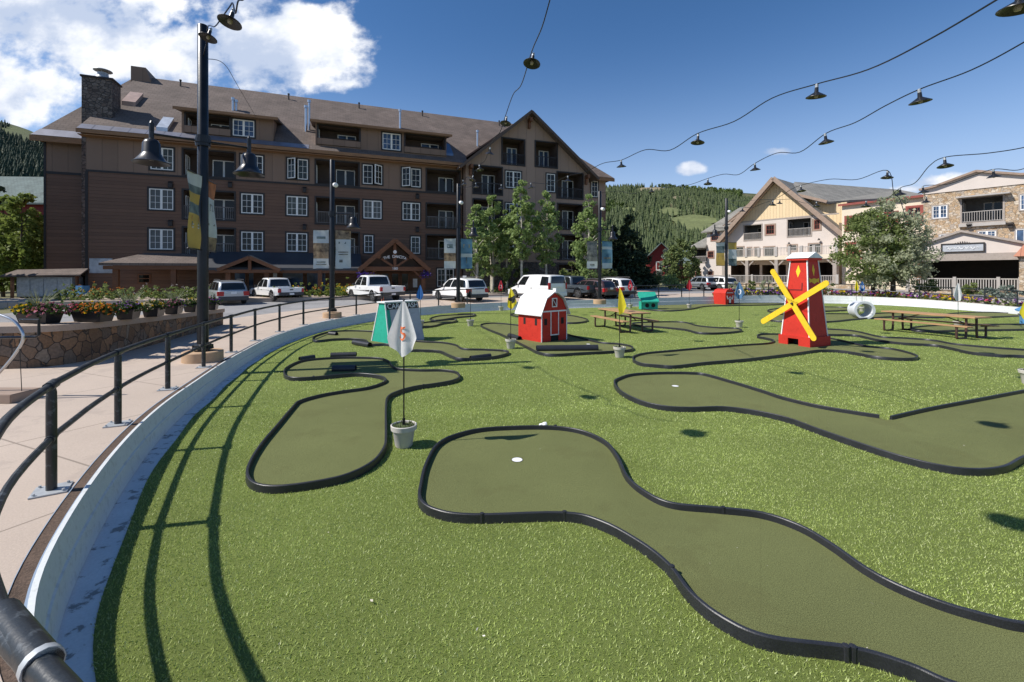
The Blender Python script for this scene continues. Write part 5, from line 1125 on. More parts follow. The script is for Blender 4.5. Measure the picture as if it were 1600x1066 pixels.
for s, lab in ((-1,'purple hanging flower basket left of the entrance gable'),(1,'purple hanging flower basket right of the entrance gable')):
    p = D.world(22.05+s*2.55, -3.35, 2.35); t = thing('hanging_basket', lab, 'flower basket', p); g = np.random.default_rng(3+s)
    m = MB(); m.lathe([(.08,-.2),(.24,-.08),(.27,.05)], (0,0,0), 14)
    for k in range(3): m.beam((.25*math.cos(k*2.1),.25*math.sin(k*2.1),.05),(0,0,.6),.015)
    m.build('basket', M['dark_trim'], t); q = g.normal(size=(120,3))*np.array([.24,.24,.13])+np.array([0,0,.12]); np_mesh('blossoms', leaf_cloud(q, np.full(120,.04), 4, .1, g), 4, M['petunia_purple'], t); np_mesh('foliage', leaf_cloud(q*.9, np.full(120,.04), 2, .1, g), 4, M['foliage_basket'], t)

# ================================================================ lamp posts with bells and banners
M['ban_blue'] = pm('ban_blue', (.05,.20,.38), .6, var=.5, scale=1.4, col2=(.22,.40,.5)); M['ban_pale'] = pm('ban_pale', (.50,.53,.53), .6, var=.1, scale=3); M['ban_brown'] = pm('ban_brown', (.12,.07,.04), .6, var=.5, scale=5, col2=(.42,.30,.18)); M['ban_gold'] = pm('ban_gold', (.50,.33,.07), .6, var=.15, scale=2); M['ban_grey'] = pm('ban_grey', (.08,.09,.09), .6, var=.5, scale=5, col2=(.25,.25,.23)); M['ban_teal'] = pm('ban_teal', (.06,.12,.14), .6, var=.5, scale=3, col2=(.22,.27,.26)); M['ban_rust'] = pm('ban_rust', (.40,.14,.06), .6, var=.3, scale=4)
M['tan_base'] = mix_detail('tan_base', (.46,.31,.19), .1, 2, 60, .1, .85, .2, 80)
def bell(mb, c, s=1.0, m=0):
    mb.lathe([(.03,.62),(.05,.60),(.05,.44),(.06,.43),(.13,.40),(.175,.32),(.185,.1),(.20,.07),(.23,.02),(.31,-.09),(.37,-.13),(.365,-.15),(.30,-.115),(.18,.0),(0,.02)], c, 24, m)
def banner(par, x0, x1, z0, z1, strips, rz=0, shape=None, marks=()):
    """cloth hung between two rods: strips of (height fraction, material) from the top, on both sides"""
    mats = []; m = MB()
    def wav(x, z): return .035*math.sin(z*4+x*5)
    z = z1
    for fr_, mt in strips:
        if mt not in mats: mats.append(mt)
        zb = z-fr_*(z1-z0); n = 6; q = 4
        for i in range(n):
            for j in range(q):
                P = []
                for a, b in ((j,i),(j+1,i),(j+1,i+1),(j,i+1)):
                    xx = x0+(x1-x0)*a/q; zz = z-(z-zb)*b/n
                    if shape: k = shape((z1-zz)/(z1-z0)); xc = (x0+x1)/2; xx = xc+(xx-xc)*k
                    P.append((xx, wav(xx,zz), zz))
                m.add(P, [(0,1,2,3)], mats.index(mt))
        z = zb
    for mk in marks:                # dark printed blocks of lettering and emblem
        mt, fx, fz, w_, h_ = mk
        if mt not in mats: mats.append(mt)
        cx_, cz_ = x0+(x1-x0)*fx, z1-(z1-z0)*fz
        for s in (-1,1): m.add([(cx_+a*w_/2, wav(cx_+a*w_/2,cz_+b*h_/2)+s*.006, cz_+b*h_/2) for a,b in ((-1,-1),(1,-1),(1,1),(-1,1))], [(0,1,2,3) if s < 0 else (3,2,1,0)], mats.index(mt))
    b = m.build('banner', [M[k] for k in mats], par); b.rotation_euler.z = rz
    for zz in (z0, z1):
        r = MB(); r.tube([(0,0,zz),(x1 if abs(x1) > abs(x0) else x0,0,zz)], .016, 6); r.lathe([(.0,-.03),(.032,0),(0,.03)], ((x1 if abs(x1) > abs(x0) else x0),0,zz), 8); r.build('banner_rod', M['black_metal'], par).rotation_euler.z = rz
    return b
def lamp_post(px, Y, label, rz, left, right, H=7.75, bells=(-1.0,1.0), bz=4.75, spot=True, brz=0):
    b = gx(px, Y); t = thing('lamp_post', label, 'lamp post', b, rz, 'lamp posts round the putting lawn')
    m = MB(); m.lathe([(.125,.3),(.12,2.0),(.115,H-.02),(.10,H),(0,H)], (0,0,0), 20); m.build('pole', M['black_metal'], t, True)
    m = MB(); m.lathe([(.23,.30),(.23,.33),(.2,.35),(.2,.40),(.14,.43)], (0,0,0), 20)
    for k in range(6): m.lathe([(.022,.33),(.022,.40)], (.2*math.cos(k*PI/3),.2*math.sin(k*PI/3),0), 6)
    m.build('base_flange', M['black_metal'], t)
    m = MB(); m.lathe([(.44,-.05),(.44,.23),(.42,.25),(0,.25)], (0,0,0), 32); m.build('concrete_base', M['tan_base'], t, True)
    m = MB()
    for x in bells:
        m.tube([(0,0,bz+.55),(x,0,bz+.55)], .028, 8); m.lathe([(.05,.38),(.05,.80),(.02,.86)], (x,0,bz), 10)
    m.lathe([(.16,bz+.42),(.16,bz+.68)], (0,0,0), 16); m.lathe([(.15,bz+.5),(.175,bz+.5),(.175,bz+.6),(.15,bz+.6)], (0,0,0), 16); m.build('lamp_arm', M['black_metal'], t)
    for x in bells: m = MB(); bell(m, (x,0,bz)); o = m.build('lamp_shade', M['shade_black'], t, True); m = MB(); m.lathe([(0,-.07),(.12,-.06),(.15,.0)], (x,0,bz), 14); m.build('lamp_lens', M['lamp_inside'], o, True)
    if spot: m = MB(); m.lathe([(.09,-.12),(.11,-.1),(.11,.12),(.03,.17)], (.17,-.12,bz+1.95), 12, axis=Vector((.4,-.7,-.2))); m.build('spotlight', M['white'], t, True)
    for sgn, B in ((-1,left),(1,right)):
        if B: x0, x1 = (.16,.88); banner(t, *(sorted((sgn*x0,sgn*x1))), B.get('z0',2.4), B.get('z1',4.3), B['s'], brz, shape=B.get('shape'), marks=B.get('m',()))
    return t
d1 = math.radians(37)
lamp_post(317, 11.3, 'tall black lamp post nearest the camera with two bell lamps and snowshoe banner', d1, dict(s=[(.16,'ban_pale'),(.10,'ban_teal'),(.14,'ban_gold'),(.14,'ban_teal'),(.46,'ban_gold')], z0=2.75, z1=4.55, m=[('ban_rust',.5,.60,.46,.10),('ban_teal',.5,.68,.40,.12),('ban_pale',.5,.68,.34,.03),('ban_pale',.5,.72,.34,.03)], shape=lambda s: 1 if s < .55 else 1-.45*(s-.55)), dict(s=[(.24,'ban_rust'),(.22,'ban_pale'),(.34,'ban_pale'),(.2,'ban_brown')], z0=2.75, z1=4.55, m=[('ban_grey',.5,.38,.3,.18),('ban_grey',.5,.62,.4,.05)]), H=8.33, bz=4.9, spot=False, brz=math.radians(68.7))
lamp_post(519, 22.4, 'black lamp post with pale and brown banners in front of the white pickup', .15, dict(s=[(.34,'ban_pale'),(.4,'ban_brown'),(.26,'ban_pale')], m=[('ban_teal',.5,.2,.4,.12),('ban_teal',.5,.83,.42,.05),('ban_grey',.5,.89,.5,.04)]), dict(s=[(.24,'ban_brown'),(.76,'ban_pale')], m=[('ban_teal',.45,.33,.35,.1),('ban_grey',.5,.57,.5,.05),('ban_grey',.5,.63,.46,.05),('ban_grey',.35,.8,.16,.14)]), bells=(1.0,), bz=4.55)
lamp_post(716, 28.7, 'black lamp post with a bright blue banner in front of the white car', .1, dict(s=[(.48,'ban_pale'),(.27,'ban_brown'),(.25,'ban_pale')], m=[('ban_teal',.5,.25,.36,.24),('ban_pale',.5,.25,.26,.12)]), dict(s=[(.5,'ban_blue'),(.12,'ban_pale'),(.38,'ban_blue')], m=[('ban_gold',.5,.25,.38,.22),('ban_teal',.5,.72,.06,.4)]), bells=(.95,), bz=4.6)
lamp_post(937, 31.5, 'black lamp post with dark photo banner near the corner of the brown lodge', .05, dict(s=[(.74,'ban_grey'),(.26,'ban_pale')], m=[('ban_grey',.5,.86,.3,.1)]), dict(s=[(.2,'ban_blue'),(.1,'ban_pale'),(.5,'ban_blue'),(.2,'ban_pale')], m=[('ban_grey',.5,.62,.5,.14)]), bells=(.9,), bz=4.55)
lamp_post(1135, 39.2, 'black lamp post with gold emblem banner before the cream building', 0, dict(s=[(.15,'ban_pale'),(.3,'ban_teal'),(.55,'ban_gold')], z0=2.6, z1=4.6, m=[('ban_brown',.5,.65,.4,.3)]), dict(s=[(.3,'ban_gold'),(.4,'ban_pale'),(.3,'ban_teal')], z0=2.6, z1=4.6), H=8.4, bells=(-1,), bz=5.3)

# ---------------------------------------------------------------- string lights over the lawn
def cable(label, P, r=.013):
    m = MB(); m.tube(spline(P, False, 6), r, 5); o = m.build('cable', M['black_metal'], smooth=True); tag(o, label, 'light cable', 'cables of the string lights')
def shade(p, label, tilt=0, td=0, first=[None]):
    if first[0] is None:
        t = thing('pendant_shade', label, 'hanging lamp', p, 0, 'pendant shades on the string lights')
        m = MB(); m.lathe([(.022,.20),(.035,.19),(.04,.10),(.05,.09),(.19,.0),(.192,-.008),(.18,-.004),(.045,.075),(0,.08)], (0,0,0), 22); m.build('shade', M['shade_black'], t, True)
        m = MB(); m.lathe([(.018,.27),(.03,.26),(.034,.17),(0,.17)], (0,0,0), 10); m.build('socket', M['galv'], t, True)
        m = MB(); m.lathe([(.015,.08),(.035,.05),(.045,.015),(.03,-.02),(0,-.03)], (0,0,0), 12); m.build('bulb', M['lamp_inside'], t, True); first[0] = t
    else: t = dup(first[0], p, 0, label)
    t.rotation_euler = (tilt*math.cos(td), tilt*math.sin(td), 0); return t
SH = {'A':[(831,98,10.1),(790,192,15.5),(765,240,18.8),(750,265,22),(738,281,24.5),(725,288,26.5)], 'B':[(1590,12,5.6),(1275,150,9.7),(1090,222,13.3),(971,260,18),(887,283,22),(830,293,25),(783,295,27),(744,292,28.2)],
      'C':[(1438,158,9.4),(1291,222,13),(1180,265,18),(1106,287,22),(1018,300,26.5)], 'D':[(1477,259,13.3),(1407,304,17),(1353,322,21),(1276,322,26),(1218,318,30)], 'E':[(1386,277,16.6),(1252,298,21),(1207,320,25),(1160,330,29)], 'G':[(1553,276,15.5),(1443,300,19),(1447,316,21)], 'N':[(359,33,7.9),(325,58,10.6)]}
WHERE = {'A':'cable coming from overhead mid sky','B':'long cable to the brown gable','C':'cable crossing right of centre','D':'low cable over the cream gable','E':'cable before the grey roof','G':'cable near the stone building','N':'cable at the nearest lamp post'}
ORD = ['nearest','second','third','fourth','fifth','sixth','seventh','eighth']
for k, L_ in SH.items():
    for i, (px, py, Y) in enumerate(L_):
        p = at(px, py, Y); p.z -= .02
        shade(p, f'black pendant shade, {ORD[i]} on the {WHERE[k]}', (.25 if k in 'AN' else .12), (2.6 if k == 'N' else RN.uniform(0,6)))
for sx_, sy_, zz, lab in ((1085,678,6.5,'pendant shade above the frame whose shadow falls beside the front green'),(1555,667,6.4,'pendant shade above the frame shadowing the forked green'),(1583,818,6.3,'pendant shade overhead shadowing the turf at the right edge')):
    q = gp(sx_, sy_, 0); shade(Vector((q.x-.94*zz, q.y-.195*zz, zz)), 'black '+lab)
def lift(L_): return [at(px,py,Y)+Vector((0,0,.25)) for px,py,Y in L_]
def sagged(P, s=.12):
    out = []
    for a, b in zip(P[:-1], P[1:]): out += [a, a+(b-a)*.3+Vector((0,0,-s*(b-a).length*.12+.16*math.sin(a.x*9))), a+(b-a)*.62+Vector((0,0,-s*(b-a).length*.10-.14*math.sin(b.x*7)))]
    return out+[P[-1]]
T3, T4, T5, T1 = gx(716,28.7,7.6), gx(937,31.5,7.6), gx(1135,39.2,8.2), gx(317,11.3,7.5)
cable('cable with shades passing overhead in the middle of the sky', sagged([at(885,-60,7.2)]+lift(SH['A'])+[T3]))
cable('long cable from the upper right corner down to the gable', sagged([at(1750,-90,4.2)]+lift(SH['B'])+[T3]))
cable('wavy cable crossing the sky right of centre', sagged([at(1690,10,7.0)]+lift(SH['C'])+[T4], .2))
cable('cable above the cream gable ridge', sagged([at(1680,205,10.5)]+lift(SH['D'])+[T5]))
cable('lower cable in front of the grey roof', sagged([at(1415,340,15.5)]+lift(SH['E'])+[T5]))
cable('cable hanging near the stone building gable', sagged([at(1660,245,13)]+lift(SH['G'])+[at(1440,318,24)]))
cable('short cable leading up from the nearest lamp post', sagged([at(395,-45,6.4),at(372,2,7.2)]+lift(SH['N'])+[T1]))
cable('thin wire slanting from the nearest lamp post to the brown roof', [T1, at(350,100,14), at(372,135,20), at(400,183,34)], .01)

g_ = np.random.default_rng(77); V = []
for i in range(70):
    Y = 2.9+14*g_.random()**1.6; X = (g_.random()*2-1)*Y*1.1; a = g_.random()*6.28; l = .006+.016*g_.random()**2; w_ = l*(.25+.3*g_.random()); c = np.array([X,Y,.037]); u = np.array([math.cos(a)*l,math.sin(a)*l,.006*g_.random()]); v = np.array([-math.sin(a)*w_,math.cos(a)*w_,.003])
    V.append(np.stack([c-u-v*.3,c+v,c+u,c-v]))
M['litter'] = pm('litter', (.36,.28,.16), .8, var=.5, scale=3, col2=(.75,.7,.6), world=True)
o = np_mesh('leaf_litter', np.concatenate(V), 4, M['litter']); tag(o, 'tiny scraps of dry leaves and petals scattered over the lawn and greens', 'litter', kind='stuff')
# ================================================================ things on the lawn
def local_text(mb, s, size, c, ex, m=0, depth=.004): lettering(mb, s, size, c, ex, (0,0,1), m, depth)
# flags in pots
M['num_orange'] = pm('num_orange', (.72,.17,.05), .6); M['num_black'] = pm('num_black', (.02,.02,.02), .6); M['num_white'] = pm('num_white', (.8,.8,.8), .6)
for k, c in dict(white=(.86,.84,.82), blue=(.03,.14,.42), red=(.50,.025,.045), yellow=(.78,.66,.03), navy=(.015,.018,.025), sky=(.13,.27,.48)).items():
    m, nt, b = _base('cloth_'+k); b.inputs['Roughness'].default_value = .7; co_ = coords(nt); nz = N(nt,'ShaderNodeTexNoise'); nz.inputs['Scale'].default_value = 14; nt.links.new(co_, nz.inputs['Vector'])
    rp = N(nt,'ShaderNodeValToRGB'); rp.color_ramp.elements[0].color = rgba(sc(c,.9)); rp.color_ramp.elements[1].color = rgba(sc(c,1.08)); nt.links.new(nz.outputs['Fac'], rp.inputs['Fac']); nt.links.new(rp.outputs['Color'], b.inputs['Base Color'])
    tr = N(nt,'ShaderNodeBsdfTranslucent'); nt.links.new(rp.outputs['Color'], tr.inputs['Color']); ms = N(nt,'ShaderNodeMixShader'); ms.inputs[0].default_value = .45; nt.links.new(b.outputs[0], ms.inputs[1]); nt.links.new(tr.outputs[0], ms.inputs[2]); nt.links.new(ms.outputs[0], nt.nodes['Material Output'].inputs['Surface']); M['cloth_'+k] = m
def flag(px, py, col, label, num=None, ncol='num_white', H=2.12, w=(.20,.17), drop=.72, rz=0, zs=1.0):
    b = gp(px, py, 0); t = thing('flag_pot', label, 'golf flag', (b.x,b.y,.01), rz-.45, 'numbered golf flags in pots')
    m = MB(); m.lathe([(.115,0),(.125,.02),(.155,.235),(.16,.24),(.182,.245),(.188,.31),(.175,.318),(.165,.31),(.16,.275)], (0,0,0), 24); m.build('pot', M['pot'], t, True)
    m = MB(); n = 16
    m.add([(0,0,.315)]+[(.165*math.cos(2*PI*i/n),.165*math.sin(2*PI*i/n),.285) for i in range(n)], [(0,1+i,1+(i+1)%n) for i in range(n)])
    for i in range(60): a = RN.random()*6.28; r = .16*math.sqrt(RN.random()); x, y = r*math.cos(a), r*math.sin(a); m.add([(x-.012,y,.285),(x+.012,y,.285),(x+RN.uniform(-.02,.02),y+RN.uniform(-.02,.02),.335)], [(0,1,2)])
    m.build('turf_top', M['moss'], t)
    m = MB(); m.tube([(0,0,.28),(0,0,.40)], .022, 8); m.tube([(0,0,.30),(0,0,H)], .011, 8); m.lathe([(.0,H+.025),(.02,H),(.0,H-.02)], (0,0,0), 8); m.build('pole', M['black_metal'], t, True)
    ph = RN.uniform(0,6)
    def sy(s, v): return -.02-.075*v*(1-math.cos(s*2.6+.4*math.sin(ph)))*.6-.05*v*math.sin(s*5+ph)
    def pt(s, v):
        W = (w[1] if s > 0 else w[0])*(.10+1.05*v**.85)*(1.0 if v < .8 else 1-.35*(v-.8)/.2*(abs(s)))
        return Vector((s*W, sy(s,v), H-.02-v*drop*(1-.20*abs(s)**1.3)))
    m = MB(); a, q = 18, 16
    m.add([pt(-1+2*i/a, j/q) for j in range(q+1) for i in range(a+1)], [(j*(a+1)+i,j*(a+1)+i+1,(j+1)*(a+1)+i+1,(j+1)*(a+1)+i) for j in range(q) for i in range(a)])
    f = m.build('flag', M['cloth_'+col], t, True)
    if num:
        vs, fs = text_mesh(num, .28 if num == '5' else .34, 0); bm = bmesh.new(); V = [bm.verts.new(v) for v in vs]
        for ff in fs:
            try: bm.faces.new([V[i] for i in ff])
            except Exception: pass
        bmesh.ops.triangulate(bm, faces=bm.faces); bmesh.ops.subdivide_edges(bm, edges=bm.edges, cuts=2)
        bm.verts.ensure_lookup_table(); bm.verts.index_update(); m = MB(); out = []
        for v in bm.verts:
            vz = .60-v.co.y/drop*1.0; vv = min(.98,max(.05,vz)); W = w[0]*(.10+1.05*vv**.85); s = max(-1,min(1,v.co.x/max(.05,W))); p = pt(s, vv); out.append((p.x, p.y-.012, p.z))
        m.add(out, [tuple(x.index for x in ff.verts) for ff in bm.faces]); bm.free(); m.build('number', M[ncol], f)
    return t
flag(631,698,'white','white flag with an orange number in the nearest grey pot','5','num_orange',2.12,(.215,.24),.80,rz=.25)
flag(798,545,'yellow','yellow flag with a black 4 in a grey pot left of the red barn','4','num_black',2.05,(.07,.26),.72)
flag(968,559,'yellow','plain yellow flag in front of the nearer picnic table',None,'num_black',2.1,(.03,.24),.8)
flag(657,511,'blue','dark blue flag behind the white flag near the white pickup',None,'num_white',2.0,(.16,.22),.72)
flag(735,510,'navy','black flag in a grey pot near the rim in front of the white car',None,'num_white',1.75,(.16,.15),.35)
flag(783,486,'red','red flag in the far grey pot left of the barn roof','2','num_white',2.1,(.2,.2),.75)
flag(985,482,'red','red flag behind the nearer picnic table','3','num_white',2.1,(.2,.2),.8)
flag(1077,482,'red','red flag near the far rim right of the teal hut',None,'num_white',2.1,(.2,.2),.75)
flag(1155,512,'sky','light blue flag in front of the red box hut','0','num_white',2.15,(.2,.24),.8)
flag(1338,489,'yellow','narrow yellow flag behind the grey pipe tunnel',None,'num_white',2.1,(.1,.12),.7)
flag(1347,487,'blue','blue and white flag behind the grey pipe tunnel','8','num_white',2.05,(.16,.16),.7)
flag(1497,513,'white','white flag standing behind the farther picnic table',None,'num_orange',2.1,(.22,.14),.85)
flag(1609,601,'yellow','flag pot cut by the right photo edge',None,'num_orange',2.1,(.2,.2),.7)
# white scrap beside the near green's rim
m = MB(); bm = bmesh.new(); bmesh.ops.create_icosphere(bm, subdivisions=2, radius=.06)
for v in bm.verts: v.co *= 1+.35*math.sin(v.co.x*60)+.25*math.cos(v.co.y*50); v.co.z *= .6
me = bpy.data.meshes.new('paper_scrap'); bm.to_mesh(me); bm.free(); me.materials.append(M['white']); o = bpy.data.objects.new('paper_scrap', me); COL.objects.link(o); o.location = gp(849,664,.03); tag(o, 'small crumpled white scrap behind the curb of the front green', 'paper scrap')
# barn
a0, a1, a2 = gp(846,537), gp(806,531), gp(885.5,532)
ex = (a2-a0); wd = ex.length; ex.normalize(); ey = Vector((-ex.y,ex.x,0)); dp = 1.32
t = thing('toy_barn', 'red play barn with white gambrel roof standing on a green', 'mini golf barn', (a0.x,a0.y,.03), math.atan2(ex.y,ex.x))
wh, rh = 1.14, 1.80
prof = [(0,wh),(wd*.17,wh+.40),(wd*.5,rh),(wd*.83,wh+.40),(wd,wh)]
m = MB()
hole = [(wd*.36,wd*.66,0,.22)]
wall_cells(m, 0, wd, 0, wh, hole, 0); m.add([(x,0,z) for x,z in prof], [(0,1,2,3,4)]); m.add([(0,dp,0),(0,dp,wh),*[(x,dp,z) for x,z in prof[1:-1]],(wd,dp,wh),(wd,dp,0)], [tuple(range(7))])
m.add([(0,0,0),(0,0,wh),(0,dp,wh),(0,dp,0)], [(0,1,2,3)]); m.add([(wd,0,0),(wd,dp,0),(wd,dp,wh),(wd,0,wh)], [(0,1,2,3)]); m.build('wall', M['red'], t)
m = MB(); o_ = .10; e = .14; P = [(-.10,wh-.16),(wd*.17-.03,wh+.45),(wd*.5,rh+.06),(wd*.83+.03,wh+.45),(wd+.10,wh-.16)]
for (x0,z0),(x1,z1) in zip(P[:-1],P[1:]):
    m.hexa([(x0,-o_,z0-.02),(x1,-o_,z1-.02),(x1,dp+o_,z1-.02),(x0,dp+o_,z0-.02)],[(x0,-o_,z0+.02),(x1,-o_,z1+.02),(x1,dp+o_,z1+.02),(x0,dp+o_,z0+.02)])
m.box((wd*.5-.04,-o_-.02,rh-.02),(wd*.5+.04,-o_+.14,rh+.16)); m.build('roof', M['white'], t)
m = MB(); m.box((-.012,-.014,0),(.03,.002,wh)); m.box((wd-.03,-.014,0),(wd+.012,.002,wh)); m.box((.0,-.016,wh-.05),(wd,.001,wh))
for x in (.36,.66): m.box((wd*x-.018,-.013,.24),(wd*x+.018,.002,wh-.05))
m.box((wd*.34,-.013,.22),(wd*.68,.002,.26)); m.build('trim', M['white'], t)
m = MB(); m.box((wd*.378,-.008,.26),(wd*.642,.003,wh-.06)); m.build('door', M['red'], t)
m = MB(); q = wd*.5; ring_frame(m, q-.13, q+.13, wh+.12, wh+.46, .035, -.02, .002, 0); m.beam((q-.1,-.012,wh+.43),(q+.1,-.012,wh+.15),.03,.02,0); m.box((q-.095,-.006,wh+.155),(q+.095,.001,wh+.425),1); m.build('loft_window', [M['white'], M['dark_red']], t)
for x in (.16,.82): m = MB(); m.box((wd*x-.07,-.006,.62),(wd*x+.07,.02,.86)); m.build('window', M['dark_void'], t)
for y in (.3,.95): m = MB(); m.box((-.006,y-.06,.60),(.02,y+.06,.84)); m.build('window', M['dark_void'], t)
m = MB(); m.box((wd*.36,.02,0),(wd*.66,.9,.215)); m.build('tunnel_mouth', M['dark_void'], t)
# windmill
c0, c1, c2 = gp(1265.7,544,.02), gp(1217,535,.02), gp(1296,537.6,.02)
ex = Vector((.909,.416,0)); wB = 1.12
t = thing('toy_windmill', 'tall red windmill with white cap and four yellow blades on a green', 'mini golf windmill', (c0.x,c0.y,.03), math.atan2(ex.y,ex.x))
def tap(z, b=0): k = .07+(z-.33)/(2.98-.33)*.20; return k-b
def tw(z0, z1, b=0):
    a, c = tap(z0,b), tap(z1,b); return [(a,a,z0),(wB-a,a,z0),(wB-a,wB-a,z0),(a,wB-a,z0)], [(c,c,z1),(wB-c,c,z1),(wB-c,wB-c,z1),(c,wB-c,z1)]
m = MB(); m.hexa(*tw(.30,2.98)); m.build('tower', M['red'], t)
m = MB()
m.box((0,0,0),(wB,.06,.33)); m.box((0,wB-.06,0),(wB,wB,.33)); m.box((wB-.06,.06,0),(wB,wB-.06,.33)); m.box((0,.06,0),(.06,.40,.33)); m.box((0,.78,0),(.06,wB-.06,.33)); m.box((0,.40,.24),(.06,.78,.33)); m.box((0.06,.06,.29),(wB-.06,wB-.06,.325)); m.build('plinth', M['red'], t)
m = MB(); m.box((.3,.40,0),(.34,.78,.24)); m.build('tunnel_mouth', M['dark_void'], t)
m = MB()
for x,y in ((0,0),(1,0),(1,1),(0,1)):
    P = [Vector((tap(z,.004) if not x else wB-tap(z,.004), tap(z,.004) if not y else wB-tap(z,.004), z)) for z in (.33,2.96)]; m.beam(P[0],P[1],.035)
m.build('corner_trim', M['white'], t)
a = tap(2.98,.09); m = MB(); m.box((a,a,2.96),(wB-a,wB-a,3.04)); m.build('cap_base', M['red'], t)
m = MB(); a -= .03; lo = [(a,a,3.04),(wB-a,a,3.04),(wB-a,wB-a,3.04),(a,wB-a,3.04)]; m.add(lo+[(wB/2,a,3.25),(wB/2,wB-a,3.25)], [(3,2,1,0),(0,4,5,3),(1,2,5,4),(0,1,4),(2,3,5)]); m.build('cap', M['white'], t)
m = MB()                                                        # painted face: diamonds, moustache, door outline
def on_left(y, z, o=.006): return (tap(z)-o, y, z)
def on_front(x, z, o=.006): return (x, tap(z)-o, z)
for y in (.56,): m.add([on_left(y-.08,2.58),on_left(y,2.36),on_left(y+.08,2.58),on_left(y,2.80)], [(0,1,2,3)])
m.add([on_front(.56,2.40),on_front(.63,2.62),on_front(.56,2.84),on_front(.49,2.62)], [(0,1,2,3)])
mz_ = [(-.34,.1),(-.2,.05),(0,.09),(.2,.05),(.34,.1),(.34,-.1),(.2,-.05),(0,-.13),(-.2,-.05),(-.34,-.1)]
m.add([on_front(.56+x*.78,2.26+z*.9) for x,z in mz_], [tuple(range(10))]); m.build('painted_face', M['yellow'], t)
m = MB(); m.add([on_left(.38,1.95),on_left(.38,1.91),on_left(.85,1.91),on_left(.85,1.95)],[(0,1,2,3)]); m.add([on_left(.38,1.95),on_left(.38,2.18),on_left(.42,2.18),on_left(.42,1.95)],[(0,1,2,3)]); m.build('door_outline', M['dark_red'], t)
hub = Vector((tap(1.5)-.17, wB/2, 1.46)); m = MB(); m.tube([hub+Vector((.2,0,0)), hub-Vector((.05,0,0))], .05, 10); m.lathe([(.04,0),(.04,.10),(0,.11)], hub-Vector((.02,0,0)), 12, axis=Vector((-1,0,0))); m.build('hub', M['dark_trim'], t)
for k in range(4):
    an = math.radians(33+90*k); u = Vector((0,-math.cos(an),math.sin(an))); v = Vector((0,math.sin(an),math.cos(an))); m = MB(); n = 10; L0, L1, hw = .0 if k%2 else .0, 1.42, .095
    P = [hub+u*L0-v*hw]+[hub+u*(L1-.095)+u*.095*math.sin(PI*i/n)-v*hw*math.cos(PI*i/n) for i in range(n+1)]+[hub+u*L0+v*hw]
    m.prism([p+Vector((-.03-.012*(k%2),0,0)) for p in P], (-.03,0,0)); m.build('blade', M['yellow'], t)
# car wash hut
t = thing('car_wash_hut', 'tapered teal car wash hut with white front behind the white flag', 'mini golf hut', gp(608,538,.02), math.radians(50))
m = MB(); hw, dp_, hh = .92, 1.1, 1.44
def cw(x, y, z, o=0): k = z/hh; return (x*(1-.12*k) + (0 if abs(x) < 1e-6 else 0), y, z)
lo = [(0,0,0),(1.6,0,0),(1.6,1.1,0),(0,1.1,0)]; hi = [(.08,.36,hh),(1.52,.36,hh),(1.52,.74,hh),(.08,.74,hh)]
m.hexa(lo, hi, 0); m.build('body', M['teal'], t)
def fr(x, z, o=.008): k = z/hh; return (x, .36*k-o, z)
m = MB(); m.add([fr(.22,.0),fr(1.58,.0),fr(1.54,1.20),fr(.22,1.20)], [(0,1,2,3)]); m.build('front_panel', M['grey_paint'], t)
m = MB(); m.add([fr(.10,1.20,.02),fr(1.55,1.20,.02),fr(1.54,1.42,.02),fr(.10,1.42,.02)], [(0,1,2,3)]); m.build('sign_board', M['navy_board'] if 'navy_board' in M else M['dark_trim'], t)
m = MB(); lettering(m, 'CAR WASH', .27, fr(.82,1.31,.03), (1,0,0), (0,.25,1), 0, .004); m.build('sign_lettering', M['white'], t)
m = MB(); m.box((.02,.30,hh),(1.58,.80,hh+.05)); m.build('top_board', M['white'], t)
m = MB()
for x, z in ((.55,.75),(.62,.55),(.85,.85),(.42,.45),(.70,.98)): m.lathe([(.035,0),(.0,.004)], fr(x,z,.01), 10, axis=Vector((0,-1,0)))
m.tube([fr(.5,.2,.012),fr(.44,.6,.012),fr(.5,.95,.012),fr(.6,.98,.012)], .012, 5); m.box((.62,-.012,0),(1.0,.04,.26)); m.build('painted_detail', M['dark_trim'], t)
m = MB()
for A, B in ((lo[0],hi[0]),(lo[3],hi[3])): m.beam(A, B, .035)
m.build('corner_trim', M['white'], t)
# small box huts
t = thing('box_hut', 'small teal box hut with two round openings behind the picnic table', 'mini golf hut', gp(1016,484,.02), .05)
m = MB(); m.box((-.55,0,0),(.55,.8,.55)); m.build('body', M['teal'], t); m = MB(); m.hexa([(-.62,-.08,.5),(.62,-.08,.5),(.62,.9,1.0),(-.62,.9,1.0)],[(-.62,-.08,.58),(.62,-.08,.58),(.62,.75,1.22),(-.62,.75,1.22)]); m.build('roof', M['teal'], t)
m = MB()
for x in (-.22,.22): m.lathe([(.15,0),(0,.005)], (x,-.004,.3), 16, axis=Vector((0,-1,0)))
m.build('opening', M['dark_void'], t)
t = thing('box_hut', 'red box hut with a white trimmed front right of the lamp post', 'mini golf hut', gp(1147,476,.02), math.radians(38))
m = MB(); m.box((-1.0,0,0),(0,1.2,.95)); m.prism([(-1.0,0,.95),(0,0,.95),(-.15,0,1.2),(-.5,0,1.3),(-.85,0,1.2)], (0,1.2,0)); m.build('body', M['red'], t)
t.rotation_euler.z = math.radians(25)
m = MB(); m.tube(spline([(-.85,-.02,.75),(-.75,-.02,.45),(-.5,-.02,.65),(-.25,-.02,.45),(-.15,-.02,.75)],False,4), .035, 6); m.box((-.6,-.03,.15),(-.4,-.005,.5)); m.box((-.85,-.02,.95),(-.15,-.005,1.0)); m.build('white_trim', M['white'], t)
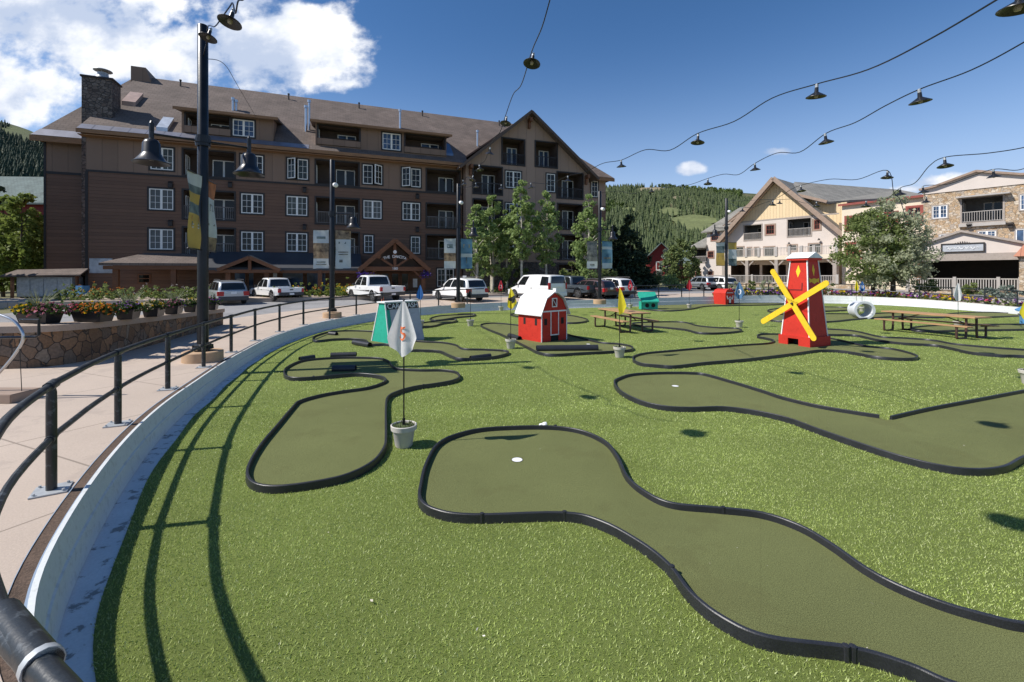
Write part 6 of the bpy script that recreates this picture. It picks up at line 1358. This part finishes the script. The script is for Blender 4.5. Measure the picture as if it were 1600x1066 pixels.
m = MB(); m.box((-.7,-.012,0),(-.3,.01,.14)); m.build('opening', M['dark_void'], t)
t = thing('box_hut', 'light blue box hut cut by the right photo edge', 'mini golf hut', gp(1598,508,.02), -.72)
m = MB(); m.box((0,0,.15),(1.2,.9,.75)); m.box((.0,0,0),(.1,.1,.15)); m.box((1.1,0,0),(1.2,.1,.15)); m.box((0,.8,0),(.1,.9,.15)); m.build('body', M['blue'], t); m = MB(); m.prism([(-.15,-.1,.72),(.6,-.1,1.18),(1.35,-.1,.72),(1.35,-.1,.66),(.6,-.1,1.1),(-.15,-.1,.66)], (0,1.1,0)); m.build('roof', M['blue'], t)
m = MB(); m.box((.1,-.01,.2),(.3,.02,.55)); m.box((.42,-.01,.2),(.62,.02,.55)); m.build('opening', M['dark_void'], t)
M['galv_pipe'] = mix_detail('galv_pipe', (.58,.60,.62), .08, 3, 30, .08, .6, .05, 40)
# grey pipe tunnel
c = gp(1351,498.5,.02); ax = Vector((-.28,-.96,0)).normalized(); t = thing('pipe_tunnel', 'short ribbed grey culvert pipe lying on the lawn behind the windmill', 'pipe tunnel', c)
m = MB(); R_ = .47; n = 28; prof = []
for k in range(15): prof.append((R_+.012*math.cos(k*PI), -.95+k*.95/14))
prof += [(R_+.035,.0),(R_+.035,.04),(R_-.085,.04),(R_-.09,-.95),(R_,-.95)]
m.lathe(prof, (0,0,R_+.01), n, 0, ax); m.f = [f for f in m.f if len(f) < 5]; m.m = [0]*len(m.f); m.build('pipe', M['galv_pipe'] if 'galv_pipe' in M else M['grey_paint'], t, True)
# picnic tables
def picnic(p, q, label, over=.28):
    d = (q-p); Lb = d.length+2*over; c = (p+q)/2; d.normalize(); n = Vector((-d.y,d.x,0))
    if n.x < 0: n = -n
    o = c+n*.72; t = thing('picnic_table', label, 'picnic table', (o.x,o.y,.01), math.atan2(d.y,d.x), 'picnic tables on the lawn'); h, sh = .86, .52
    m = MB(); 
    for k in range(5): y = -.38+k*.19; m.box((-Lb/2,y-.09,h-.05),(Lb/2,y+.09,h))
    m.build('table_top', M['table_wood'], t, bevel=.006)
    for s in (-1,1):
        m = MB()
        for k in (0,1): y = s*(.63+.17*k); m.box((-Lb/2,y-.08,sh-.045),(Lb/2,y+.08,sh))
        m.build('bench', M['table_wood'], t, bevel=.006)
    for x in (-Lb/2+over+.1, Lb/2-over-.1):
        m = MB()
        for s in (-1,1):
            m.tube(spline([(x,s*.80,sh-.06),(x,s*.80,.12),(x,s*.74,.03),(x,s*.40,.03),(x,s*.30,.10),(x,s*.28,h-.07)], False, 4), .042, 8); m.beam((x,s*.56,sh-.06),(x,s*.86,sh-.06),.06,.03)
        m.beam((x,-.42,h-.07),(x,.42,h-.07),.07,.03); m.tube([(x,-.28,.5),(x,.28,.5)], .025, 6); m.tube([(x,0,.5),(x*.35,0,h-.08)], .022, 6); m.build('leg_frame', M['table_leg'] if 'table_leg' in M else M['black_metal'], t, True)
M['table_leg'] = pm('table_leg', (.07,.032,.026), .5, var=.25, scale=6)
picnic(gp(931,511), gp(973,521), 'nearer wooden picnic table left of the windmill beside the yellow flag'); picnic(gp(1380,517), gp(1502,531), 'farther wooden picnic table at the right with the white flag behind')
# traffic cone on the pavement
b = gx(598,29.5); m = MB(); m.box((-.17,-.17,0),(.17,.17,.03)); m.lathe([(.14,.03),(.035,.62),(.0,.63)], (0,0,0), 16); o = m.build('traffic_cone', M['orange'], smooth=True); o.location = b; tag(o, 'orange traffic cone on the pavement behind the car wash hut', 'traffic cone')
# curved steel stand at the left edge
Yb = 7.6; b = at(8, 0, Yb); t = thing('steel_stand', 'bent steel tube stand with black bracket on a brown base at the left photo edge', 'tube stand', (b.x,b.y,gz(Yb)))
def lp(px, py): p = at(px, py, Yb); return (p.x-b.x, 0, p.z-gz(Yb))
m = MB(); m.tube(spline([lp(-60,500),lp(-25,487),lp(2,493),(lp(22,502)),lp(34,517),lp(36,530),lp(29,545),lp(12,568),lp(-10,592),lp(-30,612)], False, 5), .022, 10); m.build('steel_tube', M['steel'], t, True)
m = MB(); P = [lp(20,501),lp(51,501),lp(51,525),lp(46,528),lp(-20,529)]; m.tube([(x,.1,z) for x,_,z in P], .022, 8); m.tube([lp(30,530),lp(34,612)], .006, 5); m.build('bracket', M['black_metal'], t)
m = MB(); x0, _, z0 = lp(42,610); m.box((-1.2,-.25,.0),(x0,.25,.15)); m.build('base', M['brown_trim'], t, bevel=.01)
# kiosk left of the lodge
Yk = 33.5; b = gx(84,Yk); t = thing('newsstand_kiosk', 'small roofed kiosk with grey panel doors left of the brown lodge', 'kiosk', b, .12)
kw_ = 4.0
m = MB(); m.box((-kw_/2,-.5,.35),(kw_/2-.4,.5,1.75)); m.build('cabinet', M['galv'], t)
for k in range(4): x = -kw_/2+.04+k*.88; m = MB(); m.box((x,-.54,.42),(x+.82,-.5,1.62)); m.build('cabinet_door', M['grey_door'] if 'grey_door' in M else M['galv'], t)
for x in (-kw_/2-.2, kw_/2):
    for y in (-.6,.6): m = MB(); m.box((x-.07,y-.07,0),(x+.07,y+.07,1.95)); m.build('post', M['timber'], t)
m = MB()
for x in (-1.7,-.9,.1,1.1): m.box((x-.08,-.35,-.05),(x+.08,.35,.35))
m.build('foot', M['dark_trim'], t)
m = MB(); roof_slab(m, [(-kw_/2-.7,-1.0,1.85),(kw_/2+.5,-1.0,1.95),(kw_/2+.3,0,2.4),(-kw_/2-.4,0,2.3)], .1, 0); roof_slab(m, [(kw_/2+.5,1.0,1.95),(-kw_/2-.7,1.0,1.85),(-kw_/2-.4,0,2.3),(kw_/2+.3,0,2.4)], .1, 0); m.build('roof', M['shingle'], t)
b2 = gx(123,33.0); m = MB(); m.box((-.55,-.3,0),(0,.3,.75)); m.box((.04,-.3,0),(.55,.3,1.15)); m.box((-.5,-.32,.3),(-.05,-.29,.65)); o = m.build('newspaper_box', M['blue'], bevel=.03); o.location = b2; tag(o, 'pair of blue newspaper boxes joined side by side right of the kiosk', 'newspaper box')
# parking sign posts
for i,(px,Y,py,lab) in enumerate(((430,37.5,429,'small white parking sign behind the first white pickup'),(684,0,0,''),(726,39,435,'small white parking sign behind the white car'),(930,38,443,'small white parking sign left of the right lamp post'),(274,37.5,434,'small white sign before the flower bed'))):
    if not lab: continue
    b = gx(px,Y); z = CZ+(Y0-py)/F*Y-b.z; t = thing('parking_sign', lab, 'sign', b); m = MB(); m.box((-.03,-.02,-.05),(.03,.02,z)); m.build('post', M['timber'], t); m = MB(); m.box((-.16,-.035,z-.22),(.16,-.022,z+.22)); m.build('plate', M['white'], t)

# ================================================================ vehicles
def carpaint(n, c, r=.25, metal=0):
    m, nt, b = _base(n); co_ = coords(nt); nz = N(nt,'ShaderNodeTexNoise'); nz.inputs['Scale'].default_value = 1.5; nt.links.new(co_, nz.inputs['Vector'])
    rp = N(nt,'ShaderNodeValToRGB'); rp.color_ramp.elements[0].color = rgba(sc(c,.92)); rp.color_ramp.elements[1].color = rgba(sc(c,1.04)); nt.links.new(nz.outputs['Fac'], rp.inputs['Fac']); nt.links.new(rp.outputs['Color'], b.inputs['Base Color'])
    b.inputs['Roughness'].default_value = r; b.inputs['Metallic'].default_value = metal; b.inputs['Coat Weight'].default_value = .6; b.inputs['Coat Roughness'].default_value = .06; M[n] = m
carpaint('car_white', (.78,.78,.77)); carpaint('car_silver', (.42,.45,.48), .3, .5); carpaint('car_grey', (.10,.12,.14), .3, .4); carpaint('car_maroon', (.07,.035,.038), .3, .2)
M['tyre'] = pm('tyre', (.018,.018,.019), .85, var=.3, scale=20); M['rim'] = pm('rim', (.45,.46,.47), .3, .7, var=.2, scale=12); M['car_glass'] = pm('car_glass', (.010,.012,.013), .06, var=.2, scale=2, spec=.7); M['tail_red'] = pm('tail_red', (.42,.012,.015), .25); M['head_lens'] = pm('head_lens', (.6,.62,.64), .1); M['bumper_dark'] = pm('bumper_dark', (.045,.045,.048), .5); M['chrome'] = pm('chrome', (.6,.6,.6), .15, .9)
def car(kind, paint_, label, b, rz, Ln, Wd, Ht, group='vehicles parked in front of the brown lodge', cat=None):
    t = thing({'pickup':'pickup_truck','suv':'parked_car','van':'panel_van'}[kind], label, cat or {'pickup':'pickup truck','suv':'car','van':'van'}[kind], b, rz, group)
    P = M[paint_]; r = {'pickup':.40,'suv':.36,'van':.36}[kind]; hw = Wd/2; xf, xr = Ln*.5, -Ln*.5; wf, wr = xf-Ln*.175, xr+Ln*.215
    zb = .30 if kind != 'pickup' else .42; belt = Ht*(.56 if kind != 'van' else .52)
    def arch(cx): return [(cx+(r+.07)*math.cos(a), max(zb, r+(r+.07)*math.sin(a))) for a in [PI*i/10 for i in range(11)]]
    hood = belt-.06 if kind != 'van' else belt-.12
    bot = [(xf-.05,zb+.02)]+[p for p in arch(wf)]+[(wf-r-.08,zb)]+[(wr+r+.08,zb)]+arch(wr)+[(xr+.06,zb+.05)]
    if kind == 'suv': top = [(xr,zb+.35),(xr+.02,belt-.02),(xr+.10,belt+.02),(xf-Ln*.27,belt),(xf-.35,hood-.10),(xf-.06,hood-.26),(xf,zb+.3)]
    elif kind == 'van': top = [(xr,zb+.3),(xr,belt),(xf-Ln*.2,belt),(xf-.3,hood-.08),(xf-.03,hood-.3),(xf,zb+.25)]
    else: top = [(xr,zb+.18),(xr,.78),(xr+Ln*.36,.78),(xr+Ln*.36,belt),(xf-Ln*.25,belt),(xf-.30,hood),(xf-.04,hood-.15),(xf,zb+.3)]
    m = MB(); OUT = bot+top; nO = len(OUT); FR = [(-1,.955,.06),(-.965,.982,.025),(-.86,.996,.006),(-.45,1.004,0),(.45,1.004,0),(.86,.996,.006),(.965,.982,.025),(1,.955,.06)]; vs = []
    ztop = lambda x, z: z > belt-.32 and kind != 'x'
    for fy, k, dz in FR:
        for x, z in OUT:
            kk = 1-(1-k)*min(1, max(0,(abs(x)/(Ln/2)-.72)/.28)); vs.append((x*kk, fy*hw*(1 if z > zb+.12 else .985), z-(dz if z > belt-.4 and not (kind == 'pickup' and abs(z-.78) < .01) else 0)))
    fs = [(j*nO+i, j*nO+(i+1)%nO, (j+1)*nO+(i+1)%nO, (j+1)*nO+i) for j in range(len(FR)-1) for i in range(nO)]+[tuple(range(nO-1,-1,-1)), tuple((len(FR)-1)*nO+i for i in range(nO))]
    m.add(vs, fs); m.build('body', P, t, True)
    if kind == 'pickup':
        m = MB(); x1 = xr+Ln*.36
        for s in (-1,1): m.box((xr+.02,s*hw-s*.10,.76),(x1,s*hw-s*.002,belt+.03))
        m.box((xr,-hw+.1,.76),(xr+.07,hw-.1,belt+.03)); m.build('bed_wall', P, t, False, .02)
        m = MB()
        for s in (-1,1): m.prism([(wr+(r+.10)*math.cos(a), s*(hw+.004)-.0, max(zb, r+(r+.10)*math.sin(a))) for a in [PI*i/10 for i in range(11)]]+[(wr+(r+.05)*math.cos(a), s*(hw+.004), max(zb, r+(r+.05)*math.sin(a))) for a in [PI*i/10 for i in range(10,-1,-1)]], (0,s*.03,0))
        m.build('wheel_lip', P, t)
    # cabin: base and roof outlines
    if kind == 'suv': B0, B1, R0, R1 = xr+.12, xf-Ln*.26, xr+.42, xf-Ln*.44
    elif kind == 'van': B0, B1, R0, R1 = xr+.02, xf-Ln*.19, xr+.12, xf-Ln*.36
    else: B0, B1, R0, R1 = xr+Ln*.365, xf-Ln*.235, xr+Ln*.41, xf-Ln*.385
    bw, rw = hw-.03, hw-.17; zt = Ht-.05
    def side(sx, u, sg, o=0):           # cabin side: sx 0 rear .. 1 front, u 0 belt .. 1 roof edge
        q = u**1.0; e = .10*math.sin(PI*u)*(1 if kind != 'van' else .6)
        x0_, x1_ = B0+(R0-B0)*q-e*.5, B1+(R1-B1)*q+e
        zr = zt-.055*(2*sx-1.1)**2*(1.6 if kind == 'suv' else .8)
        y_ = bw+(rw-bw)*u**1.5; ends = .05*max(0,abs(2*sx-1)-.7)/.3
        return Vector((x0_+(x1_-x0_)*sx, sg*(y_-ends+o), belt-.03+(zr-belt+.03)*u))
    def cross(sx, u, f, o=0):           # front or rear glass and roof: f runs -1..1 across the car
        p = side(sx, u, 1); w_ = p.y; b_ = .07*(1-f*f)*(1 if sx > .5 else -1)*(1-.6*u); return Vector((p.x+b_+(o if sx > .5 else -o), f*w_, p.z+.03*(1-f*f)*u+o*.4))
    NS, NU, NF = 12, 7, 8; m = MB()
    for sg in (-1,1): m.add([side(i/NS,j/NU,sg) for j in range(NU+1) for i in range(NS+1)], [((j*(NS+1)+i, j*(NS+1)+i+1, (j+1)*(NS+1)+i+1, (j+1)*(NS+1)+i) if sg < 0 else (j*(NS+1)+i, (j+1)*(NS+1)+i, (j+1)*(NS+1)+i+1, j*(NS+1)+i+1)) for j in range(NU) for i in range(NS)])
    for sx in (0,1): m.add([cross(sx,j/NU,-1+2*i/NF) for j in range(NU+1) for i in range(NF+1)], [(j*(NF+1)+i, j*(NF+1)+i+1, (j+1)*(NF+1)+i+1, (j+1)*(NF+1)+i) for j in range(NU) for i in range(NF)])
    def roofp(sx, f): p = side(sx,1,1); e_ = .07*(1-f*f)*.4*((1 if sx == 1 else -1) if sx in (0,1) else 0); return Vector((p.x+e_, f*p.y, p.z+.03*(1-f*f)))
    m.add([roofp(i/NS,-1+2*j/NF) for j in range(NF+1) for i in range(NS+1)], [(j*(NS+1)+i, j*(NS+1)+i+1, (j+1)*(NS+1)+i+1, (j+1)*(NS+1)+i) for j in range(NF) for i in range(NS)])
    c_ = m.build('cabin', P, t, True); bm = bmesh.new(); bm.from_mesh(c_.data); bmesh.ops.remove_doubles(bm, verts=bm.verts, dist=.004); bmesh.ops.recalc_face_normals(bm, faces=bm.faces); bm.to_mesh(c_.data); bm.free()
    def patch(fn, n1, n2):
        m = MB(); m.add([fn(i/n1,j/n2) for j in range(n2+1) for i in range(n1+1)], [(j*(n1+1)+i, j*(n1+1)+i+1, (j+1)*(n1+1)+i+1, (j+1)*(n1+1)+i) for j in range(n2) for i in range(n1)]); return m
    segs = {'suv':((.06,.30),(.335,.62),(.65,.93)),'pickup':((.08,.44),(.49,.92)),'van':((.70,.94),(.04,.26))}[kind]
    for sg in (-1,1):
        for a_, b_ in segs: patch(lambda i,j: side(a_+(b_-a_)*i, .12+.76*j, sg, .008), 4, 5).build('side_window', M['car_glass'], t, True)
    patch(lambda i,j: cross(1,.10+.82*j,-.9+1.8*i,.008), 8, 6).build('windscreen', M['car_glass'], t, True); patch(lambda i,j: cross(0,(.16 if kind != 'van' else .3)+(.74 if kind != 'van' else .58)*j,-.86+1.72*i,.008), 8, 6).build('rear_window', M['car_glass'], t, True)
    for cx in (wf, wr):
        for s in (-1,1):
            m = MB(); m.lathe([(r*.62,-.11),(r*.95,-.11),(r,-.08),(r,.08),(r*.95,.11),(r*.62,.11)], (cx,s*(hw-.12),r), 24, axis=Vector((0,1,0))); w_ = m.build('wheel', M['tyre'], t, True)
            m = MB(); m.lathe([(r*.64,-.06),(r*.64,.07),(r*.58,.085),(r*.5,.05),(r*.14,.05),(r*.12,.09),(0,.09)], (cx,s*(hw-.12),r), 20, axis=Vector((0,s,0)))
            for k in range(5): an = k*2*PI/5; m.beam((cx+r*.1*math.cos(an),s*(hw-.045),r+r*.1*math.sin(an)),(cx+r*.58*math.cos(an),s*(hw-.05),r+r*.58*math.sin(an)),.09,.03)
            m.build('rim', M['rim'], w_, True)
    m = MB(); m.box((xr-.06,-hw+.05,zb-.02 if kind != 'pickup' else .44),(xr+.05,hw-.05,zb+.24)); m.build('rear_bumper', M['bumper_dark'] if kind != 'van' else P, t, False, .03)
    m = MB(); m.box((xf-.05,-hw+.06,zb-.03),(xf+.05,hw-.06,zb+.22)); m.build('front_bumper', M['bumper_dark'] if kind == 'pickup' else P, t, False, .03)
    for s in (-1,1):
        z0, z1 = (belt-.32,belt-.03) if kind != 'van' else (belt-.2,belt+.28)
        m = MB(); m.box((xr-.012,s*(hw-.03),z0),(xr+.12,s*(hw-.20 if kind != 'suv' else hw-.36),z1)); m.box((xr+.03,s*(hw-.10),z0),(xr+.20 if kind == 'suv' else xr+.1,s*(hw+.008),z1)); m.build('tail_light', M['tail_red'], t, False, .015)
        m = MB(); m.box((xf-.16,s*(hw-.02),hood-.30),(xf+.004,s*(hw-.34),hood-.17)); m.build('headlight', M['head_lens'], t, False, .02)
        m = MB(); m.box((B1-.42,s*hw,belt+.02),(B1-.30,s*(hw+.2),belt+.2)); m.build('mirror', M['bumper_dark'], t, False, .03)
        m = MB(); xs = [B0+(B1-B0)*f for f in ((.45,.9) if kind == 'suv' else (.5,))]
        for x in xs: m.box((x-.12,s*(hw-.01),belt-.16),(x+.06,s*(hw+.018),belt-.125))
        m.build('door_handle', M['chrome'] if kind != 'pickup' else M['bumper_dark'], t)
        if kind != 'pickup': m = MB(); m.box((wr+r+.1,s*(hw-.03),zb-.04),(wf-r-.1,s*(hw+.008),zb+.10)); m.build('sill', M['bumper_dark'], t)
    m = MB(); m.box((xr-.075 if kind == 'pickup' else xr-.02,-.16,zb+.06 if kind == 'pickup' else zb+.42),(xr-.062 if kind == 'pickup' else xr-.006,.16,zb+.19 if kind == 'pickup' else zb+.56)); m.build('licence_plate', M['white'], t)
    if kind == 'pickup': m = MB(); m.box((xr-.012,-.12,belt-.16),(xr+.004,.12,belt-.08)); m.build('tailgate_handle', M['bumper_dark'], t)
    if kind == 'suv':
        for s in (-1,1): m = MB(); m.tube(spline([(R0+.1,s*(rw-.06),zt+.03),(R0+.25,s*(rw-.06),zt+.08),(R1-.4,s*(rw-.06),zt+.08),(R1-.15,s*(rw-.06),zt+.03)],False,3), .02, 6); m.build('roof_rail', M['bumper_dark'], t)
    return t
HD = lambda deg: math.radians(90+deg)              # heading turned left of straight away
def park(px, py, Y): p = at(px, py, Y); p.z = gz(Y)+.004; return p
car('suv','car_silver','silver wagon seen from behind, leftmost of the parked vehicles', park(353,0,31.5), HD(43), 4.7,1.82,1.62)
car('pickup','car_white','small white pickup right of the silver wagon', park(431,0,34.2), HD(50), 5.2,1.82,1.72)
car('pickup','car_white','large white pickup in front of the timber entrance', park(585,0,34.3), HD(44), 5.6,2.0,1.92)
car('suv','car_white','white crossover partly behind the blue banner lamp post', park(718,0,34.0), HD(42), 4.6,1.9,1.72)
car('van','car_white','white van rising behind the red barn', park(838,0,36.0), HD(38), 5.0,1.9,1.92)
car('pickup','car_grey','dark grey pickup right of the white van', park(896,0,37.8), HD(35), 5.3,1.9,1.8)
car('suv','car_maroon','dark maroon car left of the right lamp post', park(921,0,37.0), HD(40), 4.5,1.8,1.5)
car('suv','car_white','white hatchback right of the lamp post near the lodge corner', park(951,0,38.0), HD(35), 4.4,1.8,1.62)
car('suv','car_white','far white car left of the red box hut', park(1120,0,50), HD(20), 4.4,1.8,1.5, 'cars parked by the cream building')
car('suv','car_silver','far silver car beside the fence left of the far white car', park(1096,0,51), HD(15), 4.4,1.8,1.5, 'cars parked by the cream building')
